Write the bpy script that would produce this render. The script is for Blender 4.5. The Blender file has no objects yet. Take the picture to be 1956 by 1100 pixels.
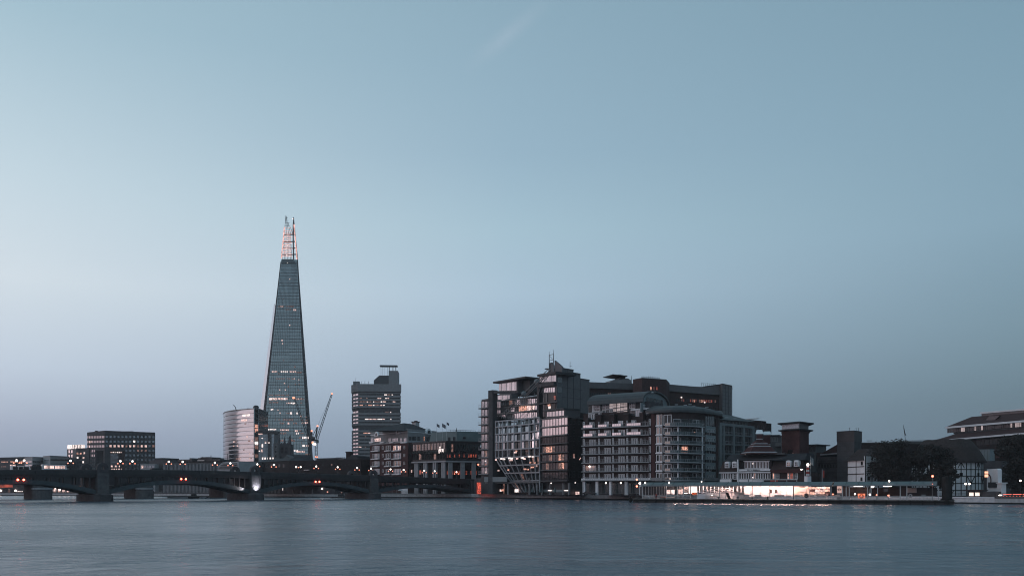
import bpy, math, random
from mathutils import Vector
random.seed(7)
R = math.radians
sc = bpy.context.scene
C = sc.collection

# ------------------------------------------------------------------ camera, sky, sun, exposure
FPX, CX, HY, HC = 1660.0, 978.0, 933.0, 4.3          # focal length and horizon of the photograph in its own pixels; eye height in metres
cam_d = bpy.data.cameras.new('camera'); cam = bpy.data.objects.new('camera', cam_d); C.objects.link(cam)
cam.location = (0, 0, HC); cam.rotation_euler = (R(90), 0, 0)
cam_d.sensor_width = 36; cam_d.lens = FPX / 1956 * 36; cam_d.shift_y = (HY - 550) / 1956
cam_d.clip_start = 0.5; cam_d.clip_end = 20000
sc.camera = cam
sc.view_settings.view_transform = 'Standard'; sc.view_settings.look = 'None'
sc.view_settings.exposure = 0; sc.view_settings.gamma = 1; sc.view_settings.use_curve_mapping = False
sc.cycles.use_denoising = True; sc.cycles.filter_width = 1.05
sc.cycles.max_bounces = 5; sc.cycles.diffuse_bounces = 2; sc.cycles.glossy_bounces = 4; sc.cycles.transmission_bounces = 2
sc.cycles.caustics_reflective = False; sc.cycles.caustics_refractive = False
sc.cycles.sample_clamp_indirect = 4.0

def lin(r, g, b):
    f = lambda c: (c / 255 / 12.92) if c <= 10 else ((c / 255 + .055) / 1.055) ** 2.4
    return (f(r), f(g), f(b))

world = bpy.data.worlds.new('World'); sc.world = world; world.use_nodes = True
def build_sky():
    nt = world.node_tree; nt.nodes.clear(); N = nt.nodes.new; L = nt.links.new
    def math_n(op, a, b=None, clamp=False):
        n = N('ShaderNodeMath'); n.operation = op; n.use_clamp = clamp
        for i, x in enumerate((a, b)):
            if x is None: continue
            if isinstance(x, (int, float)): n.inputs[i].default_value = x
            else: L(x, n.inputs[i])
        return n.outputs[0]
    tc = N('ShaderNodeTexCoord'); nz = N('ShaderNodeVectorMath'); nz.operation = 'NORMALIZE'; L(tc.outputs['Generated'], nz.inputs[0])
    sp = N('ShaderNodeSeparateXYZ'); L(nz.outputs[0], sp.inputs[0])
    X, Y, Z = sp.outputs
    el = math_n('MULTIPLY', math_n('ARCSINE', Z), 180 / math.pi / 90)            # 0 at the horizon, 1 at the zenith
    az = math_n('ARCTAN2', X, Y)
    t = math_n('SUBTRACT', 0.5, math_n('MULTIPLY', math_n('COSINE', math_n('ADD', az, R(90))), 0.5))   # 0 at the dawn glow, 1 opposite
    def ramp(stops):
        r = N('ShaderNodeValToRGB'); r.color_ramp.interpolation = 'B_SPLINE' if False else 'EASE'
        r.color_ramp.interpolation = 'LINEAR'
        e = r.color_ramp.elements
        while len(e) < len(stops): e.new(0.5)
        for i, (d, c) in enumerate(stops):
            e[i].position = d / 90; e[i].color = (*lin(*c), 1)
        L(el, r.inputs[0]); return r.outputs[0]
    G = ramp(SKY_G); Lc = ramp(SKY_L); Cc = ramp(SKY_C); Rc = ramp(SKY_R)
    def mix(a, b, f):
        m = N('ShaderNodeMix'); m.data_type = 'RGBA'; L(f, m.inputs[0]); L(a, m.inputs[6]); L(b, m.inputs[7]); return m.outputs[2]
    def mr(lo, hi):
        m = N('ShaderNodeMapRange'); m.interpolation_type = 'LINEAR'; m.clamp = True
        L(t, m.inputs[0]); m.inputs[1].default_value = lo; m.inputs[2].default_value = hi; return m.outputs[0]
    c = mix(mix(mix(G, Lc, mr(0.0, .25)), Cc, mr(.25, .5)), Rc, mr(.5, .75))
    # the long thin wisp of high cloud: a streak along a great circle, broken by noise
    def dirv(px, py): return Vector(((px - CX) / FPX, 1, (HY - py) / FPX)).normalized()
    a, b = dirv(905, 122), dirv(1040, 8)
    pole = a.cross(b).normalized(); mid = (a + b).normalized(); along = pole.cross(mid).normalized()
    def dot(v):
        d = N('ShaderNodeVectorMath'); d.operation = 'DOT_PRODUCT'; L(nz.outputs[0], d.inputs[0]); d.inputs[1].default_value = v; return d.outputs['Value']
    nse = N('ShaderNodeTexNoise'); nse.inputs['Scale'].default_value = 26; nse.inputs['Detail'].default_value = 4
    L(nz.outputs[0], nse.inputs['Vector'])
    across = math_n('ADD', math_n('ABSOLUTE', dot(pole)), math_n('MULTIPLY', math_n('SUBTRACT', nse.outputs[0], .5), .012))
    w1 = math_n('SUBTRACT', 1, math_n('MULTIPLY', across, 1 / .011), True)
    w2 = math_n('SUBTRACT', 1, math_n('MULTIPLY', math_n('ABSOLUTE', dot(along)), 1 / .062), True)
    wf = math_n('MULTIPLY', math_n('MULTIPLY', w1, w2), .15)
    wisp = N('ShaderNodeRGB'); wisp.outputs[0].default_value = (*lin(205, 212, 225), 1)
    c = mix(c, wisp.outputs[0], wf)
    # a share of the physical sky at the same sun position
    ns = N('ShaderNodeTexSky'); ns.sky_type = 'NISHITA'; ns.sun_disc = False
    ns.sun_elevation = SUN_EL; ns.sun_rotation = SUN_AZ
    sm = N('ShaderNodeVectorMath'); sm.operation = 'SCALE'; sm.inputs['Scale'].default_value = .02; L(ns.outputs[0], sm.inputs[0])
    ad = N('ShaderNodeVectorMath'); ad.operation = 'ADD'; L(c, ad.inputs[0]); L(sm.outputs[0], ad.inputs[1])
    bg = N('ShaderNodeBackground'); bg.inputs[1].default_value = 1.0; L(ad.outputs[0], bg.inputs[0])
    out = N('ShaderNodeOutputWorld'); L(bg.outputs[0], out.inputs[0])

SUN_EL, SUN_AZ = R(1.0), R(-96)
# colours (display values) by elevation in degrees: at the dawn glow, and at the three azimuths left, middle and right of the view
SKY_G = [(0, (206, 178, 188)), (5, (232, 210, 220)), (14, (220, 217, 228)), (24, (190, 208, 221)), (40, (150, 180, 196)), (90, (112, 146, 164))]
SKY_L = [(0, (128, 150, 169)), (3.2, (161, 174, 197)), (7, (197, 211, 228)), (12, (218, 230, 239)), (17.5, (201, 220, 231)), (26, (166, 195, 210)), (45, (128, 162, 178)), (90, (108, 142, 160))]
SKY_C = [(0, (118, 141, 163)), (4.6, (131, 155, 177)), (8, (153, 176, 198)), (12.7, (173, 198, 217)), (16.5, (168, 197, 213)), (21, (153, 183, 202)), (29, (141, 172, 190)), (45, (122, 154, 170)), (90, (106, 140, 158))]
SKY_R = [(0, (86, 109, 130)), (5, (99, 125, 142)), (9.3, (119, 148, 165)), (15, (134, 166, 185)), (21, (130, 163, 182)), (27, (123, 156, 175)), (45, (110, 144, 160)), (90, (104, 138, 155))]
build_sky()
sun_d = bpy.data.lights.new('sun', 'SUN'); sun = bpy.data.objects.new('sun', sun_d); C.objects.link(sun)
sun_d.energy = 0.28; sun_d.angle = R(25); sun_d.color = (1, .80, .80)
_sd = Vector((math.sin(SUN_AZ) * math.cos(R(6)), math.cos(SUN_AZ) * math.cos(R(6)), math.sin(R(6))))
sun.rotation_euler = _sd.to_track_quat('Z', 'Y').to_euler()

# ------------------------------------------------------------------ helpers
V = Vector
def gz(py, Y): return HC + (HY - py) / FPX * Y
def P(px, Y): return V(((px - CX) / FPX * Y, Y))                    # ground point of a photo column at a distance

WL = {}                                                             # where each object's own origin stands
def tag(o, label=None, cat=None, group=None, kind=None):
    if label: o['label'] = label
    if cat: o['category'] = cat
    if group: o['group'] = group
    if kind: o['kind'] = kind
    return o
def thing(name, label, cat, loc=(0, 0, 0), group=None):
    o = bpy.data.objects.new(name, None); C.objects.link(o); o.location = loc; o.empty_display_size = 1
    WL[o.name] = V(loc); return tag(o, label, cat, group)
def base(W_or_p, z=0):
    p = W_or_p.mid() if isinstance(W_or_p, Wall) else W_or_p
    return (p[0], p[1], z)

class Wall:
    """a straight wall line from A to B, A to the left for someone outside; s along it, o outward, z up"""
    def __init__(s, A, B):
        s.A, s.B = V(A[:2]), V(B[:2]); s.L = (s.B - s.A).length; s.d = (s.B - s.A) / s.L
        s.n = V((s.d.y, -s.d.x)); s.rz = math.atan2(s.d.y, s.d.x)
    def p(s, a, o, z): q = s.A + s.d * a + s.n * o; return V((q.x, q.y, z))
    def mid(s): return (s.A + s.B) / 2
    def at(s, px):                                                   # distance along the wall of a photo column
        k = (px - CX) / FPX; return (k * s.A.y - s.A.x) / (s.d.x - k * s.d.y)
    def Y(s, a): return s.A.y + s.d.y * a
    def z(s, a, py): return gz(py, s.Y(a))
    def off(s, o): return Wall(s.A + s.n * o, s.B + s.n * o)

class MB:
    def __init__(s): s.v, s.f, s.m = [], [], []
    def add(s, vs, fs, mi=0):
        k = len(s.v); s.v += [tuple(x) for x in vs]; s.f += [tuple(i + k for i in f) for f in fs]; s.m += [mi] * len(fs); return s
    def hexa(s, b, t, mi=0):
        n = len(b); fs = [tuple(range(n))[::-1], tuple(range(n, 2 * n))] + [(i, (i + 1) % n, n + (i + 1) % n, n + i) for i in range(n)]
        return s.add(list(b) + list(t), fs, mi)
    def box(s, c, sz, rz=0, mi=0):
        cx, cy, cz = c; a, b, h = sz[0] / 2, sz[1] / 2, sz[2] / 2; co, si = math.cos(rz), math.sin(rz)
        q = [(x * co - y * si + cx, x * si + y * co + cy) for x, y in ((-a, -b), (a, -b), (a, b), (-a, b))]
        return s.hexa([(x, y, cz - h) for x, y in q], [(x, y, cz + h) for x, y in q], mi)
    def wbox(s, W, a0, a1, o0, o1, z0, z1, mi=0):
        q = [(a0, o1), (a1, o1), (a1, o0), (a0, o0)]
        return s.hexa([W.p(a, o, z0) for a, o in q], [W.p(a, o, z1) for a, o in q], mi)
    def prism(s, pts, z0, z1, mi=0):
        g = lambda z, i, p: z[i] if isinstance(z, (list, tuple)) else z
        return s.hexa([(p[0], p[1], g(z0, i, p)) for i, p in enumerate(pts)], [(p[0], p[1], g(z1, i, p)) for i, p in enumerate(pts)], mi)
    def wpoly(s, W, pts, o0, o1, mi=0):                              # outline in (s, z) on a wall, given thickness
        return s.hexa([W.p(a, o0, z) for a, z in pts], [W.p(a, o1, z) for a, z in pts], mi)
    def bar(s, p, q, w, mi=0, n=4, w2=None):
        p, q = V(p), V(q); d = (q - p).normalized(); u = V((0, 0, 1)) if abs(d.z) < .95 else V((1, 0, 0))
        a = d.cross(u).normalized(); b = a.cross(d); w2 = w if w2 is None else w2
        ring = lambda c, r: [c + (a * math.cos(k) + b * math.sin(k)) * r for k in [2 * math.pi * (i + .5) / n for i in range(n)]]
        r = .7071 if n == 4 else .5
        return s.hexa(ring(p, w * r), ring(q, w2 * r), mi)
    def ball(s, c, r, n=10, mi=0, sq=1.0):
        c = V(c); m = n // 2; vs = [c + V((0, 0, r * sq))]
        for j in range(1, m):
            t = math.pi * j / m
            for i in range(n):
                k = 2 * math.pi * i / n; vs.append(c + V((math.sin(t) * math.cos(k), math.sin(t) * math.sin(k), math.cos(t) * sq)) * r)
        vs.append(c - V((0, 0, r * sq))); fs = []
        for i in range(n): fs.append((0, 1 + i, 1 + (i + 1) % n))
        for j in range(m - 2):
            for i in range(n): a = 1 + j * n; fs.append((a + i, a + n + i, a + n + (i + 1) % n, a + (i + 1) % n))
        a = 1 + (m - 2) * n; e = len(vs) - 1
        for i in range(n): fs.append((a + i, e, a + (i + 1) % n))
        return s.add(vs, fs, mi)
    def lathe(s, c, prof, n=12, mi=0):
        c = V(c); vs = []; fs = []
        for r, z in prof:
            for i in range(n): k = 2 * math.pi * i / n; vs.append(c + V((r * math.cos(k), r * math.sin(k), z)))
        for j in range(len(prof) - 1):
            for i in range(n): fs.append((j * n + i, j * n + (i + 1) % n, (j + 1) * n + (i + 1) % n, (j + 1) * n + i))
        fs.append(tuple(range(n))[::-1]); fs.append(tuple(range((len(prof) - 1) * n, len(prof) * n)))
        return s.add(vs, fs, mi)
    def build(s, name, mats, parent=None, label=None, smooth=False):
        off = WL[parent.name] if parent else V((0, 0, 0))
        me = bpy.data.meshes.new(name); me.from_pydata([tuple(V(x) - off) for x in s.v], [], s.f)
        mats = mats if isinstance(mats, (list, tuple)) else [mats]
        for m in mats: me.materials.append(m)
        me.polygons.foreach_set('material_index', s.m)
        if smooth: me.polygons.foreach_set('use_smooth', [True] * len(s.f))
        me.update()
        o = bpy.data.objects.new(name, me); C.objects.link(o)
        if parent: o.parent = parent
        WL[o.name] = off
        if label: o['label'] = label
        return o
def solid(name, label, cat, mb, mats, p, group=None, kind=None, smooth=False):
    """a thing that is one mesh, its origin at its base"""
    WL['_tmp'] = V(p)
    off = V(p); mb.v = [tuple(V(x) - off) for x in mb.v]
    o = mb.build(name, mats, None, smooth=smooth); o.location = p; WL[o.name] = off
    return tag(o, label, cat, group, kind)
def inst(name, me, parent, loc, rz=0, over=None):
    o = bpy.data.objects.new(name, me); C.objects.link(o); o.parent = parent
    o.location = V(loc) - WL[parent.name]; o.rotation_euler = (0, 0, rz); WL[o.name] = V(loc)
    if over:
        for i, m in over.items(): o.material_slots[i].link = 'OBJECT'; o.material_slots[i].material = m
    return o
_wm = {}
def win_mesh(w, h, nx=1, ny=1, fr=.1, mu=.06, dep=.14, fm=None, pm=None, arch=0):
    """frame with mullions standing proud of the wall, pane set back in it; x along the wall, -y outward, base at z=0"""
    key = (round(w, 1), round(h, 1), nx, ny, fr, mu, dep, fm.name, pm.name)
    if key in _wm: return _wm[key]
    w, h = max(.2, round(w, 1)), max(.2, round(h, 1)); b = MB()
    def bx(x0, x1, z0, z1): b.add([(x, y, z) for y in (0, -dep) for x, z in ((x0, z0), (x1, z0), (x1, z1), (x0, z1))],
                                  [(4, 5, 6, 7), (0, 1, 5, 4), (1, 2, 6, 5), (2, 3, 7, 6), (3, 0, 4, 7)], 0)
    bx(-w / 2, -w / 2 + fr, 0, h); bx(w / 2 - fr, w / 2, 0, h); bx(-w / 2 + fr, w / 2 - fr, 0, fr); bx(-w / 2 + fr, w / 2 - fr, h - fr, h)
    iw, ih = w - 2 * fr, h - 2 * fr
    for i in range(1, nx): x = -w / 2 + fr + iw * i / nx; bx(x - mu / 2, x + mu / 2, fr, h - fr)
    for j in range(1, ny): z = fr + ih * j / ny; bx(-w / 2 + fr, w / 2 - fr, z - mu / 2, z + mu / 2)
    y = -dep * .35
    b.add([(-w / 2 + fr, y, fr), (w / 2 - fr, y, fr), (w / 2 - fr, y, h - fr), (-w / 2 + fr, y, h - fr)], [(0, 1, 2, 3)], 1)
    me = bpy.data.meshes.new('window'); me.from_pydata(b.v, [], b.f)
    me.materials.append(fm); me.materials.append(pm); me.polygons.foreach_set('material_index', b.m); me.update()
    _wm[key] = me; return me
def win(root, W, a0, a1, z0, z1, nx=1, ny=1, fm=None, pm=None, pane=None, name='window', o=0.0, **k):
    fm = fm or M['white_paint']; pm = pm or M['glass_dark']
    me = win_mesh(a1 - a0, z1 - z0, nx, ny, fm=fm, pm=pm, **k)
    return inst(name, me, root, W.p((a0 + a1) / 2, o, z0), W.rz, {1: pane} if pane and pane != pm else None)
def winpx(root, W, x0, x1, y0, y1, *a, **k):                          # the same, placed by photo columns and rows
    s0, s1 = W.at(x0), W.at(x1); m = (s0 + s1) / 2
    return win(root, W, s0, s1, W.z(m, y1), W.z(m, y0), *a, **k)
def boxpx(mb, W, x0, x1, y0, y1, o0, o1, mi=0):
    s0, s1 = W.at(x0), W.at(x1); m = (s0 + s1) / 2
    return mb.wbox(W, s0, s1, o0, o1, W.z(m, y1), W.z(m, y0), mi)
def pick(*pairs):
    r = random.random() * sum(w for _, w in pairs)
    for m, w in pairs:
        r -= w
        if r <= 0: return m
    return pairs[-1][0]

# ------------------------------------------------------------------ materials
M = {}
def mat(name, col, rough=.75, metal=0.0, var=.18, scale=.5, bump=0.0, bscale=3.0, stretch=None, spec=None):
    spec = (.1 if rough > .7 else .35) if spec is None else spec
    m = bpy.data.materials.new(name); m.use_nodes = True; nt = m.node_tree; N = nt.nodes.new; L = nt.links.new
    b = nt.nodes['Principled BSDF']; b.inputs['Roughness'].default_value = rough; b.inputs['Metallic'].default_value = metal
    b.inputs['Specular IOR Level'].default_value = spec
    g = N('ShaderNodeNewGeometry'); src = g.outputs['Position']
    if stretch:
        mp = N('ShaderNodeMapping'); mp.inputs['Scale'].default_value = stretch; L(src, mp.inputs[0]); src = mp.outputs[0]
    n = N('ShaderNodeTexNoise'); n.inputs['Scale'].default_value = scale; n.inputs['Detail'].default_value = 6; n.inputs['Roughness'].default_value = .65; L(src, n.inputs['Vector'])
    r = N('ShaderNodeValToRGB'); e = r.color_ramp.elements; e[0].position = .28; e[1].position = .72
    e[0].color = (*[c * (1 - var) for c in col], 1); e[1].color = (*[min(1, c * (1 + var)) for c in col], 1)
    L(n.outputs[0], r.inputs[0]); L(r.outputs[0], b.inputs['Base Color'])
    if bump:
        n2 = N('ShaderNodeTexNoise'); n2.inputs['Scale'].default_value = bscale; n2.inputs['Detail'].default_value = 5; L(src, n2.inputs['Vector'])
        bp = N('ShaderNodeBump'); bp.inputs['Strength'].default_value = bump; bp.inputs['Distance'].default_value = .15; L(n2.outputs[0], bp.inputs['Height']); L(bp.outputs[0], b.inputs['Normal'])
    M[name] = m; return m
def brick(name, c1, c2, scale=1.0, rough=.85):
    """brick courses in object space along the wall's own height, too fine to pick apart at this distance"""
    m = mat(name, c1, rough, var=.3, scale=.35); nt = m.node_tree; N = nt.nodes.new; L = nt.links.new; b = nt.nodes['Principled BSDF']
    g = N('ShaderNodeNewGeometry'); w = N('ShaderNodeTexWave'); w.bands_direction = 'Z'; w.inputs['Scale'].default_value = 2.2 * scale; w.inputs['Distortion'].default_value = .6
    L(g.outputs['Position'], w.inputs['Vector'])
    r = next(n for n in nt.nodes if n.type == 'VALTORGB')
    mx = N('ShaderNodeMix'); mx.data_type = 'RGBA'; mx.inputs[0].default_value = .35; mx.blend_type = 'MULTIPLY'
    L(r.outputs[0], mx.inputs[6]); L(w.outputs[0], mx.inputs[7]); L(mx.outputs[2], b.inputs['Base Color']); return m
def glass(name, col, metal=0.0, rough=.08, var=.5, ior=1.7, wob=.06):
    m = bpy.data.materials.new(name); m.use_nodes = True; nt = m.node_tree; N = nt.nodes.new; L = nt.links.new
    b = nt.nodes['Principled BSDF']; b.inputs['Roughness'].default_value = rough; b.inputs['Metallic'].default_value = metal; b.inputs['IOR'].default_value = ior
    oi = N('ShaderNodeObjectInfo'); r = N('ShaderNodeValToRGB'); e = r.color_ramp.elements
    e[0].color = (*[c * (1 - var) for c in col], 1); e[1].color = (*[min(1, c * (1 + var)) for c in col], 1)
    g = N('ShaderNodeNewGeometry'); n = N('ShaderNodeTexNoise'); n.inputs['Scale'].default_value = .45; n.inputs['Detail'].default_value = 3; L(g.outputs['Position'], n.inputs['Vector'])
    a = N('ShaderNodeMath'); a.operation = 'ADD'; L(oi.outputs['Random'], a.inputs[0]); L(n.outputs[0], a.inputs[1])
    h = N('ShaderNodeMath'); h.operation = 'MULTIPLY'; h.inputs[1].default_value = .5; L(a.outputs[0], h.inputs[0]); L(h.outputs[0], r.inputs[0]); L(r.outputs[0], b.inputs['Base Color'])
    n2 = N('ShaderNodeTexNoise'); n2.inputs['Scale'].default_value = .35; L(g.outputs['Position'], n2.inputs['Vector'])
    bp = N('ShaderNodeBump'); bp.inputs['Strength'].default_value = wob; bp.inputs['Distance'].default_value = 1.0; L(n2.outputs[0], bp.inputs['Height']); L(bp.outputs[0], b.inputs['Normal'])
    M[name] = m; return m
def emit(name, col, strength, var=0.0, scale=1.2):
    m = bpy.data.materials.new(name); m.use_nodes = True; nt = m.node_tree; N = nt.nodes.new; L = nt.links.new
    b = nt.nodes['Principled BSDF']; b.inputs['Base Color'].default_value = (.1, .1, .1, 1); b.inputs['Roughness'].default_value = .4
    b.inputs['Emission Color'].default_value = (*col, 1); b.inputs['Emission Strength'].default_value = strength
    if var:
        g = N('ShaderNodeNewGeometry'); n = N('ShaderNodeTexNoise'); n.inputs['Scale'].default_value = scale; n.inputs['Detail'].default_value = 3; L(g.outputs['Position'], n.inputs['Vector'])
        r = N('ShaderNodeMapRange'); r.inputs[1].default_value = .35; r.inputs[2].default_value = .68; r.inputs[3].default_value = strength * (1 - var); r.inputs[4].default_value = strength * (1 + var)
        L(n.outputs[0], r.inputs[0]); L(r.outputs[0], b.inputs['Emission Strength'])
    M[name] = m; return m

mat('white_paint', (.72, .70, .73), .5, var=.1)
mat('pale_stone', (.34, .33, .35), .8, bump=.2)
mat('grey_stone', (.125, .117, .122), .85, var=.3, bump=.3)
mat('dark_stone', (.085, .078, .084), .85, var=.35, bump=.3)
mat('tube_metal', (.34, .335, .36), .5, .1)
mat('concrete', (.235, .228, .238), .85, var=.2, bump=.2)
mat('pale_concrete', (.36, .355, .37), .8, var=.15)
mat('dark_concrete', (.07, .07, .076), .85, var=.25)
mat('slate', (.04, .042, .048), .85, var=.3, bump=.2, spec=.15)
mat('zinc', (.062, .066, .072), .6, .0, var=.2)
mat('teal_metal', (.115, .145, .152), .6, .0, var=.12)
mat('bridge_green', (.050, .047, .051), .6, .0, var=.25)
mat('rib_green', (.062, .076, .086), .6, .0, var=.25)
mat('dark_metal', (.038, .036, .041), .55, .1, var=.2)
mat('grey_metal', (.16, .17, .18), .45, .4, var=.15)
mat('pale_metal', (.42, .44, .46), .4, .3, var=.1)
mat('panel_grey', (.12, .113, .121), .6, .0, var=.15)
mat('panel_blue', (.19, .215, .23), .65, .0, var=.1)
brick('red_brick', (.088, .044, .045), (.1, .05, .05))
brick('brown_brick', (.066, .047, .047), (.1, .05, .05))
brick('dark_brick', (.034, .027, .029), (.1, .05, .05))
mat('red_roof', (.066, .040, .041), .8, var=.25, scale=1.2)
mat('thatch', (.052, .042, .042), .95, var=.35, scale=1.5, bump=.6, bscale=4)
mat('plaster', (.78, .76, .79), .8, var=.1)
mat('timber', (.035, .03, .03), .8, var=.3)
mat('render_pale', (.40, .385, .40), .8, var=.12)
mat('asphalt', (.05, .05, .052), .9, var=.2)
mat('paving', (.16, .155, .155), .85, var=.2, bump=.1)
mat('quay_stone', (.42, .40, .41), .85, var=.35, scale=.8, bump=.4)
mat('wet_stone', (.028, .028, .028), .8, var=.3)
mat('bark', (.035, .03, .027), .95, var=.3)
mat('leaf', (.046, .044, .042), .85, var=.4, scale=2)
mat('hull', (.026, .024, .026), .5, var=.3)
mat('red_paint', (.45, .06, .045), .5, var=.1)
mat('orange_paint', (.7, .16, .06), .5, var=.1)
mat('flag_cloth', (.16, .17, .20), .9, var=.3, scale=2)
mat('skin', (.42, .25, .19), .6, var=.1); mat('dark_cloth', (.03, .03, .04), .9); mat('white_cloth', (.6, .6, .62), .9); mat('red_cloth', (.35, .06, .05), .9)
mat('rubber', (.02, .02, .02), .9)
glass('glass_dark', (.03, .034, .038), ior=1.42, rough=.12)
glass('glass_sky', (.42, .42, .45), .75, .1, var=.35)                 # coated office glass that mirrors the sky
glass('glass_haze', (.74, .77, .82), .85, .2, var=.1)
glass('glass_pale', (.80, .76, .79), .9, .12, var=.25)
glass('glass_teal', (.215, .255, .275), .6, .12, var=.22, wob=.02)
glass('glass_teal_dark', (.05, .065, .072), .4, .12, var=.2)
glass('glass_shingle', (.20, .21, .235), .9, .14, var=.2, wob=.03)
glass('glass_smoked', (.075, .075, .085), .5, .08, var=.4)
glass('glass_rail', (.07, .085, .09), .3, .1, var=.3)
emit('lit_warm', (1, .46, .33), .7, .95, 1.8)
emit('lit_pink', (1, .66, .60), .9, .65, 1.0)
emit('lit_white', (1, .84, .80), 1.3, .55, .9)
emit('lit_dim', (1, .50, .40), .17, .9, 1.1)
emit('lit_red', (1, .16, .08), .27, .8, .7)
emit('globe_white', (1, .80, .70), 6)
emit('globe_warm', (1, .30, .18), 2.2)
emit('nav_red', (1, .11, .07), 11)
emit('lamp_white', (1, .80, .72), 10)
emit('tube_white', (1, .64, .54), 180); emit('strip_white', (1, .80, .72), 6)
emit('crown_light', (1, .52, .45), 1.0, .55, .5)

# ------------------------------------------------------------------ water, ground, river walls
BANK = [V((-900, 810)), V((-330, 560)), V((-75, 428)), V((-19, 407)), V((136.6, 246)), V((330, 47))]
def make_water():
    m = bpy.data.materials.new('river_water'); m.use_nodes = True; nt = m.node_tree; N = nt.nodes.new; L = nt.links.new
    b = nt.nodes['Principled BSDF']; b.inputs['Base Color'].default_value = (.048, .080, .112, 1); b.inputs['IOR'].default_value = 1.33
    b.inputs['Roughness'].default_value = .16
    g = N('ShaderNodeNewGeometry')
    def noise(sc, st, det, rough=.55, dist=0.0):
        mp = N('ShaderNodeMapping'); mp.inputs['Scale'].default_value = st; mp.inputs['Rotation'].default_value = (0, 0, R(8)); L(g.outputs['Position'], mp.inputs[0])
        n = N('ShaderNodeTexNoise'); n.inputs['Scale'].default_value = sc; n.inputs['Detail'].default_value = det; n.inputs['Roughness'].default_value = rough
        n.inputs['Distortion'].default_value = dist; L(mp.outputs[0], n.inputs['Vector']); return n.outputs[0]
    big = noise(.045, (.6, 1, 1), 4, .6, .5)                          # wind streaks and boils
    med = noise(.62, (.95, 1, 1), 5, .6, .5)
    swl = noise(.17, (.6, 1, 1), 3, .5, .8)
    sml = noise(2.2, (.9, 1, 1), 3, .6)
    def mr(x, a, b_, c, d):
        n = N('ShaderNodeMapRange'); L(x, n.inputs[0]); n.inputs[1].default_value = a; n.inputs[2].default_value = b_; n.inputs[3].default_value = c; n.inputs[4].default_value = d; return n.outputs[0]
    def mul(a, b_):
        n = N('ShaderNodeMath'); n.operation = 'MULTIPLY'
        for i, x in enumerate((a, b_)):
            if isinstance(x, float): n.inputs[i].default_value = x
            else: L(x, n.inputs[i])
        return n.outputs[0]
    def add(a, b_):
        n = N('ShaderNodeMath'); n.operation = 'ADD'; L(a, n.inputs[0]); L(b_, n.inputs[1]); return n.outputs[0]
    calm = mr(big, .36, .62, .3, 1.15)
    h = mul(add(add(mul(med, 1.9), mul(sml, .22)), mul(swl, 1.0)), calm)
    bp = N('ShaderNodeBump'); bp.inputs['Strength'].default_value = .55; bp.inputs['Distance'].default_value = .55; L(h, bp.inputs['Height'])
    L(bp.outputs[0], b.inputs['Normal'])
    L(mr(big, .38, .62, .18, .30), b.inputs['Roughness'])
    M['river_water'] = m
    w = MB()
    xs = [-1100, -600, -200, 0, 200, 600, 1100]; ys = [-260, -100, 0, 60, 150, 300, 600, 1000]
    vs = [(x, y, 0) for y in ys for x in xs]; n = len(xs)
    w.add(vs, [(j * n + i, j * n + i + 1, (j + 1) * n + i + 1, (j + 1) * n + i) for j in range(len(ys) - 1) for i in range(n - 1)])
    tag(w.build('water', m), kind='structure')
make_water()
GZ = 1.9
def make_ground():
    b = MB(); pts = [V((-1100, 900))] + BANK + [V((500, -135)), V((1100, -230)), V((1100, 1200)), V((-1100, 1200))]
    # wind anticlockwise from the bank line outwards
    b.add([(p.x, p.y, GZ) for p in pts], [tuple(range(len(pts)))])
    tag(b.build('ground', M['asphalt']), kind='structure')
    pv = MB()
    for a, c in ((BANK[2], BANK[3]), (BANK[3], BANK[4]), (BANK[4], BANK[5])):
        W = Wall(a, c); q = [W.p(0, -1.1, 0), W.p(W.L, -1.1, 0), W.p(W.L, -9, 0), W.p(0, -9, 0)]
        pv.add([(x.x, x.y, GZ + .03) for x in q], [(0, 1, 2, 3)])
    tag(pv.build('riverside_path', M['paving']), kind='structure')
make_ground()
mat('pale_quay', (.62, .59, .61), .85, var=.25, scale=.7, bump=.4)
def river_wall(a, c, label, cop, h=GZ + .06, face='quay_stone'):
    W = Wall(a, c); t = thing('river_wall', label, 'wall', base(W, -1))
    b = MB(); b.wbox(W, 0, W.L, -.9, 0, -1.2, h - .35); b.build('wall_face', M[face], t)
    b = MB(); b.wbox(W, 0, W.L, -1.0, .12, h - .35, h); b.build('coping', cop, t)
    b = MB(); b.wbox(W, 0, W.L, -.5, .06, -1.2, .4); b.build('tide_band', M['wet_stone'], t)
    n = int(W.L / 4.2); b = MB(); b.wbox(W, -.06, .06, -.03, .03, h, h + 1.05); me = None
    for i in range(n):                                                # railing: posts of its own, rails along
        o = MB().wbox(W, i * 4.2 - .05, i * 4.2 + .05, -.75, -.65, h, h + 1.05).build('railing_post', M['dark_metal'], t) if me is None else inst('railing_post', me, t, W.p(i * 4.2, 0, 0) - (W.p(0, 0, 0) - WL[t.name]), 0)
        if me is None: me = o.data
    r = MB()
    for z in (.35, .7, 1.05): r.wbox(W, 0, W.L, -.72, -.68, h + z - .03, h + z + .03)
    r.build('rail', M['dark_metal'], t)
    return W
river_wall(BANK[1], BANK[2], 'low dark embankment wall far behind the arched bridge', M['dark_stone'])
river_wall(BANK[2], BANK[3], 'short stretch of embankment wall seen under the last bridge arch', M['pale_stone'])
QW = river_wall(BANK[3], BANK[4], 'long stone embankment wall with pale coping below the glass offices', M['white_paint'], face='pale_quay')
QW2 = river_wall(BANK[4], BANK[5], 'dark end of the embankment wall beyond the jetty', M['grey_stone'])

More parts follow.
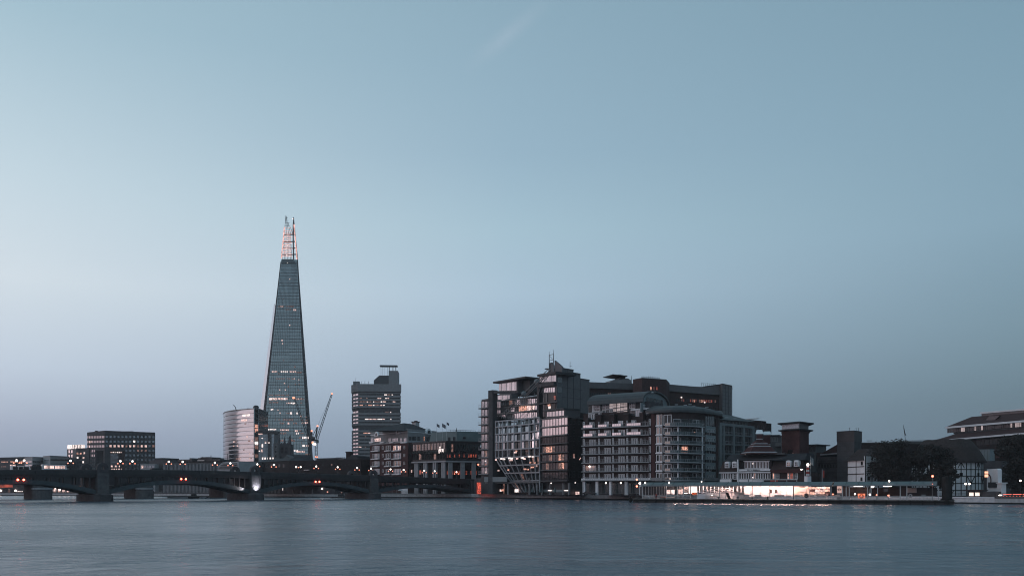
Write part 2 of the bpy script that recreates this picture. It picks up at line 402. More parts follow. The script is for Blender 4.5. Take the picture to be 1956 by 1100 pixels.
# ------------------------------------------------------------------ the arched road bridge
BD = V((.735, .678)); B1 = V((-140.0, 297.0))
def BT(t): return B1 + BD * t
BS0 = 120.0                                                           # s on the wall line = t + BS0
BW = Wall(BT(-BS0), BT(175))
def deck_z(t): return 11.05 - 1.15 * (abs(t - 28) / 82) ** 1.3
PIERS = [-104.0, -50.0, 0.0, 55.7, 109.8]; ABUT = 166.0; BDEPTH = 16.5
bridge = thing('arch_bridge', 'dark green iron road bridge of wide low arches across the river', 'bridge', base(BT(28), 0))
def strip(name, m, o0, o1, zlo, zhi, t0=-118, t1=172, step=6):
    b = MB(); n = int((t1 - t0) / step)
    for i in range(n):
        a, c = t0 + i * (t1 - t0) / n, t0 + (i + 1) * (t1 - t0) / n; za, zc = deck_z(a), deck_z(c)
        q = [(a, o1, za), (c, o1, zc), (c, o0, zc), (a, o0, za)]
        b.hexa([BW.p(x + BS0, o, z + zlo) for x, o, z in q], [BW.p(x + BS0, o, z + zhi) for x, o, z in q])
    return b.build(name, m, bridge)
strip('deck', M['asphalt'], -BDEPTH, -.4, -1.75, -1.2)
strip('parapet', M['bridge_green'], -.35, 0, -1.2, -.12); strip('parapet', M['bridge_green'], -BDEPTH, -BDEPTH + .35, -1.2, -.12)
strip('handrail', M['grey_stone'], -.45, .12, -.12, 0.03); strip('cornice', M['bridge_green'], -.5, .55, -1.6, -1.2)
strip('fascia_girder', M['bridge_green'], -.5, .15, -2.5, -1.6); strip('fascia_girder', M['bridge_green'], -BDEPTH, -BDEPTH + .5, -2.5, -1.6)
_pp = MB().box((0, 0, 0), (.32, .16, 1.0))
for i in range(46):                                                   # pilasters that divide the parapet
    t = -112 + i * 6.1
    if i == 0: pm = _pp.build('parapet_post', M['bridge_green'], None); pmesh = pm.data; bpy.data.objects.remove(pm)
    inst('parapet_post', pmesh, bridge, BW.p(t + BS0, .06, deck_z(t) - .66), BW.rz)
def arch_z(t, t0, t1, lo, hi):
    m = (t0 + t1) / 2; x = (t - m) / ((t1 - t0) / 2); return hi - (hi - lo) * (abs(x) ** 2.1)
for k in range(len(PIERS)):
    t0 = PIERS[k] + 2.0; t1 = (PIERS[k + 1] if k + 1 < len(PIERS) else ABUT) - 2.0
    cr = min(6.1, deck_z((t0 + t1) / 2) - 4.6); n = 22
    for j, o in enumerate((0.0, -5.2, -10.4, -15.9)):
        b = MB()
        for i in range(n):
            a, c = t0 + (t1 - t0) * i / n, t0 + (t1 - t0) * (i + 1) / n
            q = [(a, o), (c, o), (c, o - .55), (a, o - .55)]
            b.hexa([BW.p(x + BS0, y, arch_z(x, t0, t1, 2.3, cr)) for x, y in q], [BW.p(x + BS0, y, arch_z(x, t0, t1, 3.9, cr + 1.35)) for x, y in q])
        rib = b.build('arch_rib', M['rib_green'], bridge)
    npst = int((t1 - t0) / 2.0)
    for i in range(npst + 1):
        t = t0 + (t1 - t0) * i / npst; zt, zb = deck_z(t) - 2.45, arch_z(t, t0, t1, 3.8, cr + 1.3)
        if zt - zb < .15: continue
        MB().wbox(BW, t + BS0 - .16, t + BS0 + .16, -.4, -.05, zb, zt).build('spandrel_post', M['bridge_green'], bridge)
        if i % 2 == 0:
            for o in (-5.2, -15.9): MB().wbox(BW, t + BS0 - .16, t + BS0 + .16, o - .4, o - .05, zb, zt).build('spandrel_post', M['bridge_green'], bridge)
def holed_slab(b, W, s, z0, w, h, oc, r, o0, o1, mi=0, n=24):
    """an upright stone slab with a half round head and a round opening right through it"""
    def outline(a):
        dx, dz = math.cos(a), math.sin(a); best = 1e9; hw = w / 2; zh = h - hw          # local: opening centre at (0, oc)
        for k in range(1, 400):
            q = k * .02; x, z = dx * q, oc + dz * q
            inside = abs(x) <= hw and 0 <= z <= zh or (z > zh and x * x + (z - zh) ** 2 <= hw * hw)
            if not inside: return (x, z)
        return (dx, oc + dz)
    A = [2 * math.pi * i / n for i in range(n)]
    vs = []
    for o in (o1, o0):
        for a in A: x, z = outline(a); vs.append(W.p(s + x, o, z0 + z))
        for a in A: vs.append(W.p(s + r * math.cos(a), o, z0 + oc + r * math.sin(a)))
    fs = []
    for i in range(n):
        j = (i + 1) % n
        fs += [(i, j, n + j, n + i), (3 * n + i, 3 * n + j, 2 * n + j, 2 * n + i), (2 * n + i, 2 * n + j, j, i), (n + i, n + j, 3 * n + j, 3 * n + i)]
    b.add(vs, fs, mi)
for k, t in enumerate(PIERS):
    s = t + BS0; z = deck_z(t)
    b = MB(); b.wbox(BW, s - 1.9, s + 1.9, -BDEPTH - .9, .9, 2.4, z - 1.15); b.build('pier', M['grey_stone'], bridge)
    b = MB()
    for x0, x1, y0, y1 in ((-1.9, -1.2, 3, z - 1.5), (1.2, 1.9, 3, z - 1.5), (-1.2, 1.2, z - 2.2, z - 1.5), (-1.2, 1.2, 3, 3.6)): b.wbox(BW, s + x0, s + x1, .9, 1.15, y0, y1)
    b.build('pier_panel', M['grey_stone'], bridge)
    q = [(-3.2, -BDEPTH - 1.2), (-3.2, 1.2), (-1.7, 3.4), (1.7, 3.4), (3.2, 1.2), (3.2, -BDEPTH - 1.2)]
    b = MB(); b.hexa([BW.p(s + x, y, -1.2) for x, y in q], [BW.p(s + x, y, 2.2) for x, y in q]); b.hexa([BW.p(s + x * .93, y - .3, 2.2) for x, y in q], [BW.p(s + x * .6, y * .9 - .6, 2.9) for x, y in q])
    b.build('cutwater', M['dark_stone'], bridge)
    for o in (0.55, -BDEPTH - .1):
        b = MB(); holed_slab(b, BW, s, z - 1.2, 3.7, 3.6, 1.75, .62, o - 1.3, o)
        b.wbox(BW, s - 2.3, s + 2.3, o - 1.5, o + .2, z - 1.45, z - 1.15); b.build('lookout_turret', M['dark_stone'], bridge)
b = MB(); b.wbox(BW, ABUT + BS0 - 2, ABUT + BS0 + 7, -BDEPTH - 1, 1.2, -1, 8.2); b.build('abutment', M['dark_stone'], bridge)
# red lamps in pairs under each crown
for k in range(1, len(PIERS)):
    t0 = PIERS[k]; t1 = PIERS[k + 1] if k + 1 < len(PIERS) else ABUT; c = (t0 + t1) / 2
    if k == 4: continue
    for d in (-.85, .85):
        z = deck_z(c) - 3.2
        o = MB().bar(BW.p(c + d + BS0, .35, z + .3), BW.p(c + d + BS0, .35, z + .9), .12).build('lamp_bracket', M['dark_metal'], bridge)
        MB().ball(BW.p(c + d + BS0, .35, z), .36, 10).build('navigation_lamp', M['nav_red'], bridge)

# ------------------------------------------------------------------ three globe lamp standards on the parapets
def lamp_proto(kind):
    t = thing('bridge_lamp', '', 'street lamp', (0, 0, 0))
    MB().lathe((0, 0, 0), [(.28, 0), (.3, .3), (.12, .5), (.09, 2.4), (.14, 2.5)], 8).build('post', M['dark_metal'], t)
    b = MB(); d = .9
    for x in (-d, d): b.bar((0, 0, 2.2), (x * .8, 0, 2.1), .09); b.bar((x * .8, 0, 2.1), (x, 0, 2.0), .09)
    b.build('arm', M['dark_metal'], t)
    side, mid = ('globe_white', 'globe_warm') if kind else ('globe_warm', 'globe_white')
    for x in (-d, d): MB().ball((x, 0, 2.3 if not kind else 2.6), .21 if not kind else .32, 10).build('globe', M[side], t)
    MB().ball((0, 0, 3.12 if not kind else 2.4), .33 if not kind else .2, 12).build('globe', M[mid], t)
    return t
def copy_thing(src, loc, rz, label, group=None):
    r = src.copy(); C.objects.link(r); r.location = loc; r.rotation_euler = (0, 0, rz); WL[r.name] = V(loc); r['label'] = label
    if group: r['group'] = group
    for ch in src.children:
        c = ch.copy(); C.objects.link(c); c.parent = r
        for g in ch.children: d = g.copy(); C.objects.link(d); d.parent = c
    return r
LAMPS = [(31.5, 877.5, 'in front of the dark hillside terrace'), (46, 874.5, 'beside the banded white office blocks'), (134.8, 877.5, 'below the small tower with the lit crown'),
         (230, 877, 'in front of the recess of the dark square block'), (253, 873.5, 'against the window grid of the dark square block'), (322.5, 877.5, 'alone against the sky beyond the dark square block'),
         (349, 874, 'above the roof plant of the long finned building'), (410.5, 880, 'above the far end of the finned building'), (440, 877, 'in front of the pale stepped building'),
         (491.5, 883, 'just past the floodlit pier'), (523, 880.5, 'in front of the pinnacled church tower'), (570, 888, 'with two white globes instead of one'),
         (604, 883.5, 'below the crane mast'), (645, 888.5, 'in front of the dark terrace with the chimney'), (682, 887, 'at the foot of the concrete hospital tower'),
         (708.5, 891, 'above the pier nearest the brick flats'), (746, 889, 'against the white balconies of the brick flats'), (771, 894, 'at the corner of the brick flats'),
         (810.5, 892, 'in front of the first columns of the glass pavilion'), (830.5, 896, 'between the columns of the glass pavilion'), (872, 894, 'nearest the bridge end by the glass pavilion')]
protoA, protoB = lamp_proto(0), lamp_proto(1); used = {0: False, 1: False}
for px, py, where in LAMPS:
    best = None
    for o in (-.3, -BDEPTH + .3):
        W = BW.off(o); s = W.at(px); t = s - BS0; z = deck_z(t) - .1; Yy = W.Y(s); e = abs(gz(py, Yy) - z - 3.1)
        if best is None or e < best[0]: best = (e, W.p(s, 0, z))
    k = 1 if px == 570 else 0; src = protoB if k else protoA
    lab = 'globe lamp on the bridge ' + where
    if not used[k]:
        used[k] = True; src.location = best[1]; src.rotation_euler = (0, 0, 0); src['label'] = lab; src['group'] = 'globe lamps along the bridge'; WL[src.name] = best[1]
    else: copy_thing(src, best[1], 0, lab, 'globe lamps along the bridge')

# floodlight at the foot of one pier
fp = BW.p(55.7 + BS0, 2.4, 2.8)
fl = thing('floodlight', 'floodlight on the pier footing washing the stone with white light', 'floodlight', fp)
MB().box((fp.x, fp.y, fp.z + .1), (.5, .5, .2)).build('bracket', M['dark_metal'], fl)
MB().lathe((fp.x, fp.y, fp.z + .2), [(.28, 0), (.34, .35)], 10).build('lamp_housing', M['dark_metal'], fl)
ld = bpy.data.lights.new('flood', 'SPOT'); lo = bpy.data.objects.new('lamp', ld); C.objects.link(lo); lo.parent = fl; lo.location = (0, 0, .7)
ld.energy = 2600; ld.color = (.86, .88, 1); ld.spot_size = R(95); ld.spot_blend = .9; ld.shadow_soft_size = .25
tgt = BW.p(55.7 + BS0, .9, 5.0) - V((fp.x, fp.y, fp.z + .7)); lo.rotation_euler = tgt.to_track_quat('-Z', 'Y').to_euler()

fp2 = BW.p(51.5 + BS0, 1.2, 3.2)
fl2 = thing('floodlight', 'second floodlight beside the pier lighting the iron posts above the arch', 'floodlight', fp2)
MB().box((fp2.x, fp2.y, fp2.z), (.35, .35, .35)).build('lamp_housing', M['dark_metal'], fl2); b = MB(); b.bar(BW.p(53 + BS0, .4, 3.2), fp2, .15); b.build('bracket', M['dark_metal'], fl2)
ld = bpy.data.lights.new('flood', 'SPOT'); lo = bpy.data.objects.new('lamp', ld); C.objects.link(lo); lo.parent = fl2; lo.location = (0, 0, .3)
ld.energy = 1500; ld.color = (1, .82, .82); ld.spot_size = R(100); ld.spot_blend = .9; ld.shadow_soft_size = .2
lo.rotation_euler = (BW.p(48.5 + BS0, -.3, 6.5) - fp2).to_track_quat('-Z', 'Y').to_euler()

# vehicles crossing the bridge
def van(name, px, o, L_, H_, label, cat, body, lit=None, tail=None, lights=True):
    W = BW.off(o); s = W.at(px); t = s - BS0; z = deck_z(t) - 1.18; r = thing(name, label, cat, W.p(s, 0, z), 'vehicles on the bridge')
    b = MB(); w = 2.0
    b.wpoly(W, [(s - L_ / 2, z + .45), (s + L_ / 2, z + .45), (s + L_ / 2, z + H_ * .55), (s + L_ / 2 - .35, z + H_), (s - L_ / 2 + .1, z + H_), (s - L_ / 2, z + H_ * .9)], -w / 2, w / 2)
    b.build('body', body, r)
    for a in (-.3, .3):
        for oo in (-w / 2 + .1, w / 2 - .1):
            q = MB(); c = W.p(s + a * L_, oo, z + .38); ax = V((W.n.x, W.n.y, 0)); q.bar(c - ax * .12, c + ax * .12, .76, n=12); q.build('wheel', M['rubber'], r)
    n = max(1, int(L_ / 1.6))
    for i in range(n):
        a0 = s - L_ / 2 + .4 + i * (L_ - .8) / n
        win(r, W, a0, a0 + (L_ - .8) / n - .15, z + H_ * .52, z + H_ * .9, fm=M['dark_metal'], pm=lit or M['glass_dark'], o=w / 2, fr=.06, dep=.05)
    for oo in (-.6, .6):
        MB().ball(W.p(s + L_ / 2, oo, z + .9), .16, 8).build('headlight' if not tail else 'tail_light', tail or M['globe_white'], r)
    return r
van('delivery_van', 39, -4, 5.6, 2.5, 'white van near the edge of the picture on the bridge', 'van', M['white_paint'])
van('minibus', 76, -5, 5.5, 2.5, 'dark van with bright headlamps on the bridge beside bushes', 'van', M['dark_metal'])
van('coach', 103, -4, 7.5, 3.0, 'pale bus with lit windows crossing the bridge', 'bus', M['white_paint'], M['lit_pink'])
van('parked_car', 299, -4, 4.0, 1.9, 'small car with red tail lamps on the bridge', 'car', M['dark_metal'], None, M['globe_warm'])

# ------------------------------------------------------------------ the railway bridge beyond, seen through the arches
RD = V((.735, .678)); RW = Wall(V((-195, 357)) - RD * 95, V((-195, 357)) + RD * 135)
rail = thing('railway_bridge', 'heavy railway bridge on round stone piers seen through the arches', 'bridge', base(V((-195, 357)), 0))
MB().wbox(RW, 0, RW.L, -24, 0, 6.0, 9.6).build('deck_girder', M['dark_metal'], rail)
for k, t in enumerate((97, 138.5, 179)):
    MB().wbox(RW, t - 1.8, t + 1.8, -22, -3, -1, 6.0).build('pier_wall', M['dark_stone'], rail)
    c = RW.p(t, -1, 0); col = MB(); col.lathe((c.x, c.y, -1), [(3.8, 0), (3.8, 4.4), (3.6, 4.6), (3.6, 7.0)], 16); o = col.build('pier_column', M['grey_stone'], rail, smooth=False)
    MB().lathe((c.x, c.y, 4.0), [(3.95, 0), (3.95, .7)], 16).build('column_band', M['pale_stone'], rail)
for a, c in ((0, 46), (62, 86)):
    MB().wbox(RW, a, c, .02, .3, 4.8, 6.0).build('soffit_glow', M['lit_red'], rail)  # emissive strip: red light falling on the girder side, put into its colour
MB().wbox(RW, 108, 113, .02, .3, 5.0, 5.5).build('soffit_glow', M['globe_warm'], rail)  # likewise an emissive strip for orange light on the girder

# ------------------------------------------------------------------ far bank beyond the bridge
def block(mb, x0, Y0, x1, Y1, depth, ytop, zlo=GZ, mi=0):
    """a box whose front runs between two photo columns at two distances"""
    W = Wall(P(x0, Y0), P(x1, Y1)); mb.wbox(W, 0, W.L, -depth, 0, zlo, gz(ytop, (Y0 + Y1) / 2), mi); return W
def lit_strip(root, W, x0, x1, y, h, n, m, o=.02, name='lit_window', jit=.25, keep=1.0):
    """a row of lit windows of their own, between two columns"""
    for i in range(n):
        if random.random() > keep: continue
        a, c = x0 + (x1 - x0) * (i + .12) / n, x0 + (x1 - x0) * (i + 1 - .12 - jit * random.random()) / n
        if isinstance(m, (list, tuple)): mm = pick(*m)
        else: mm = m
        b = MB(); boxpx(b, W, a, c, y, y + h, o - .05, o + .12, 0); b.build(name, mm, root)

# dark terrace on the hillside at the edge of the picture
def far_terrace():
    W = Wall(P(-60, 900), P(58, 860)); t = thing('hillside_terrace', 'long dark terrace with rows of small orange lit windows near the picture edge', 'building', base(W, GZ))
    b = MB(); b.wbox(W, 0, W.L, -30, 0, GZ, W.z(W.L * .5, 878)); b.build('wall', M['dark_stone'], t)
    b = MB(); b.wbox(W, -2, W.L - 8, -34, -8, W.z(W.L * .5, 878), W.z(W.L * .5, 872.5)); b.build('roof', M['slate'], t)
    lit_strip(t, W, 2, 16, 881, 1.6, 5, M['lit_warm'], keep=.8); lit_strip(t, W, 20, 46, 880.5, 2.2, 9, M['lit_warm'], keep=.85)
    lit_strip(t, W, 19, 30, 887, 2, 4, M['lit_pink']); lit_strip(t, W, 2, 12, 890, 1.5, 3, M['lit_dim'])
far_terrace()
def banded_block(x0, xc, x1, ytop, label, bands):
    Yc = 760; L_ = Wall(P(x0, Yc + 16), P(xc, Yc)); F_ = Wall(P(xc, Yc), P(x1, Yc + 22)); t = thing('office_block', label, 'building', base(F_, GZ), 'white banded office blocks')
    z1 = gz(ytop, Yc); pts = [L_.A, L_.B, F_.B, F_.B + V((-24, 40)), L_.A + V((-20, 40))]
    MB().prism(pts, GZ, z1 - .8).build('wall', M['pale_concrete'], t)
    b = MB(); c = sum(pts, V((0, 0))) / 5; b.prism([p + (p - c) * .01 for p in pts], z1 - .8, z1); b.build('parapet', M['pale_stone'], t)
    for y in bands:
        n = max(3, int((x1 - xc) / 9))
        for i in range(n): winpx(t, F_, xc + (x1 - xc) * i / n + .2, xc + (x1 - xc) * (i + 1) / n - .2, y, y + 3.2, 2, 1, M['grey_metal'], M['glass_dark'], o=.02, fr=.15, dep=.2)
        winpx(t, L_, x0 + 1, xc - 1, y + .5, y + 3, 2, 1, M['white_paint'], M['glass_pale'], o=.02, fr=.15, dep=.2)
banded_block(47, 62, 84, 872, 'lower of the two white blocks with dark window bands beside the terrace', (880, 887))
banded_block(82, 96, 132, 869.5, 'taller of the two white blocks with dark window bands', (876.5, 885, 890))

def crown_tower():
    W = Wall(P(128, 800), P(154, 790)); t = thing('small_tower', 'small grey tower with a glowing slatted crown beside the dark square block', 'building', base(W, GZ))
    b = MB(); b.wbox(W, 0, W.at(142), -14, 0, GZ, W.z(5, 857)); b.wbox(W, W.at(142), W.at(147), -14, .4, GZ, W.z(5, 857.5)); b.build('wall', M['panel_grey'], t)
    b = MB(); b.wbox(W, 0, W.at(154), -4, -.4, W.z(5, 857), W.z(5, 849.4)); b.build('crown', M['lit_white'], t)
    xs = [138.5, 141.5, 144.5, 147.5, 150.5, 153.5]
    for x in xs: b = MB(); boxpx(b, W, x - .45, x + .45, 849, 857.4, -.4, -.2); b.build('slat', M['dark_metal'], t)
    for i in range(2):
        for j in range(4): winpx(t, W, 130.5 + i * 5, 134 + i * 5, 859 + j * 8.5, 865 + j * 8.5, 1, 2, M['grey_metal'], M['glass_sky'], fr=.2)
    W2 = Wall(P(145, 785), P(170, 780)); t2 = thing('office_block', 'dark narrow block with a few bright windows behind the riverside lamps', 'building', base(W2, GZ))
    b = MB(); b.wbox(W2, 0, W2.L, -20, 0, GZ, W2.z(6, 855.5)); b.build('wall', M['dark_stone'], t2)
    for x, y, m in ((148.3, 863.5, 'lit_warm'), (154.3, 864, 'lit_warm'), (161, 863, 'lit_pink'), (148.3, 871.5, 'lit_white'), (159.7, 872, 'lit_pink'), (159, 880, 'lit_white'), (154, 872, None), (148.3, 880, None), (154, 880, None), (148.5, 888, None), (160, 888, None)):
        winpx(t2, W2, x - 1.9, x + 1.9, y, y + 4.2, 2, 1, M['dark_metal'], M['glass_dark'], M[m] if m else None, fr=.15)
crown_tower()

# dark square office block with the big recess at its corner
def square_block():
    Yc = 760; Ls = Wall(P(166.5, 785), P(200, Yc)); Fs = Wall(P(200, Yc), P(296.5, 785)); zt = gz(823.5, Yc); zv = gz(860, Yc)
    t = thing('square_office_block', 'dark square office block with a grid of windows and a tall recess at its corner', 'building', base(Fs, GZ))
    inner = V((-22, 45)); top = [Ls.A, Ls.B, Fs.B, Fs.B + inner, Ls.A + inner]
    MB().prism(top, zv, zt).build('upper_storeys', M['dark_concrete'], t)
    a = Fs.at(239); c = Ls.at(182.5)
    lo = [Ls.A, Ls.p(c, 0, 0).xy, Ls.p(c, -16, 0).xy, Fs.p(a, -16, 0).xy, Fs.p(a, 0, 0).xy, Fs.B, Fs.B + inner, Ls.A + inner]
    MB().prism(lo, GZ, zv).build('lower_storeys', M['dark_concrete'], t)
    col = [Ls.p(Ls.L - 2.6, 0, 0).xy, Ls.B, Fs.p(4.6, 0, 0).xy, Fs.p(4.6, -5, 0).xy]
    MB().prism(col, GZ, zv).build('corner_column', M['dark_concrete'], t)
    b = MB(); b.prism([p + (p - Ls.B) * 0 + V((0, -.15)) if i < 3 else p for i, p in enumerate(top)], zt - .02, zt + .7); b.build('parapet', M['dark_stone'], t)
    g = Fs.off(-14); b = MB(); boxpx(b, g, 211, 241, 866, 893, -.4, 0); b.build('recess_glazing', M['glass_sky'], t)
    b = MB(); boxpx(b, Ls.off(-10), 183, 199, 864, 884, -.3, 0); b.build('recess_glazing', M['glass_teal'], t)
    lit_strip(t, Fs.off(-13.8), 211, 238, 862.3, 2.2, 7, [(M['lit_white'], 2), (M['lit_pink'], 1)], jit=.5)
    lit_strip(t, Fs.off(-13.8), 211, 234, 888.5, 3, 3, M['lit_pink'], jit=.6, keep=.9); lit_strip(t, Fs.off(-13.7), 212, 243, 894.5, 2, 7, M['lit_pink'])
    b = MB(); b.ball(Ls.p(Ls.at(192.5), -6, gz(860.8, 765)), .9, 8); b.build('soffit_glow', M['globe_warm'], t)
    n = 13
    for j in range(8):
        y = 831.8 + j * 8.75
        for i in range(n):
            x = 200 + 96.5 * (i + .5) / n * (1 + .02 * (1 - i / n))
            yy = y + .45 * (i / n) * (1 - j * .14)
            if 209 < x < 240 and j >= 3: continue
            if x < 211 and j >= 3: continue
            m = None
            if j == 2: m = M['lit_pink'] if i in (1, 2, 3, 4, 6, 7, 9, 10) else (M['lit_dim'] if i in (5, 8, 12) else None)
            if j == 1 and i == 7: m = M['lit_white']
            if j == 3 and i in (8, 9, 10): m = M['lit_dim']
            winpx(t, Fs, x - 2.3, x + 2.3, yy, yy + 4.4, 1, 1, M['dark_metal'], M['glass_sky'], m, fr=.12, dep=.2)
        for i in range(11):
            x = 166.5 + 33.5 * (i + .5) / 11
            if x > 182 and j >= 3: continue
            yy = y + .6 * (1 - i / 11)
            winpx(t, Ls, x - 1.05, x + 1.05, yy, yy + 4.8, 1, 1, M['grey_metal'], M['glass_pale'], M['lit_pink'] if (j, i) in ((1, 1), (1, 2), (2, 1)) else None, fr=.12, dep=.2)
    b = MB(); b.box((*Ls.p(8, -5, 0).xy, zt + 1.4), (2, 2, 1.4)); b.build('roof_plant', M['dark_metal'], t)
    b = MB(); b.box((*Fs.p(22, -12, 0).xy, zt + 1.1), (9, 3, .9)); b.build('roof_plant', M['dark_metal'], t)
square_block()

def small_blocks():
    W = Wall(P(284, 700), P(318, 690)); t = thing('low_block', 'low dark block beside the square office block with two reddish windows', 'building', base(W, GZ))
    b = MB(); b.wbox(W, 0, W.L, -25, 0, GZ, W.z(8, 878.5)); b.build('wall', M['dark_stone'], t)
    b = MB(); b.wbox(W, 2, W.at(303), -20, -4, W.z(8, 878.5), W.z(8, 874)); b.build('roof_plant', M['slate'], t)
    W = Wall(P(268, 690), P(296, 688)); t = thing('low_block', 'small pale glazed block with shop windows below the square office block', 'building', base(W, GZ))
    b = MB(); b.wbox(W, 0, W.L, -12, 0, GZ, W.z(5, 886)); b.build('wall', M['pale_stone'], t)
    for i in range(5): winpx(t, W, 270 + i * 5, 274 + i * 5, 888.5, 894, 2, 1, M['grey_metal'], M['glass_sky'], M['lit_pink'] if i == 0 else None)
    # long finned riverside building
    W = Wall(P(312, 520), P(418, 505)); t = thing('finned_building', 'long riverside building with close upright fins seen above and below the bridge', 'building', base(W, 0))
    b = MB(); b.wbox(W, 0, W.L, -7, 0, 0.4, W.z(15, 885.5)); b.build('wall', M['dark_stone'], t)
    me = None
    for i in range(40):
        s = W.L * (i + .5) / 40; h = W.z(15, 886) - 1
        if me is None: o = MB().wbox(W, s - .14, s + .14, 0, .6, 1, 1 + h).build('fin', M['pale_stone'], t); me = o.data; s0 = s
        else: inst('fin', me, t, WL[t.name] + (W.p(s, 0, 0) - W.p(s0, 0, 0)))
    b = MB(); b.wbox(W, 0, W.L, 0, .8, .4, 1.2); b.build('plinth', M['pale_stone'], t)
    b = MB(); b.wbox(W, 0, W.L, -7, .3, W.z(15, 885.5), W.z(15, 884)); b.build('parapet', M['grey_stone'], t)
    W = Wall(P(338, 640), P(424, 620)); t = thing('dark_warehouse', 'dark warehouse with a stepped roof of plant boxes behind the finned building', 'building', base(W, GZ))
    b = MB(); b.wbox(W, 0, W.L, -30, 0, GZ, W.z(20, 880)); b.build('wall', M['dark_brick'], t)
    for x0, x1, y in ((340, 362, 877), (378, 405, 874), (383, 398, 872.5), (404, 420, 876.5), (362, 366, 874.5)):
        b = MB(); boxpx(b, W.off(-6), x0, x1, y, 881, -12, 0); b.build('roof_plant', M['dark_metal'], t)
    b = MB(); boxpx(b, W.off(-5.5), 378, 391, 878.5, 880.3, 0, .4); b.build('roof_vent', M['pale_metal'], t)
    for x, y in ((371, 871), (387, 868), (419, 865)):
        b = MB(); s = W.at(x); b.bar(W.p(s, -8, W.z(s, 881)), W.p(s, -8, W.z(s, y)), .3); b.build('antenna', M['dark_metal'], t)
    for x, y, m in ((393.5, 894, 'lit_red'), (386, 895, 'lit_red')):
        pass
    # pale stepped building
    W = Wall(P(417, 490), P(456, 484)); t = thing('stepped_building', 'pale pinkish low building with horizontal louvres in front of the curved glass tower', 'building', base(W, GZ))
    pr = [(0, GZ), (W.L, GZ), (W.L, W.z(8, 881.5)), (W.at(434), W.z(8, 881.5)), (W.at(425), W.z(5, 882.5)), (0, W.z(3, 889))]
    b = MB(); b.wpoly(W, pr, -14, 0); b.build('wall', M['render_pale'], t)
    for k in range(4):
        y = 884.3 + k * 3.1; b = MB(); boxpx(b, W, 417 + max(0, 9 - k * 3.4), 453, y, y + .9, 0, .7); b.build('louvre', M['grey_stone'], t)
    W = Wall(P(452, 600), P(490, 590)); t = thing('low_block', 'grey low block with a row of small white lamps under the curved glass tower', 'building', base(W, GZ))
    b = MB(); b.wbox(W, 0, W.L, -14, 0, GZ, W.z(8, 881)); b.build('wall', M['grey_stone'], t); lit_strip(t, W, 456, 486, 882.5, 1.8, 9, [(M['lit_white'], 1), (M['glass_dark'], 1)], jit=.5)
small_blocks()

# lit terrace on the far bank seen through the arch
def bank_terrace():
    W = Wall(P(92, 560), P(152, 540)); t = thing('riverside_pavilion', 'low pavilion with glowing globe lamps seen through the bridge arch', 'building', base(W, GZ))
    b = MB(); b.wbox(W, 0, W.L, -8, -3, GZ, GZ + 3.6); b.build('wall', M['dark_stone'], t)
    b = MB(); b.wbox(W, 0, W.L, -8, .5, GZ + 3.6, GZ + 4); b.build('roof', M['dark_metal'], t)
    for i in range(7):
        s = W.L * (i + .5) / 7; MB().ball(W.p(s, -.5, GZ + 2.6 + .5 * math.sin(i * 2.3)), .62, 8).build('globe_lamp', M['globe_white'], t)
        b = MB(); b.wbox(W, s - 1.3, s + 1.3, -2.95, -2.8, GZ + .3, GZ + 2.4); b.build('window', M['lit_pink'] if i < 5 else M['lit_dim'], t)
    for i in range(8): s = W.L * i / 7; b = MB(); b.wbox(W, s - .1, s + .1, .1, .3, GZ, GZ + 3.6); b.build('post', M['pale_metal'], t)
    W = Wall(P(-10, 565), P(45, 560)); t = thing('quayside_shed', 'dark quayside shed with two bright lamps and a lit rail at the picture edge', 'building', base(W, GZ))
    b = MB(); b.wbox(W, 0, W.L, -8, 0, GZ, GZ + 4.5); b.build('wall', M['dark_stone'], t)
    b = MB(); b.wbox(W, -.5, W.L + .5, -8.5, .4, GZ + 4.5, GZ + 4.9); b.build('roof', M['dark_metal'], t)
    for x in (2.5, 31): MB().ball(W.p(W.at(x), .6, W.z(W.at(x), 936.5)), .65, 8).build('lamp', M['globe_white'], t)
    b = MB(); boxpx(b, W, 32, 44, 937.3, 938.8, .3, .5); b.build('lit_rail', M['lit_white'], t)
    for i in range(4): winpx(t, W, 4 + i * 6, 8 + i * 6, 933, 940, 2, 2, M['dark_metal'], M['glass_dark'], M['lit_dim'] if i == 2 else None)
bank_terrace()

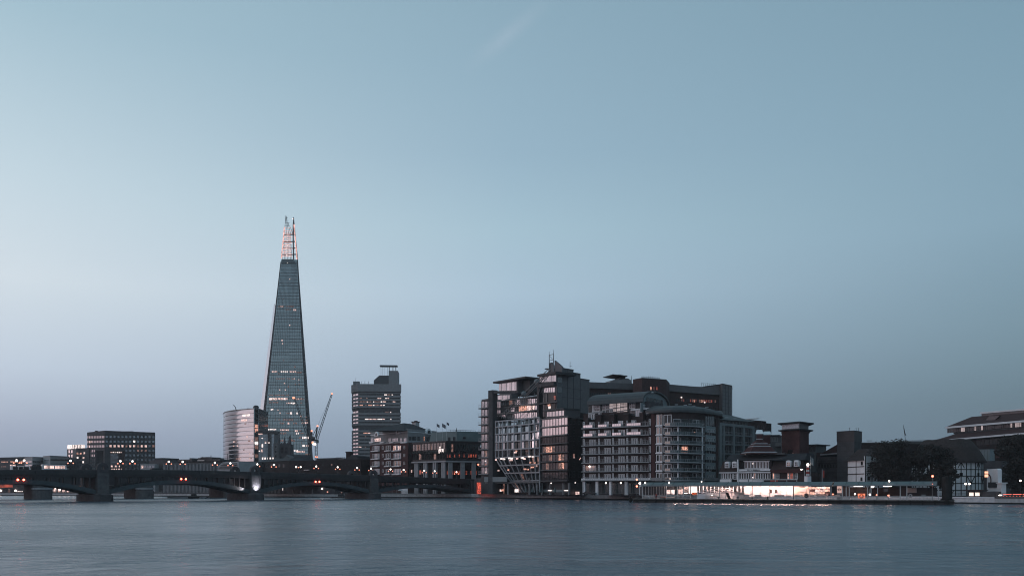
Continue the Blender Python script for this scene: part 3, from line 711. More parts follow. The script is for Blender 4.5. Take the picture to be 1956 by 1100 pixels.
# banded glass tower with the curved front
def curved_tower():
    zt = gz(781, 868 * .86)
    pts = [(425.5, 925), (428, 910), (433, 898), (441, 888), (450, 881), (461, 875), (473, 869.5), (485, 864)]
    KY = .86; raw = [P(x, y * KY) for x, y in pts]; pl = []
    for i in range(len(raw) - 1):
        a, b0, c0, d0 = raw[max(0, i - 1)], raw[i], raw[i + 1], raw[min(len(raw) - 1, i + 2)]
        for k in range(3): u = k / 3; pl.append(.5 * (2 * b0 + (c0 - a) * u + (2 * a - 5 * b0 + 4 * c0 - d0) * u * u + (3 * b0 - a - 3 * c0 + d0) * u ** 3))
    pl.append(raw[-1]); t = thing('curved_glass_tower', 'curved glass office tower of leaning silver bands below the tall spire', 'building', (*P(462, 880 * .86), GZ))
    core = pl + [P(494, 866 * KY), P(512, 905 * KY), P(512, 905 * KY) + V((-8, 30)), pl[0] + V((6, 30))]
    cc = sum(core, V((0, 0))) / len(core)
    MB().prism([p + (cc - p).normalized() * 5 for p in core], GZ, zt - 1).build('wall', M['panel_grey'], t)
    n = 13; z0 = gz(889, 868 * KY); fh = (zt - z0) / n
    for k in range(n):
        za, zb = z0 + k * fh, z0 + (k + 1) * fh - .25; b = MB(); vs, fs = [], []
        prof = ((0, 0), (.05, .3), (.16, .62), (.32, .85), (.5, 1))
        for i, p in enumerate(pl):
            n_ = (cc - p).normalized(); vs += [(*(p + n_ * d), za + (zb - za) * h) for d, h in prof]
        for i in range(len(pl) - 1):
            for j in range(4): a, c = i * 5 + j, (i + 1) * 5 + j; fs += [(a, c, c + 1, a + 1)]
        b.add(vs, fs); b.build('glass_band', M['glass_shingle'], t, smooth=True)
        b = MB(); e = MB()
        for i in range(len(pl) - 1):
            p, q = pl[i], pl[i + 1]; W = Wall(p, q); b.wbox(W, 0, W.L, -1.4, -.42, zb - .1, zb + .5)
        b.build('floor_edge', M['dark_metal'], t)
    Wd = Wall(P(485.4, 864 * KY), P(493.6, 866 * KY))
    for k in range(n):
        y = 786 + k * 8.1
        b = MB(); boxpx(b, Wd.off(-1.5), 485.5, 493.5, y, y + 6.6, -.3, 0)
        b.build('slot_glazing', {4: M['lit_warm'], 3: M['lit_warm'], 6: M['lit_dim'], 7: M['lit_white'], 8: M['lit_dim'], 10: M['lit_dim'], 12: M['lit_pink']}.get(k, M['glass_dark']), t)
    b = MB(); b.wbox(Wd, -.3, .3, -1.5, .6, GZ, zt + 1); b.build('edge_fin', M['pale_metal'], t)
    Wr = Wall(P(494, 866 * KY), P(512, 905 * KY))
    for k in range(n):
        za = z0 + k * fh; b = MB(); b.wbox(Wr, .2, Wr.L, -.5, .1, za + .2, za + fh - .15); b.build('glass_band', M['glass_teal_dark'] if k > 9 else M['glass_teal'], t)
    b = MB(); b.prism(core, zt - .3, zt + .5); b.build('roof', M['grey_metal'], t)
    MB().ball((*(P(489, 874 * KY)), zt + 2.0), 2.6, 10, sq=.7).build('roof_dome', M['dark_metal'], t)
    b = MB(); p = P(451, 880 * KY); b.bar((*p, zt), (p.x - .5, p.y, zt + 2.4), .5); b.bar((p.x - .5, p.y, zt + 2.4), (p.x - 2.3, p.y, zt + 4.6), .45); b.build('roof_davit', M['dark_metal'], t)
    b = MB(); p = P(476, 880 * KY); b.bar((p.x - 2, p.y, zt + 1.4), (p.x + 2, p.y, zt + 1.4), .35); b.bar((*p, zt), (*p, zt + 1.4), .3); b.build('roof_rail', M['dark_metal'], t)
    # scattered lit rooms behind the bands
    for _ in range(26):
        k = pick(*[(i, (6 if i < 7 else .8)) for i in range(n)]); i = random.randrange(10, len(pl) - 1); W = Wall(pl[i], pl[min(len(pl) - 1, i + 2)])
        s = random.uniform(.5, W.L - 3); b = MB(); o = -.32; za = z0 + k * fh + fh * .55
        b.wbox(W, s, s + random.uniform(.8, 2.6), o, o + .1 + .28, za, za + fh * .28); b.build('lit_window', pick((M['lit_dim'], 3), (M['lit_pink'], 2)), t)
    for a, c, k, m in ((463, 477, 11.4, 'lit_white'), (452, 472, 10.3, 'lit_pink')):
        W = Wall(raw[5], raw[7]); b = MB(); z = z0 + k * fh; b.wbox(W, max(0, W.at(a)), W.at(c), .05 - .3, .12, z, z + fh * .45); b.build('lit_window', M[m], t)
curved_tower()

def glass_block():
    W = Wall(P(493, 722), P(524.5, 720)); t = thing('glass_block', 'small blue green glass block in front of the tall spire', 'building', base(W, GZ))
    zt = W.z(5, 828); b = MB(); b.wbox(W, 0, W.L, -9, 0, GZ, zt); b.build('wall', M['panel_grey'], t)
    b = MB(); b.wbox(W, -1.5, W.at(529), -6, .6, zt, W.z(5, 823)); b.build('roof_frame', M['dark_metal'], t)
    S = Wall(P(524.5, 720), P(531, 728)); b = MB(); b.wbox(S, 0.1, S.L, -6, 0, GZ, zt); b.build('side_wall', M['dark_concrete'], t)
    n, m = 6, 9
    for j in range(m):
        for i in range(n):
            x0 = 494.5 + 29.5 * i / n; y0 = 829 + j * 6.2; lit = None
            if j == 7: lit = M['lit_white'] if i in (1, 2, 3, 4, 5) else None
            if (j, i) in ((2, 2), (2, 3)): lit = M['lit_dim']
            winpx(t, W, x0 + .1, x0 + 29.5 / n - .1, y0, y0 + 5.9, 2, 2, M['grey_metal'], M['glass_teal'], M['glass_teal'], o=.02, fr=.08, dep=.1)
            if lit: b = MB(); boxpx(b, W, x0 + 1, x0 + 3.6, y0 + .8, y0 + 4.8, .05, .2); b.build('lit_window', lit, t)
    for x, y, w, h, m in ((500.5, 848, 2, 6, 'lit_white'), (506.5, 844.3, 2, 2, 'lit_white'), (513, 844.3, 2, 2, 'lit_white'), (500.5, 836, 1.6, 1.6, 'lit_white'), (499.5, 858, 2, 5, 'lit_pink'), (495, 860, 2, 2, 'lit_white'), (494, 827.5, 2, 1.8, 'lit_pink'), (497, 827.5, 1.5, 1.8, 'lit_pink'), (500, 827.5, 1.5, 1.8, 'lit_pink')):
        b = MB(); boxpx(b, W, x, x + w, y, y + h, .05, .72); b.build('lit_window', M[m], t)
glass_block()

# ------------------------------------------------------------------ the tall glass spire
def spire():
    Y0 = 970.0
    def q(px, py, dy=0): Yy = Y0 + dy; return V(((px - CX) / FPX * Yy, Yy, gz(py, Yy)))
    t = thing('glass_spire', 'tall tapering glass skyscraper with an open spiked top lit pink', 'skyscraper', (*P(548, Y0 + 20), GZ))
    def slab(name, m, pts, th=.5, mi=0):
        n = (pts[1] - pts[0]).cross(pts[2] - pts[0]).normalized()
        if n.y > 0: n = -n
        b = MB(); b.hexa([p - n * th for p in pts], pts); return b.build(name, m, t)
    # bottom row 905, facets lean back as they rise
    ap = 26                                                            # how far the tip stands behind the foot
    def edge(x0, y0, x1, y1, y): return x0 + (x1 - x0) * (y - y0) / (y1 - y0)
    lean = lambda y: ap * (905 - y) / (905 - 412)
    Lx = lambda y: edge(495.5, 905, 537.2, 497, y); Rx = lambda y: edge(590.8, 905, 567.0, 497, y); R2 = lambda y: edge(595.8, 905, 569.3, 497, y)
    f = lambda xf, y, d=0: q(xf(y), y, lean(y) + d)
    mid = lambda y: (Lx(y) + Rx(y)) / 2 + 4
    # core mass behind the facets
    b = MB(); b.hexa([f(Lx, 905, 1.2), f(R2, 905, 3.5), q(600, 905, 52), q(512, 905, 60)], [f(Lx, 497, 1.2), f(R2, 497, 3.5), q(569, 497, 38), q(540, 497, 40)]); b.build('core', M['dark_concrete'], t)
    y = 905.2
    while y > 498:                                                    # one strip of glass a floor on each of the two front facets
        u = max(y - 6.3, 496)
        slab('glass_band', M['glass_teal'], [f(Lx, y), f(mid, y), f(mid, u), f(Lx, u)]); slab('glass_band', M['glass_teal'], [f(mid, y, .25), f(Rx, y, .25), f(Rx, u, .25), f(mid, u, .25)]); y -= 6.3
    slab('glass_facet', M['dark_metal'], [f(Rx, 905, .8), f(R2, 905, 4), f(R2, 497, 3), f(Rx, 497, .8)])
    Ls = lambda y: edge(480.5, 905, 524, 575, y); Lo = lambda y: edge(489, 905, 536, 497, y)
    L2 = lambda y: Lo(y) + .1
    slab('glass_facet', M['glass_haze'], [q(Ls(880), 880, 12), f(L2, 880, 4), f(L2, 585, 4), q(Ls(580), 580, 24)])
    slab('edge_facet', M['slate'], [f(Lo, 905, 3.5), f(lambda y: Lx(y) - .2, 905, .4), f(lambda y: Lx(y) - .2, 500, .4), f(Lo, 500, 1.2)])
    # floor lines and mullions: hundreds of fine bars on one curtain wall
    g = MB(); y = 899.0
    while y > 499:
        g.bar(f(lambda v: Lx(v) + .5, y, -.15), f(lambda v: Rx(v) - .3, y, -.1), .3); y -= 6.3 if True else 0
    for k in range(1, 16):
        fx = lambda v, k=k: Lx(v) + (Rx(v) - Lx(v)) * k / 16
        g.bar(f(fx, 905, -.12), f(fx, 498, -.12), .12)
    o = g.build('curtain_wall_grid', M['zinc'], t); o['kind'] = 'stuff'
    def lit(x0, x1, y, h, m, n=1, keep=1.0):
        for i in range(n):
            if random.random() > keep: continue
            a = x0 + (x1 - x0) * (i + .1) / n; c = x0 + (x1 - x0) * (i + .88 - .3 * random.random() * (n > 1)) / n
            d = -.45; hh = h * random.uniform(.7, 1.0) if n > 1 else h
            b = MB(); b.hexa([q(a, y + hh, lean(y + hh) + .2), q(c, y + hh, lean(y + hh) + .2), q(c, y, lean(y) + .2), q(a, y, lean(y) + .2)], [q(a, y + hh, lean(y + hh) + d), q(c, y + hh, lean(y + hh) + d), q(c, y, lean(y) + d), q(a, y, lean(y) + d)])
            b.build('lit_window', M[m], t)
    lit(525, 562, 584.5, 2, 'lit_dim', 12, .8); lit(527, 560, 584.5, 1.8, 'lit_pink', 12, .35); lit(560, 567, 590.5, 3, 'lit_pink', 2); lit(545, 556, 590.5, 1.4, 'lit_dim', 4)
    lit(552.5, 554.5, 620, 2, 'lit_pink'); lit(552.5, 554.3, 532, 2, 'lit_pink'); lit(544, 546, 743.5, 2, 'lit_pink'); lit(541, 542.2, 570, 1.2, 'lit_dim')
    lit(519, 530, 708.5, 2.6, 'lit_pink', 4); lit(536, 551, 708.5, 3, 'lit_white', 4); lit(553, 566, 708.5, 2.6, 'lit_pink', 4); lit(566, 578, 710, 2.4, 'lit_dim', 4)
    lit(524, 560, 722, 2, 'lit_dim', 12, .5); lit(561, 563, 722, 2, 'lit_pink'); lit(570, 571.5, 724, 1.6, 'lit_pink'); lit(524, 580, 733, 1.8, 'lit_dim', 16, .3)
    lit(514, 552, 753.5, 2.4, 'lit_dim', 14, .7); lit(513.5, 550, 759.5, 4.6, 'lit_pink', 13); lit(514, 549, 760, 4, 'lit_white', 9, .5); lit(563, 581, 760.5, 3.4, 'lit_dim', 6); lit(566, 580, 760.5, 2, 'lit_pink', 5, .5)
    lit(513, 532, 767.5, 2.2, 'lit_dim', 7); lit(547, 556, 768.5, 2.4, 'lit_pink', 3); lit(555, 565, 768.5, 3, 'lit_white', 3); lit(573, 580, 768.5, 2, 'lit_dim', 3, .6)
    lit(517, 523, 780.5, 3, 'lit_white', 2); lit(530, 532, 782, 1.4, 'lit_pink'); lit(554, 558, 787, 4, 'lit_white'); lit(566, 569, 787.5, 3.2, 'lit_white'); lit(547, 553, 788, 1.8, 'lit_dim', 3)
    lit(573, 577, 793.5, 3.6, 'lit_pink', 2); lit(583, 586, 795, 2, 'lit_dim'); lit(540, 560, 800, 3, 'lit_dim', 7); lit(573, 588, 801, 2.4, 'lit_dim', 5, .6)
    lit(534, 544, 806.5, 3.6, 'lit_dim', 3); lit(549, 553, 806.5, 3.5, 'lit_pink'); lit(560, 568, 806.5, 3.2, 'lit_dim', 3); lit(576, 589, 806, 3, 'lit_pink', 4, .8)
    lit(512, 528, 818.6, 2.8, 'lit_white', 6); lit(535, 552, 819.5, 3, 'lit_pink', 6, .8); lit(563, 569, 821, 3.6, 'lit_pink', 2); lit(571, 576, 821, 2.4, 'lit_dim', 2)
    lit(533, 547, 825.5, 3.8, 'lit_dim', 4); lit(565, 572, 826, 3, 'lit_white', 2); lit(573, 580, 826, 2, 'lit_dim', 2)
    lit(577, 591, 833.5, 5, 'lit_white', 5); lit(571, 575, 834, 4, 'lit_dim', 2); lit(556, 563, 840, 3, 'lit_dim', 3); lit(534, 545, 839, 4, 'lit_dim', 3); lit(577, 583, 849, 3.6, 'lit_white', 1); lit(584, 592, 850, 2.4, 'lit_pink', 2)
    lit(556, 570, 859, 2.8, 'lit_white', 5); lit(566, 583, 861, 3, 'lit_pink', 5); lit(583, 592, 866, 3, 'lit_dim', 3); lit(581, 590, 871, 4, 'lit_pink', 3, .8); lit(586, 592, 874, 2, 'lit_dim', 2)
    for _ in range(24):
        y = 560 + random.random() ** .6 * 320; y = 899 - 6.3 * round((899 - y) / 6.3) - 4.6; x = random.uniform(Lx(y) + 5, Rx(y) - 6); lit(x, x + random.uniform(1, 3.4), y, 2.4, pick(('lit_dim', 5), ('lit_pink', 1)))
    # open crown: floors with lit edges, two unequal blades
    for y, xr in ((448, 557), (461.5, 558.5), (474, 559.5), (486, 560)):
        xl = edge(537.6, 497, 543.2, 445, y)
        b = MB(); b.hexa([q(xl, y + 1.4, lean(y) + 1), q(xr, y + 1.4, lean(y) + 1), q(xr, y + 1.4, lean(y) + 12), q(xl, y + 1.4, lean(y) + 12)], [q(xl, y - .6, lean(y) + 1), q(xr, y - .6, lean(y) + 1), q(xr, y - .6, lean(y) + 12), q(xl, y - .6, lean(y) + 12)]); b.build('crown_floor', M['panel_grey'], t)
        b = MB(); b.bar(q(xr, y, lean(y) + 2), q(edge(566.5, 497, 562, 430, y), y, lean(y) + 2), 1.1); b.build('crown_beam', M['panel_grey'], t)
    k = 0
    for y in (445.5, 449.5, 453, 457, 460.5, 464.5, 468, 471.5, 475, 478.5, 482, 485.5, 489.5):
        xl = edge(537.6, 497, 543.2, 445, y); k += 1
        b = MB(); b.bar(q(xl + (0 if k % 2 else 3), y, lean(y) + .6), q(557 - (k % 3) * 1.3 + (y - 445) * .04, y, lean(y) + .6), .62); b.build('crown_light', M['crown_light'], t)
    for x in (540, 543, 546, 549, 552, 555, 557.5):
        b = MB(); ytop = max(447, 447); b.bar(q(x + (548 - x) * 0, 497, lean(497) + 1.5), q(548 + (x - 548) * .72, ytop, lean(ytop) + 1.5), .35); b.build('crown_mullion', M['panel_grey'], t)
    # lattice blade
    for y in (416, 421, 426, 431, 436, 441, 446):
        w = (y - 410) * .165 + .7; c = 546.6 + (y - 412) * .08
        b = MB(); b.bar(q(c - w, y, lean(y)), q(c + w * 1.5, y, lean(y)), .4); b.build('blade_rung', M['crown_light'] if y > 434 else M['pale_metal'], t)
    for dx, top in ((-1, 412), (-.4, 412), (.3, 414), (.9, 424), (1.5, 434)):
        b = MB(); c = 546.6; b.bar(q(546.6 + (top - 412) * .08 + dx * ((top - 410) * .165 + .3), top, lean(top)), q(549.4 + dx * 6.4, 447, lean(447)), .4); b.build('blade_rail', M['panel_grey'], t)
    slab('glass_blade', M['panel_grey'], [q(558.6, 448, lean(448)), q(562.6, 448, lean(448)), q(561.3, 416, lean(416)), q(560.5, 414, lean(414)), q(559, 430, lean(430))])
    slab('glass_blade', M['panel_grey'], [q(559.5, 497, lean(497) + 2), q(562, 497, lean(497) + 2), q(561, 448, lean(448) + 2), q(558.8, 448, lean(448) + 2)])
    b = MB(); b.bar(q(561.6, 429, lean(429) - .3), q(567.2, 495, lean(495) - .3), 1.0); b.build('crown_light', M['crown_light'], t)
    b = MB(); b.bar(q(543.4, 434, lean(434) - .3), q(537.4, 493, lean(493) - .3), 1.0); b.build('crown_light', M['crown_light'], t)
    b = MB(); b.bar(q(560.6, 416, lean(416) + .4), q(568.6, 497, lean(497) + .4), .9); b.build('edge_spar', M['panel_grey'], t)
    MB().ball(q(559.2, 418, lean(418) - .5), .7, 8).build('beacon', M['lit_white'], t)
    for x, y in ((550, 447.5), (549, 452), (549, 456), (549, 460.5), (549, 469), (548, 474), (548, 479), (554, 480.5), (548, 487), (554, 489.5), (549, 502)):
        MB().ball(q(x, y, lean(y) - .2), .5, 6).build('lamp', M['lit_white'], t)
    b = MB(); b.hexa([q(537.4, 505, lean(505) - .1), q(566.5, 505, lean(505) - .1), q(566.5, 505, lean(505) + 10), q(537.4, 505, lean(505) + 10)], [q(538, 495, lean(495) - .1), q(560, 495, lean(495) - .1), q(560, 495, lean(495) + 10), q(538, 495, lean(495) + 10)]); b.build('plant_floor', M['glass_teal_dark'], t)
spire()

# ------------------------------------------------------------------ luffing tower cranes
def lattice(name, m, root, p, q_, w0, w1, n, ch=.28):
    p, q_ = V(p), V(q_); d = (q_ - p).normalized(); a = d.cross(V((0, 1, 0))).normalized(); b2 = a.cross(d); b = MB()
    cs = [(1, 1), (-1, 1), (-1, -1), (1, -1)]
    at = lambda f, c: p + (q_ - p) * f + (a * c[0] + b2 * c[1]) * ((w0 + (w1 - w0) * f) / 2)
    for c in cs: b.bar(at(0, c), at(1, c), ch)
    for i in range(n):
        for k in range(4):
            c, e = cs[k], cs[(k + 1) % 4]; b.bar(at(i / n, c if i % 2 else e), at((i + 1) / n, e if i % 2 else c), ch * .6)
    return b.build(name, m, root)
def crane(Y, mast, jib, apex, back, label, foot=900, extra=True):
    q = lambda x, y: V(((x - CX) / FPX * Y, Y, gz(y, Y))); t = thing('tower_crane', label, 'crane', (*P(mast[0], Y), GZ), 'tower cranes')
    f = q(mast[0], foot); f.z = GZ
    lattice('mast', M['grey_metal'] if extra else M['dark_metal'], t, f, q(*mast), 2.1, 2.1, 16)
    lattice('jib', M['grey_metal'] if extra else M['dark_metal'], t, q(mast[0] + (1.5 if extra else -2), mast[1]), q(*jib), 1.9, 1.1, 20, .24)
    b = MB(); b.box(q((mast[0] + back[0]) / 2 + .5, mast[1] + 1.5), (abs(back[0] - mast[0]) * Y / FPX + 2.5, 3, 1.6)); b.build('machinery_deck', M['dark_metal'], t)
    MB().box(q(back[0], back[1] + 2), (2.6, 3, 4)).build('counterweight', M['dark_concrete'], t)
    b = MB(); s = 1 if extra else -1
    b.bar(q(mast[0] - 3 * s, mast[1]), q(*apex), .7); b.bar(q(mast[0], mast[1]), q(*apex), .7); b.bar(q(back[0], back[1]), q(*apex), .5); b.build('a_frame', M['dark_metal'], t)
    b = MB(); b.bar(q(*apex), q(*jib), .14); b.build('pendant_cable', M['dark_metal'], t)
    b = MB(); b.box(q(mast[0] + 2.3 * s, mast[1] + 4), (2.4, 2.4, 3)); b.build('cab', M['grey_metal'], t)
    for p in (jib, apex): MB().ball(q(p[0], p[1] - .3), 1.0, 8).build('warning_lamp', M['globe_warm'], t)
    return t, q
tc, q = crane(880, (604, 839), (634, 752), (606.5, 813.5), (595.5, 836), 'grey tower crane with its long jib raised steeply beside the tall spire')
MB().ball(q(597.5, 845), 1.3, 8).build('work_lamp', M['globe_warm'], tc)
for p in ((599, 847.5), (602, 848)): MB().ball(q(*p), 1.0, 8).build('work_lamp', M['globe_white'], tc)
for p in ((603, 872), (606, 872.5)): MB().ball(q(*p), .8, 8).build('work_lamp', M['globe_warm'], tc)
tc, q = crane(890, (592, 838), (562, 760), (595.4, 823), (599, 836), 'dark tower crane whose jib crosses the face of the tall spire', extra=False)
MB().ball(q(560.5, 759.5), 1.2, 10).build('warning_lamp', M['globe_warm'], tc)

# ------------------------------------------------------------------ the church with its pinnacled tower
def church():
    Y = 690; t = thing('church', 'grey stone church with a square tower of four pinnacles', 'church', (*P(545, Y), GZ))
    W = Wall(P(533, Y), P(555, Y)); z1 = W.z(4, 847.5)
    b = MB(); b.wbox(W, 0, W.L, -9.5, 0, GZ, z1); b.build('tower', M['dark_stone'], t)
    b = MB(); n = 6
    for i in range(n): b.wbox(W, W.L * i / n, W.L * (i + .6) / n, -.4, .2, z1, z1 + .9)
    b.wbox(W, -.1, W.L + .1, -.5, .25, z1 - .5, z1); b.build('battlements', M['dark_stone'], t)
    for x in (536, 544.5): winpx(t, W, x, x + 5.5, 853, 866, 2, 2, M['dark_stone'], M['rubber'], fr=.4, mu=.3, dep=.3, name='louvre_window')
    for x, o, top in ((533.5, .1, 826.5), (554.5, .1, 829), (547, -9, 830), (538, -9, 832)):
        s = W.at(x); p = W.p(s, o, 0); b = MB(); b.lathe((p.x, p.y, GZ if o > 0 else z1 - 2), [(.85, 0), (.85, (z1 + 1.2) - (GZ if o > 0 else z1 - 2)), (.95, z1 + 1.5 - (GZ if o > 0 else z1 - 2)), (.05, gz(top, p.y) - (GZ if o > 0 else z1 - 2))], 8); b.build('pinnacle', M['dark_stone'], t)
    S = Wall(P(522.5, Y - 12), P(531.5, Y - 12)); b = MB(); b.wbox(S, 0, S.L, -4, 0, GZ, S.z(2, 846)); b.build('stair_turret', M['grey_stone'], t)
    for k in range(3): winpx(t, S, 525, 529, 850 + k * 9, 856 + k * 9, 1, 1, M['pale_stone'], M['rubber'], fr=.15)
    N = Wall(P(538, Y - 25), P(556, Y - 25)); zc = N.z(4, 868)
    b = MB(); b.wpoly(N, [(0, GZ), (N.L, GZ), (N.L, N.z(4, 876)), (N.L * .55, zc), (0, N.z(4, 878))], -16, 0); b.build('transept', M['grey_stone'], t)
    for k in range(2):
        for x in (541, 547.5): winpx(t, N, x, x + 3.6, 877 + k * 10, 884 + k * 10, 1, 2, M['pale_stone'], M['rubber'], fr=.2)
    A = Wall(P(553, Y - 10), P(602, Y - 4)); b = MB(); b.wbox(A, 0, A.L, -9, 0, GZ, A.z(8, 880)); b.build('nave', M['dark_stone'], t)
    b = MB(); z0, z2 = A.z(8, 880), A.z(8, 868); b.hexa([A.p(-.3, .3, z0), A.p(A.L, .3, z0), A.p(A.L, -9.3, z0), A.p(-.3, -9.3, z0)], [A.p(0, -4.2, z2), A.p(A.L * .75, -4.2, z2), A.p(A.L * .75, -4.8, z2), A.p(0, -4.8, z2)]); b.build('roof', M['slate'], t)
    for k in range(5): winpx(t, A, 559 + k * 8, 562.5 + k * 8, 884, 894, 1, 2, M['grey_stone'], M['rubber'], fr=.2)
church()

def dark_rows():
    W = Wall(P(494, 600), P(552, 560)); t = thing('dark_terrace', 'dark low terrace below the church beside the floodlit pier', 'building', base(W, GZ))
    b = MB(); b.wbox(W, 0, W.L, -14, 0, GZ, W.z(10, 882)); b.build('wall', M['dark_brick'], t)
    b = MB(); z0, z2 = W.z(10, 882), W.z(10, 876); b.hexa([W.p(0, .3, z0), W.p(W.L, .3, z0), W.p(W.L, -14, z0), W.p(0, -14, z0)], [W.p(1, -6, z2), W.p(W.L - 5, -6, z2), W.p(W.L - 5, -8, z2), W.p(1, -8, z2)]); b.build('roof', M['slate'], t)
    for k in range(6): winpx(t, W, 500 + k * 8, 503.5 + k * 8, 886, 892, 2, 2, M['grey_stone'], M['glass_dark'])
    W = Wall(P(552, 560), P(690, 525)); t = thing('dark_terrace', 'long dark brick riverside terrace below the crane and the hospital tower', 'building', base(W, GZ))
    b = MB(); b.wbox(W, 0, W.L, -16, 0, GZ, W.z(20, 879)); b.build('wall', M['dark_brick'], t)
    b = MB(); boxpx(b, W.off(-3), 604, 642, 874.5, 880, -10, 0); b.build('roof_storey', M['slate'], t)
    b = MB(); boxpx(b, W.off(-4), 633, 657, 876, 880, -10, 0); b.build('roof_storey', M['zinc'], t)
    b = MB(); s0, s1 = W.at(633), W.at(657)
    for z in (W.z(20, 873.5), W.z(20, 875)): b.wbox(W, s0, s1, -4.1, -4, z - .06, z + .06)
    for i in range(7): s = s0 + (s1 - s0) * i / 6; b.wbox(W, s - .05, s + .05, -4.1, -4, W.z(20, 876), W.z(20, 873.5))
    b.build('roof_rail', M['dark_metal'], t)
    b = MB(); boxpx(b, W.off(-6), 661, 667.5, 863, 880, -3, 0); boxpx(b, W.off(-5.8), 660.3, 668.2, 862, 864.2, -3.4, .2); b.build('chimney', M['dark_brick'], t)
    b = MB(); z0 = W.z(30, 880); s0, s1 = W.at(655), W.at(683); b.wpoly(W, [(s0, z0), (s1, z0), (s1 - 2, W.z(35, 872)), ((s0 + s1) / 2, W.z(35, 870)), (s0 + 2, W.z(33, 876))], -12, -1); b.build('roof', M['slate'], t)
    for k in range(15):
        x = 558 + k * 8.3; winpx(t, W, x, x + 2.6, 885.5, 889.5, 1, 2, M['dark_metal'], M['rubber'], M['lit_dim'] if k in (9,) else None)
    b = MB(); boxpx(b, W, 582, 592, 896.5, 897.6, .1, .8); b.build('sill_band', M['pale_metal'], t)
    # arcade seen under the bridge
    W = Wall(P(505, 470), P(640, 440)); t = thing('riverside_arcade', 'dark riverside arcade with pale pointed arches seen under the bridge', 'building', base(W, GZ))
    b = MB(); b.wbox(W, 0, W.L, -10, 0, 0.5, W.z(15, 924)); b.build('wall', M['dark_stone'], t)
    for x in (508, 515, 521, 528, 536, 543): b = MB(); boxpx(b, W, x - .9, x + .9, 930, 946, 0, .5); b.build('column', M['grey_stone'], t)
    for x in (560, 575.5, 597): s = W.at(x); z = W.z(s, 942); b = MB(); b.wpoly(W, [(s - .7, z), (s + .7, z), (s + .35, z + 1.2), (s, z + 2.2), (s - .35, z + 1.2)], 0, .3); b.build('arch_window', M['pale_stone'], t)
    b = MB(); boxpx(b, W, 540.3, 541.8, 932, 936, .05, .3); b.build('lit_window', M['lit_white'], t)
    for x, y, m in ((616.3, 933, 'globe_white'), (627, 939, 'lit_warm'), (654, 940, 'lit_dim')): MB().ball(W.p(W.at(x), .5, W.z(W.at(x), y)), .42, 8).build('wall_lamp', M[m], t)
dark_rows()
def mooring(name, label, x0, x1, Y, h, m, cab=None, cat='boat'):
    A, B = P(x0, Y), P(x1, Y - (x1 - x0) * .05); W = Wall(A, B); t = thing(name, label, cat, base(W, 0)); L_ = W.L
    b = MB(); b.hexa([W.p(a, o, -.3) for a, o in ((L_ * .06, 1), (L_ * .9, 1), (L_ * .9, -1.2), (L_ * .06, -1.2))], [W.p(a, o, h) for a, o in ((0, 1.4), (L_, 1.2), (L_, -1.5), (0, -1.6))]); b.build('hull', m, t)
    b = MB(); b.hexa([W.p(a, o, h) for a, o in ((0, 1.45), (L_, 1.25), (L_, -1.55), (0, -1.65))], [W.p(a, o, h + .12) for a, o in ((0, 1.45), (L_, 1.25), (L_, -1.55), (0, -1.65))]); b.build('gunwale', M['dark_metal'], t)
    if cab:
        b = MB(); b.hexa([W.p(L_ * a, o, h + .12) for a, o in ((cab[0], .9), (cab[1], .9), (cab[1], -1), (cab[0], -1))], [W.p(L_ * a, o, h + cab[2]) for a, o in ((cab[0] + .02, .8), (cab[1] - .06, .8), (cab[1] - .06, -.9), (cab[0] + .02, -.9))]); b.build('cabin', m, t)
        for k in range(3): f = cab[0] + (cab[1] - cab[0]) * (k + .2) / 3.2; win(t, W, L_ * f, L_ * f + .9, h + cab[2] * .5, h + cab[2] * .9, fm=M['dark_metal'], o=.9, fr=.05)
mooring('barge', 'long pale barge moored by the finned building under the bridge', 322, 398, 400, .55, M['render_pale'])
mooring('moored_boat', 'small dark boat with a cabin moored beyond the floodlit pier', 362, 378, 392, .7, M['hull'], (.3, .75, 1.3))
mooring('moored_boat', 'small grey launch moored by the arcade under the bridge', 632, 664, 400, .6, M['grey_stone'], (.45, .8, 1.2))

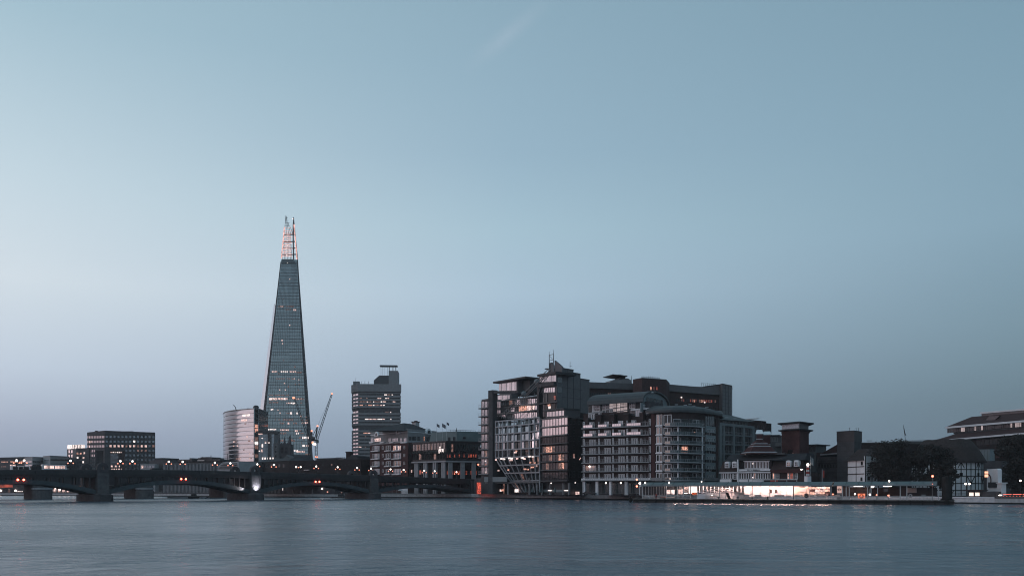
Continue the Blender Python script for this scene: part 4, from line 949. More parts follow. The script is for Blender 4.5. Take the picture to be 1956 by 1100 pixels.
# ------------------------------------------------------------------ concrete hospital tower
def hospital_tower():
    F_ = Wall(P(683.5, 1000), P(766, 1003)); S = Wall(P(671.5, 1012), P(683.5, 1000)); t = thing('hospital_tower', 'tall concrete hospital tower of banded floors with a stepped top', 'tower', base(F_, GZ))
    back = V((-9.5, 60)); pts = [S.A, S.B, F_.B, F_.B + back, S.A + back]; c = sum(pts, V((0, 0))) / 5
    ins = lambda d: [p + (c - p).normalized() * d for p in pts]
    zt = gz(747, 1000); MB().prism(ins(1.6), GZ, zt).build('core_wall', M['dark_concrete'], t)
    MB().prism(ins(-.4), gz(747, 1000), gz(733, 1000)).build('roof_parapet', M['concrete'], t)
    MB().prism(ins(.6), gz(750.8, 1000), gz(749.8, 1000)).build('floor_edge', M['concrete'], t)
    for k in range(20):
        y = 752.5 + 6.65 * k
        if k in (4, 9): continue
        z1, z0 = gz(y + 2.2, 1000), gz(y + 5.9, 1000)
        MB().prism(ins(.2), z0, z1).build('balcony_band', M['concrete'], t)
        for W, n in ((F_, 7), (S, 2)):
            b = MB(); b.wbox(W, 1.2, W.L - 1, -1.6, -1.35, z1, z1 + 2.2); b.build('window_strip', M['glass_dark' if W is F_ else 'glass_pale'], t)
            for i in range(n + 1): s = 1.2 + (W.L - 2.4) * i / n; b = MB(); b.wbox(W, s - .12, s + .12, -1.4, -1.1, z1, z1 + 2.2); b.build('mullion', M['concrete'], t)
    def row(k, spans):
        y = 752.5 + 6.65 * k
        for x0, x1, m in spans: b = MB(); boxpx(b, F_, x0, x1, y + .1, y + 2.0, -1.5, -.9); b.build('lit_window', M[m], t)
    row(0, [(734, 739, 'lit_white'), (740, 745, 'lit_dim'), (748, 750.5, 'lit_white')])
    row(1, [(687, 691, 'lit_dim'), (699, 702, 'lit_dim'), (721, 728, 'lit_pink'), (736, 739, 'lit_white'), (740, 743, 'lit_pink')])
    row(2, [(687, 692, 'lit_dim'), (693, 698, 'lit_dim'), (700, 703, 'lit_pink'), (705, 709, 'lit_dim'), (712.5, 714.5, 'lit_white'), (715, 720, 'lit_dim'), (721, 725, 'lit_dim'), (727, 729.5, 'lit_white'), (731, 737, 'lit_pink'), (750, 755, 'lit_pink')])
    row(3, [(687, 693, 'lit_warm'), (697, 700, 'lit_dim'), (703, 710.5, 'lit_warm'), (712, 715, 'lit_white'), (716, 725, 'lit_dim'), (726, 730, 'lit_pink'), (732, 735, 'lit_white')])
    row(5, [(736, 738, 'lit_dim'), (739, 742, 'lit_dim'), (745, 747, 'lit_white')])
    row(7, [(697, 702, 'lit_white'), (703, 711, 'lit_pink'), (712, 719, 'lit_pink'), (721, 729, 'lit_white'), (730, 735, 'lit_pink'), (745, 747.5, 'lit_white')])
    row(11, [(694, 702, 'lit_warm'), (703, 707, 'lit_pink'), (708.5, 711, 'lit_white'), (712, 714, 'lit_pink')]); row(12, [(712, 715, 'lit_dim'), (697, 699, 'lit_dim')])
    row(15, [(685, 690, 'lit_pink'), (697, 699, 'lit_dim')]); row(19, [(674, 677, 'lit_dim')])
    # stepped roof blocks
    Z = lambda y: gz(y, 1012); U = F_.off(-12)
    b = MB(); b.wpoly(U, [(U.at(714), Z(736)), (U.at(742.5), Z(736)), (U.at(742.5), Z(716.5)), (U.at(724.5), Z(716.5)), (U.at(714), Z(726))], -26, 0); b.build('plant_storey', M['dark_concrete'], t)
    b = MB(); boxpx(b, U, 742.5, 760, 708, 736, -24, .5); b.build('lift_tower', M['concrete'], t)
    b = MB(); boxpx(b, U, 725.5, 759, 697.4, 699.6, -7, 1); b.build('roof_slab', M['dark_concrete'], t)
    for x, m in ((727.5, .25), (731, .25), (735, .25), (740, .25), (743.5, .9), (750.5, .9), (756, .9)):
        b = MB(); s = U.at(x); b.wbox(U, s - m / 2, s + m / 2, -1, -.6, Z(718 if x < 742 else 709), Z(699)); b.build('roof_post', M['concrete'], t)
    for x, y in ((679, 721), (691, 728), (697, 727), (704, 728), (675.5, 729)):
        b = MB(); p = P(x, 1010); b.bar((*p, gz(735, 1010)), (*p, gz(y, 1010)), .35 if y > 722 else .15); b.build('antenna', M['concrete'], t)
    MB().box((*P(681, 1014), gz(731.5, 1014)), (7, 6, 3.5)).build('plant_box', M['concrete'], t)
hospital_tower()

# ------------------------------------------------------------------ brick flats with white gables
def brick_flats():
    F_ = Wall(P(706.5, 513), P(779, 480)); S = Wall(P(779, 480), P(836, 500)); t = thing('brick_flats', 'red brick apartment house with white gables, bays and balconies behind the bridge', 'building', base(F_, GZ))
    back = V((-3, 40)); pts = [F_.A, F_.B, S.B, S.B + back, F_.A + back]
    zc, z5, ze = gz(845.5, 496), gz(845, 496), gz(827, 496)
    MB().prism(pts, GZ, zc).build('wall', M['red_brick'], t)
    c = sum(pts, V((0, 0))) / 5; ins = lambda d: [p + (c - p).normalized() * d for p in pts]
    MB().prism(ins(.5), zc, ze).build('attic_storey', M['concrete'], t)
    MB().prism(ins(-.3), zc - .5, zc + .1).build('string_course', M['pale_stone'], t); MB().prism(ins(.5), ze, ze + 1.4).build('parapet', M['concrete'], t); MB().prism(ins(.2), ze - .3, ze).build('cornice', M['white_paint'], t)
    def hip(x0, x1, xa, xb, yr, o0, o1):
        s = F_.at; z0 = ze + .9; b = MB(); q = lambda x, o, z: F_.p(s(x), o, z); oc = (o0 + o1) / 2
        zr = gz(yr, 505); b.hexa([q(x0, o0, z0), q(x1, o0, z0), q(x1, o1, z0), q(x0, o1, z0)], [q(xa, oc, zr), q(xb, oc, zr), q(xb, oc - .4, zr), q(xa, oc - .4, zr)]); return b.build('roof', M['slate'], t)
    hip(714, 764, 748, 753, 812.5, -2, -22)
    # big roof over the far wing
    W = S.off(-2); z0 = gz(823, 490); q = lambda x, o, y: W.p(W.at(x), o, gz(y, 500))
    b = MB(); b.hexa([q(765, 2, 827), q(833, 0, 826), q(835, -24, 824), q(765, -26, 824)], [q(797, -10, 809), q(812, -10, 809.5), q(812, -11, 809.5), q(797, -11, 809)]); b.build('roof', M['slate'], t)
    b = MB(); boxpx(b, W.off(-9), 794, 801, 805.5, 815, -3, 0); b.build('chimney', M['render_pale'], t)
    b = MB(); boxpx(b, W.off(-8.8), 793, 802, 804.6, 806, -3.4, .2); boxpx(b, W.off(-9), 796, 799, 803, 805, -2, -.5); b.build('chimney_cap', M['dark_stone'], t)
    def gable(Wl, xc, yt, yb, hw, o):
        s = Wl.at(xc); z0, z1 = Wl.z(s, yb), Wl.z(s, yt); w = hw * Wl.Y(s) / FPX
        b = MB(); b.wpoly(Wl, [(s - w, z0), (s + w, z0), (s + w, z0 + (z1 - z0) * .35), (s, z1), (s - w, z0 + (z1 - z0) * .35)], o - 2, o); b.build('gable', M['white_paint'], t)
        b = MB(); n = 8; b.wpoly(Wl, [(s - w * .45, z0 + .3), (s + w * .45, z0 + .3)] + [(s + w * .45 * math.cos(a), z0 + .8 + w * .5 * math.sin(a)) for a in [math.pi * i / n for i in range(1, n)]], o, o + .1); b.build('arched_window', M['glass_dark'], t)
    gable(F_, 720, 822.5, 833, 7, .5); gable(F_, 761, 817, 828.5, 7, .5); gable(S, 819, 817.5, 829, 9.5, .3)
    # attic windows
    for x0, x1, n, m in ((708, 713, 2, None), (715, 727, 5, 'lit_pink'), (741.5, 747, 3, None), (749, 760, 4, None), (764, 767, 1, None), (771, 776, 2, None)):
        winpx(t, F_, x0, x1, 836.5, 843, n, 2, M['white_paint'], M['glass_sky'], M[m] if m else None, o=-.2, fr=.12, mu=.12)
    for x0, x1 in ((707, 714.5), (727.5, 735), (745.5, 752), (767, 778)): b = MB(); boxpx(b, F_, x0, x1, 843.6, 846, -.4, .8); b.build('balcony_front', M['white_paint'], t)
    for x0, x1, m in ((781, 786, None), (788, 795, None), (798, 803, None), (809.5, 812, 'lit_warm'), (815, 824, None)):
        winpx(t, S, x0, x1, 833, 842, 3, 1, M['grey_stone'], M['glass_dark'], M[m] if m else None, o=-.2)
    b = MB(); boxpx(b, S, 779.5, 828, 842.2, 844.2, 0, .4); b.build('balcony_front', M['pale_stone'], t)
    # bays floor by floor
    rows = [(851.5, 862.5), (866, 877.5), (880.5, 891.5), (895, 906.5)]
    for j, (y0, y1) in enumerate(rows):
        for x0, x1, x2, n in ((711.3, 716, 725.3, 4), (737, 739, 747, 2), (751.5, 754, 766.5, 4)):
            e = -1.6 * ((x0 - 706) / 73) ** .8 * (1 - j * .33)
            lit = 'lit_pink' if (j == 0 and x0 > 750) else ('lit_dim' if (j == 2 and x0 > 750) else None)
            w = (x2 - x1) / n
            for i in range(n):
                winpx(t, F_, x1 + w * i + .15, x1 + w * (i + 1) - .15, y0 + e, y1 + e - 2, 1, 2, M['white_paint'], M['glass_sky'] if x0 != 737 else M['glass_dark'], M[lit] if lit and i != 1 else None, fr=.14, dep=.25)
            winpx(t, F_, x0, x1 - .3, y0 + e + 1, y1 + e, 1, 2, M['white_paint'], M['glass_dark'], M['lit_warm'] if (j == 0 and x0 > 750) else None, fr=.1)
            b = MB(); boxpx(b, F_, x0, x2, y1 + e - 1.6, y1 + e, .1, 1.3); b.build('balcony_floor', M['white_paint'], t)
            b = MB(); s0, s1 = F_.at(x0), F_.at(x2); z = F_.z(s0, y1 + e - 1.6)
            for zz in (.5, 1.0): b.wbox(F_, s0, s1, 1.2, 1.25, z + zz - .03, z + zz + .03)
            for i in range(6): s = s0 + (s1 - s0) * i / 5; b.wbox(F_, s - .03, s + .03, 1.2, 1.25, z, z + 1)
            b.build('balcony_rail', M['dark_metal'], t)
        for x in (731.5, 772.5):
            e = -1.6 * ((x - 706) / 73) * (1 - j * .33); winpx(t, F_, x - 1.4, x + 1.4, y0 + e + 1, y0 + e + 7, 1, 2, M['white_paint'], M['glass_dark'], fr=.12)
        for x in (783, 790): winpx(t, S, x - 1.4, x + 1.4, y0 - .5, y0 + 6, 1, 2, M['dark_stone'], M['glass_dark'])
    b = MB(); boxpx(b, S, 784.8, 786.6, 897, 902, .05, .25); b.build('lit_window', M['lit_pink'], t)
brick_flats()

# ------------------------------------------------------------------ glass pavilion on tall columns at the bridge end
def glass_pavilion():
    F_ = Wall(P(787, 446), P(851.5, 428)); S = Wall(P(851.5, 428), P(918, 436)); t = thing('glass_office', 'dark glass office raised on tall grey columns beside the bridge end', 'building', base(F_, GZ))
    back = V((-2, 40)); pts = [F_.A, F_.B, S.B, S.B + back, F_.A + back]; c = sum(pts, V((0, 0))) / 5; ins = lambda d: [p + (c - p).normalized() * d for p in pts]
    zt, zb = gz(843.2, 428), gz(881, 428)
    MB().prism(ins(.4), zb + .4, zt).build('upper_storeys', M['dark_metal'], t); MB().prism(ins(-.3), zb - .25, zb + .4).build('soffit_edge', M['pale_stone'], t); MB().prism(ins(-.1), zt, zt + .5).build('parapet', M['dark_metal'], t)
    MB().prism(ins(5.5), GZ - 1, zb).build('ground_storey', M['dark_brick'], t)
    # upper glazing: tall mirror panes over a dark terrace storey
    n = 22
    for i in range(n):
        x = 788.5 + 62.5 * i / n; e = -4.6 * i / n
        winpx(t, F_, x + .15, x + 62.5 / n - .15, 849 + e, 861 + e * .8, 1, 3, M['dark_metal'], M['glass_smoked'], M['lit_dim'] if i in (3, 4, 12) else None, fr=.07, dep=.2)
        if i % 2 == 0: winpx(t, F_, x + .3, x + 62.5 / 11 - .3, 866 + e * .6, 878 + e * .3, 2, 1, M['dark_metal'], M['rubber'], M['lit_dim'] if i in (4, 14) else None, fr=.1)
    b = MB(); s0, s1 = F_.at(790), F_.at(851)
    for k in range(18): s = s0 + (s1 - s0) * (k + random.random() * .7) / 18; b.ball(F_.p(s, .2, F_.z(s, 864.5)), random.uniform(.5, 1.1), 6)
    b.build('terrace_planting', M['leaf'], t)
    b = MB(); boxpx(b, F_, 838.5, 847.5, 857.2, 865, .05, .3); b.build('lit_window', M['lit_white'], t)
    for x in (841.5, 844.5): b = MB(); boxpx(b, F_, x - .5, x + .5, 858.5, 865, .3, .42); b.build('window_bar', M['dark_metal'], t)
    MB().ball(F_.p(F_.at(842), .5, F_.z(F_.at(842), 854)), .5, 8).build('wall_lamp', M['lit_white'], t)
    m = 14
    for i in range(m):
        x = 852.5 + 63 * i / m
        winpx(t, S, x + .2, x + 63 / m - .2, 866.5, 874, 1, 1, M['dark_metal'], M['glass_dark'], M['lit_red'] if i in (0, 1, 3, 5, 7, 9, 10, 11, 12) else None, fr=.25)
        winpx(t, S, x + .2, x + 63 / m - .2, 848, 863, 1, 2, M['dark_metal'], M['glass_dark'], M['lit_dim'] if i == 2 else None, fr=.07)
        winpx(t, S.off(-5), x + .2, x + 63 / m - .2, 898, 906.5, 1, 1, M['dark_metal'], M['glass_dark'], M['lit_red'] if random.random() < .75 else None, fr=.2)
    for i in range(9):
        x = 795 + 6 * i
        winpx(t, F_.off(-5), x, x + 4.6, 897, 906, 1, 1, M['dark_metal'], M['glass_dark'], M['lit_red'] if i in (1, 4, 5, 7, 8) else None, fr=.2)
    for W, xs in ((F_, (794, 811, 829, 845.5)), (S, (861, 884.5, 906))):
        for x in xs:
            for d in (-1.9, 1.9):
                s = W.at(x + d); b = MB(); b.wbox(W, s - .5, s + .5, -1.3, -.2, -.5, zb - .25); b.build('column', M['pale_stone'], t)
    # zinc roof storey with canted end
    U = F_.off(-6); V2 = S.off(-6); Z = lambda y: gz(y, 440)
    p0, p1, p2 = U.p(U.at(819), 0, 0).xy, V2.p(V2.at(872), 0, 0).xy, V2.p(V2.at(919), 0, 0).xy
    lo = [p0, p1, p2, p2 + back, p0 + back]; k = [V((.4, .6)), V((0, .6)), V((0, .4)), V((0, 0)), V((1, 0))]
    b = MB(); b.hexa([(*p, zt - .2) for p in lo], [(*(p + a * 3), Z(823.5)) for p, a in zip(lo, k)]); b.build('roof_storey', M['teal_metal'], t)
    b = MB(); boxpx(b, V2, 884, 889, 834, 838, .1, .25); b.build('roof_hatch', M['dark_metal'], t)
    b = MB(); s0, s1 = V2.at(864), V2.at(917)
    for i in range(12): s = s0 + (s1 - s0) * i / 11; b.wbox(V2, s - .04, s + .04, -6, -5.92, Z(824), Z(820))
    b.wbox(V2, s0, s1, -6, -5.92, Z(820.4), Z(819.8)); b.build('roof_rail', M['dark_metal'], t)
    for x, y in ((851, 838), (860.5, 837.5)):
        b = MB(); s = F_.at(x); b.box(F_.p(s, -2.5, zt + 1.4), (1.2, 1, 1.8)); b.build('roof_vent', M['dark_metal'], t)
    s = V2.at(882); b = MB(); b.bar(V2.p(s, -7, Z(823)), V2.p(s, -7, Z(816)), .5, w2=.2); b.build('roof_mast', M['dark_metal'], t)
    for x, ft, fo, lab in ((834.3, 808.5, 1, 'flag on the pole nearest the brick flats above the glass office'), (844.7, 808, 1.25, 'largest flag on the middle pole above the glass office'), (853.3, 805.8, .85, 'dark flag on the last pole above the glass office')):
        Y = 430; p = P(x, Y); tt = thing('flagpole', lab, 'flag', (*p, zt), 'flags above the glass office')
        b = MB(); b.bar((*p, zt), (*p, gz(ft - 1, Y)), .16, n=6, w2=.1); b.build('pole', M['pale_metal'], tt)
        b = MB(); zz = gz(ft, Y); n = 6; vs = []
        for i in range(n + 1): u = i / n; d = fo * (1.4 * u); vs += [(p.x + d, p.y + .25 * math.sin(u * 7), zz - .6 * u * fo * 1.4), (p.x + d * .95, p.y + .25 * math.sin(u * 7 + .6), zz - 1.4 * fo - .9 * u * fo)]
        b.add(vs, [(2 * i, 2 * i + 2, 2 * i + 3, 2 * i + 1) for i in range(n)] ); b.build('cloth', M['flag_cloth'], tt)
glass_pavilion()

# quayside under the last arch: white tables and gazebos
def quayside_cafe():
    for i, (x, w, h, lab) in enumerate(((749, 5, 2.6, 'small white cafe parasol nearest the pier under the last arch'), (757, 6, 3.6, 'taller white cafe parasol under the last arch'), (764.5, 5, 2.4, 'low white cafe parasol beside the white screen under the last arch'))):
        p = P(x, 424); t = thing('cafe_parasol', lab, 'parasol', (*p, GZ), 'white parasols under the last arch')
        b = MB(); b.bar((*p, GZ), (*p, GZ + h), .1); b.build('pole', M['pale_metal'], t)
        MB().lathe((p.x, p.y, GZ + h - .9), [(w * .25, 0), (w * .24, .1), (.08, .95)], 8).build('canopy', M['white_cloth'], t)
    W = Wall(P(766.5, 428), P(778.5, 424)); t = thing('white_screen', 'white panelled screen under the last arch of the bridge', 'screen', base(W, GZ))
    b = MB(); n = 4
    for i in range(n): MB().wbox(W, W.L * i / n + .04, W.L * (i + 1) / n - .04, -.15, 0, GZ, W.z(1, 926.5)).build('panel', M['white_paint'], t)
    b.wbox(W, -.1, W.L + .1, -.2, .05, W.z(1, 926.5), W.z(1, 926)); b.build('top_rail', M['pale_metal'], t)
quayside_cafe()
def underpass():
    W = Wall(P(906, 402), P(925, 392)); t = thing('underpass', 'red lit mouth of the footway passing under the bridge end', 'underpass', base(W, GZ))
    b = MB(); b.wbox(W, 0, W.at(909), -4, 0, GZ, W.z(2, 913)); b.wbox(W, W.at(922), W.L, -4, 0, GZ, W.z(2, 913)); b.wbox(W, W.at(909), W.at(922), -4, -.02, W.z(2, 921), W.z(2, 913)); b.build('portal', M['dark_stone'], t)
    b = MB(); boxpx(b, W, 909, 922, 921, 943, -.7, -.5); b.build('back_wall', M['passage_glow'], t)  # wall made to glow: the red light in the passage is put into its colour
    b = MB(); boxpx(b, W, 911, 921, 927, 936, -.5, -.4); b.build('lit_panel', M['passage_glow'], t)
emit('passage_glow', (1, .13, .07), .62, .85, .9)
underpass()
def link_block():
    W = Wall(P(897, 470), P(938, 455)); t = thing('dark_block', 'dark block filling the gap between the glass office and the glass riverside office', 'building', base(W, GZ))
    b = MB(); b.wbox(W, 0, W.L, -8, 0, GZ, W.z(4, 856)); b.build('wall', M['dark_stone'], t); b = MB(); b.wbox(W, -.2, W.L, -8, .3, W.z(4, 856), W.z(4, 854.5)); b.build('coping', M['slate'], t)
    for i in range(4):
        for j in range(3): winpx(t, W, 902 + i * 8, 906 + i * 8, 862 + j * 16, 870 + j * 16, 2, 2, M['dark_metal'], M['glass_dark'])
link_block()

# ------------------------------------------------------------------ glass riverside offices with the bulging atrium
def grid_row(t, W, x0, x1, y0, y1, n, fm, pm, lit=None, o=0.02, sl=(0, 0), **k):
    """a row of windows between two columns; sl is the drop of top and foot across the row"""
    for i in range(n):
        a, c = x0 + (x1 - x0) * i / n, x0 + (x1 - x0) * (i + 1) / n; u = (i + .5) / n
        p = lit.get(i) if isinstance(lit, dict) else lit
        winpx(t, W, a + .12, c - .12, y0 + sl[0] * u, y1 + sl[1] * u, fm=fm, pm=pm, pane=p, o=o, **k)
def riverside_office():
    f1 = V((.6, -.8))
    C1 = P(1085, 340)                                                 # outer corner of the river front
    def on(px, o=0):                                                  # point on the long front line
        W = Wall(C1 - f1 * 60, C1).off(o); return W.p(W.at(px), 0, 0).xy
    LINE = Wall(C1 - f1 * 60, C1 + f1 * 3)
    t = thing('riverside_office', 'large glass riverside office with a bulging net fronted atrium and twin masts', 'building', base(LINE.p(LINE.at(1000), 0, 0), GZ))
    G, D, PN = M['grey_metal'], M['dark_metal'], M['panel_grey']
    # --- end block with balconies
    A = Wall(on(914), on(933)); ztop = lambda W, y: W.z(W.L / 2, y)
    b = MB(); b.wbox(A, 0, A.L, -5, -1.4, GZ, ztop(A, 764)); b.build('end_block_wall', D, t)
    b = MB(); b.wbox(A, A.L * .12, A.L, -5, -1, ztop(A, 764), ztop(A, 761.6)); b.build('end_block_roof', PN, t)
    for k in range(9):
        y = 766.5 + 15.75 * k
        b = MB(); boxpx(b, A, 914, 932.6, y + 11.6, y + 13.6, -1.6, .1); b.build('balcony_floor', M['concrete'], t)
        for i in range(3): winpx(t, A, 915 + 5.8 * i, 920.5 + 5.8 * i, y - .6, y + 11.4, 2, 2, G, M['glass_sky'], {(6, 1): M['lit_dim'], (7, 2): M['lit_dim'], (5, 1): M['lit_pink'] if i == 2 else None}.get((k, i)), o=-1.35, fr=.12)
        b = MB(); s0, s1 = 0, A.L; z = A.z(1, y + 11.6)
        for zz in (.5, 1.05): b.wbox(A, s0, s1, .02, .07, z + zz - .03, z + zz + .03)
        for i in range(5): s = s0 + (s1 - s0) * i / 4; b.wbox(A, s - .03, s + .03, .02, .07, z, z + 1.05)
        b.build('balcony_rail', M['tube_metal'], t)
    MB().ball(A.p(A.at(916), .7, A.z(0, 887)), .4, 8).build('wall_lamp', M['globe_warm'], t); MB().ball(A.p(A.at(928), .2, A.z(0, 881)), .3, 8).build('wall_lamp', M['lit_white'], t)
    # --- dark fin and its frame
    Fn = Wall(on(932.5, 1.5), on(941, 1.5))
    b = MB(); b.wbox(Fn, 0, Fn.L, -2.6, 0, GZ, Fn.z(1, 745.5)); b.build('fin_wall', M['dark_concrete'], t)
    T = Wall(on(932.5, 1.2), on(986, 1.2)); b = MB(); b.wpoly(T, [(T.at(941), T.z(3, 746)), (T.at(985), T.z(T.L, 748.5)), (T.at(985), T.z(T.L, 751.5)), (T.at(941), T.z(3, 751))], -2.6, 0); b.build('frame_beam', M['dark_concrete'], t)
    # --- floors behind the atrium, stepping back towards the top
    B = Wall(on(941), on(1031)); D0 = B.off(-9)
    b = MB(); b.wbox(B, 0, B.L, -30, -9, GZ, D0.z(8, 762)); b.build('atrium_back_wall', D, t)
    b = MB(); b.wbox(B, -.4, .4, -11, -.5, GZ, D0.z(1, 797)); b.build('atrium_side_wall', D, t)
    up = [(958, 1030, 762, 775, -8.5), (968, 1030, 775, 788, -7), (951, 1030, 788, 801, -4.6)]
    P2 = Wall(on(951, -13), on(988, -13)); b = MB(); boxpx(b, P2, 953, 988, 728, 752, -14, -.3); b.build('penthouse_wall', PN, t)
    grid_row(t, P2, 953.5, 987, 730.8, 746.5, 7, M['pale_metal'], M['glass_pale'], nx=2, ny=1, sl=(-2.2, -.5), fr=.1)
    b = MB(); boxpx(b, P2, 949, 1011, 724.5, 727.6, -15, 2.2); b.build('penthouse_roof', D, t)
    b = MB(); boxpx(b, P2.off(-3), 988, 1012, 727.6, 748, -10, 0); b.build('penthouse_wall', M['zinc'], t)
    P3 = Wall(on(941, -10), on(976, -10)); grid_row(t, P3, 946, 974, 755.5, 763.5, 6, M['pale_metal'], M['glass_pale'], nx=2, sl=(-1.6, -.8)); b = MB(); boxpx(b, P3, 941, 976, 752, 764, -4, -.2); b.build('upper_wall', PN, t)
    P4 = Wall(on(941, -9), on(960, -9)); grid_row(t, P4, 944, 956.5, 766.5, 779, 3, M['pale_metal'], M['glass_pale'], nx=2, ny=2, fr=.1); grid_row(t, P4, 944, 956.5, 783, 796, 3, M['pale_metal'], M['glass_pale'], nx=2, ny=2, fr=.1)
    b = MB(); boxpx(b, P4, 941, 972, 763.5, 800, -6, -.2); b.build('upper_wall', PN, t)
    for x0, x1, y0, y1, o in up:
        W = B.off(o); n = max(5, int((x1 - x0) / 7)); b = MB(); boxpx(b, W, x0 - 2, x1, y0 - 1.4, y0 + .6, -4, 1.2); b.build('floor_edge', G, t)
        lit = {3: M['lit_warm'], 4: M['lit_warm'], 5: M['lit_pink'], 6: M['lit_pink']} if y0 == 775 else ({2: M['lit_dim']} if y0 == 762 else {})
        grid_row(t, W, x0, x1, y0 + 1, y1 - 1.4, n, M['pale_metal'], M['glass_pale'], lit, nx=2, ny=1, sl=(-2.4, -2), fr=.08)
    # --- atrium skin: curved floors of glass in a net of pale tubes
    rows = [(801, 0.0), (812, .9), (826.5, 1.8), (842, 2.4), (857.5, 2.6), (872.5, 2.3), (888, 1.2), (903, -.4), (918, -2.4), (940, -5.0)]
    def skin(u, y, bul):                                              # u 0..1 along the front: the bulge dies away towards the stair tower
        px = 946.5 + u * 84.5; lx = 0
        prof = math.sin(math.pi * min(1, .12 + u * .9)) ** .6
        p = on(px, bul * prof + .6); e = 3.2 * (1 - u) ** 2 * (1 if y < 860 else max(0, (903 - y) / 43))
        return V((p.x, p.y, gz(y + (4.2 - 8.4 * u) * max(.1, (935 - y) / 135), p.y)))
    us = [0, .07, .16, .28, .42, .58, .76, .88, 1.0]
    def off_u(u, k):                                                  # the foot of the net draws in to the right as it comes down
        y = rows[k][0]
        if y > 872: f = (y - 872) / 68; return u + (1 - u) * .52 * f ** 1.15
        return u
    lamps = {5: (.1, .25, .4, .47, .55, .62, .8, .86)}
    for k in range(len(rows) - 1):
        (ya, ba), (yb, bb) = rows[k], rows[k + 1]
        e = MB()
        for i in range(len(us) - 1):
            e.bar(skin(off_u(us[i], k), ya, ba), skin(off_u(us[i + 1], k), ya, ba), .62, n=6)
        e.build('floor_tube', M['tube_metal'], t)
        for i in range(len(us) - 1):
            b = MB(); ua, uc = us[i], us[i + 1]; m = 1 if uc - ua < .1 else 2
            q = lambda u, kk, yy, bl: skin(off_u(u, kk), yy, bl - .9)
            for j in range(m):
                u0, u1 = ua + (uc - ua) * j / m + .006, ua + (uc - ua) * (j + 1) / m - .006
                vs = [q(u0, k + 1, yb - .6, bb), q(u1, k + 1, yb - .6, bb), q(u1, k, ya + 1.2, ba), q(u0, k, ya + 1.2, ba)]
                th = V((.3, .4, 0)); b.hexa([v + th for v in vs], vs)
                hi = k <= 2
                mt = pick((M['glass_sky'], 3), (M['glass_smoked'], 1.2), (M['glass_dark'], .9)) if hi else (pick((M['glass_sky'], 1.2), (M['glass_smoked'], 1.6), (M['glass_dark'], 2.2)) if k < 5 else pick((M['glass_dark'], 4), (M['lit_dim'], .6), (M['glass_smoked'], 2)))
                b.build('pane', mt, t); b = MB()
    for i, u in enumerate(us):
        r = MB()
        for k in range(len(rows) - 1): r.bar(skin(off_u(u, k), rows[k][0], rows[k][1]), skin(off_u(u, k + 1), rows[k + 1][0], rows[k + 1][1]), .55, n=6)
        r.build('net_rib', M['tube_metal'], t)
    # cables and tubes from the mast down over the atrium
    mast0 = P(1051, 352); mz = lambda y: gz(y, 352)
    for (x, y), (x2, y2) in (((1050, 702), (955, 795)), ((1052, 705), (962, 797)), ((1050, 712), (984, 778)), ((1054, 715), (1003, 800)), ((1034, 733), (1012, 812)), ((1020, 748), (1034, 815)), ((1012, 760), (1026, 818))):
        b = MB(); p = P(x, 350 if x > 1040 else 352); q = on(x2, .8); b.bar((*p, gz(y, p.y)), (*q, gz(y2, q.y)), .34 if y < 713 else .18, n=6); b.build('stay_tube', G, t)
    # lit ceiling lamps and rooms behind the skin
    for u, y, m in ((.02, 876, 'lit_pink'), (.16, 874.5, 'lit_white'), (.2, 875.5, 'lit_white'), (.33, 874, 'lit_white'), (.38, 875, 'lit_white'), (.36, 878, 'lit_pink'), (.5, 875.5, 'lit_pink'), (.62, 874.5, 'lit_white'), (.66, 876.5, 'lit_pink'), (.78, 872.5, 'lit_white'), (.86, 873.5, 'lit_white'),
                    (.46, 863.5, 'lit_pink'), (.48, 861, 'lit_warm'), (.08, 897, 'lit_pink'), (.3, 896.5, 'lit_warm'), (.68, 896, 'lit_warm'), (.75, 897, 'lit_warm'), (.84, 893, 'lit_warm'), (.8, 884, 'lit_warm'), (.9, 885, 'lit_warm'), (.94, 891, 'lit_pink')):
        p = skin(u, y, 4.4 * (1 if y < 880 else .4)); b = MB(); w = random.uniform(.4, 1.1)
        W = Wall(p.xy - f1 * w, p.xy + f1 * w); b.wbox(W, 0, W.L, .2, .35, p.z - .3, p.z + .3); b.build('lit_window', M[m], t)
    Gd = B.off(-3.5)
    for x0, x1, y0, y1, m in ((984, 993, 907.5, 913.5, 'lit_white'), (999, 1007, 908.5, 914, 'lit_warm'), (1013, 1019, 908, 912.5, 'lit_white'), (984.5, 991, 934, 939.5, 'lit_white'), (956, 964, 934, 937.5, 'lit_warm'), (956, 958.5, 934, 938, 'lit_white')):
        b = MB(); boxpx(b, Gd, x0, x1, y0, y1, .1, .4); b.build('lit_window', M[m], t)
    # --- ground storey under the atrium
    for x0, x1, y0, y1, m in ((941, 968, 910.5, 920, 'panel_blue'), (925, 932.5, 910.5, 920, 'panel_blue')):
        b = MB(); boxpx(b, Wall(on(920, 1.6), on(1031, 1.6)), x0, x1, y0, y1, -.3, .05); b.build('fascia_panel', M[m], t)
    b = MB(); boxpx(b, B, 928, 1031, 919.8, 922.4, -9, .4); b.build('canopy_beam', PN, t)
    for x in (968, 1009, 1024): b = MB(); boxpx(b, B, x - .9, x + .9, 912 if x > 1000 else 922, 944.5, -1, -.4); b.build('column', M['concrete'], t)
    b = MB(); boxpx(b, B.off(-5.5), 944, 962, 924, 943, -.5, 0); b.build('entrance_recess', M['lit_dim'], t)
    # --- stair tower frames and upper glass boxes
    Q = Wall(on(1030, .4), on(1062, .4))
    U = Wall(P(1030.5, 356), P(1063.5, 347)); Sd = Wall(P(1063.5, 347), P(1073, 351))
    top = [U.A, U.B, Sd.B, Sd.B + V((8, 14)), U.A + V((10, 16))]
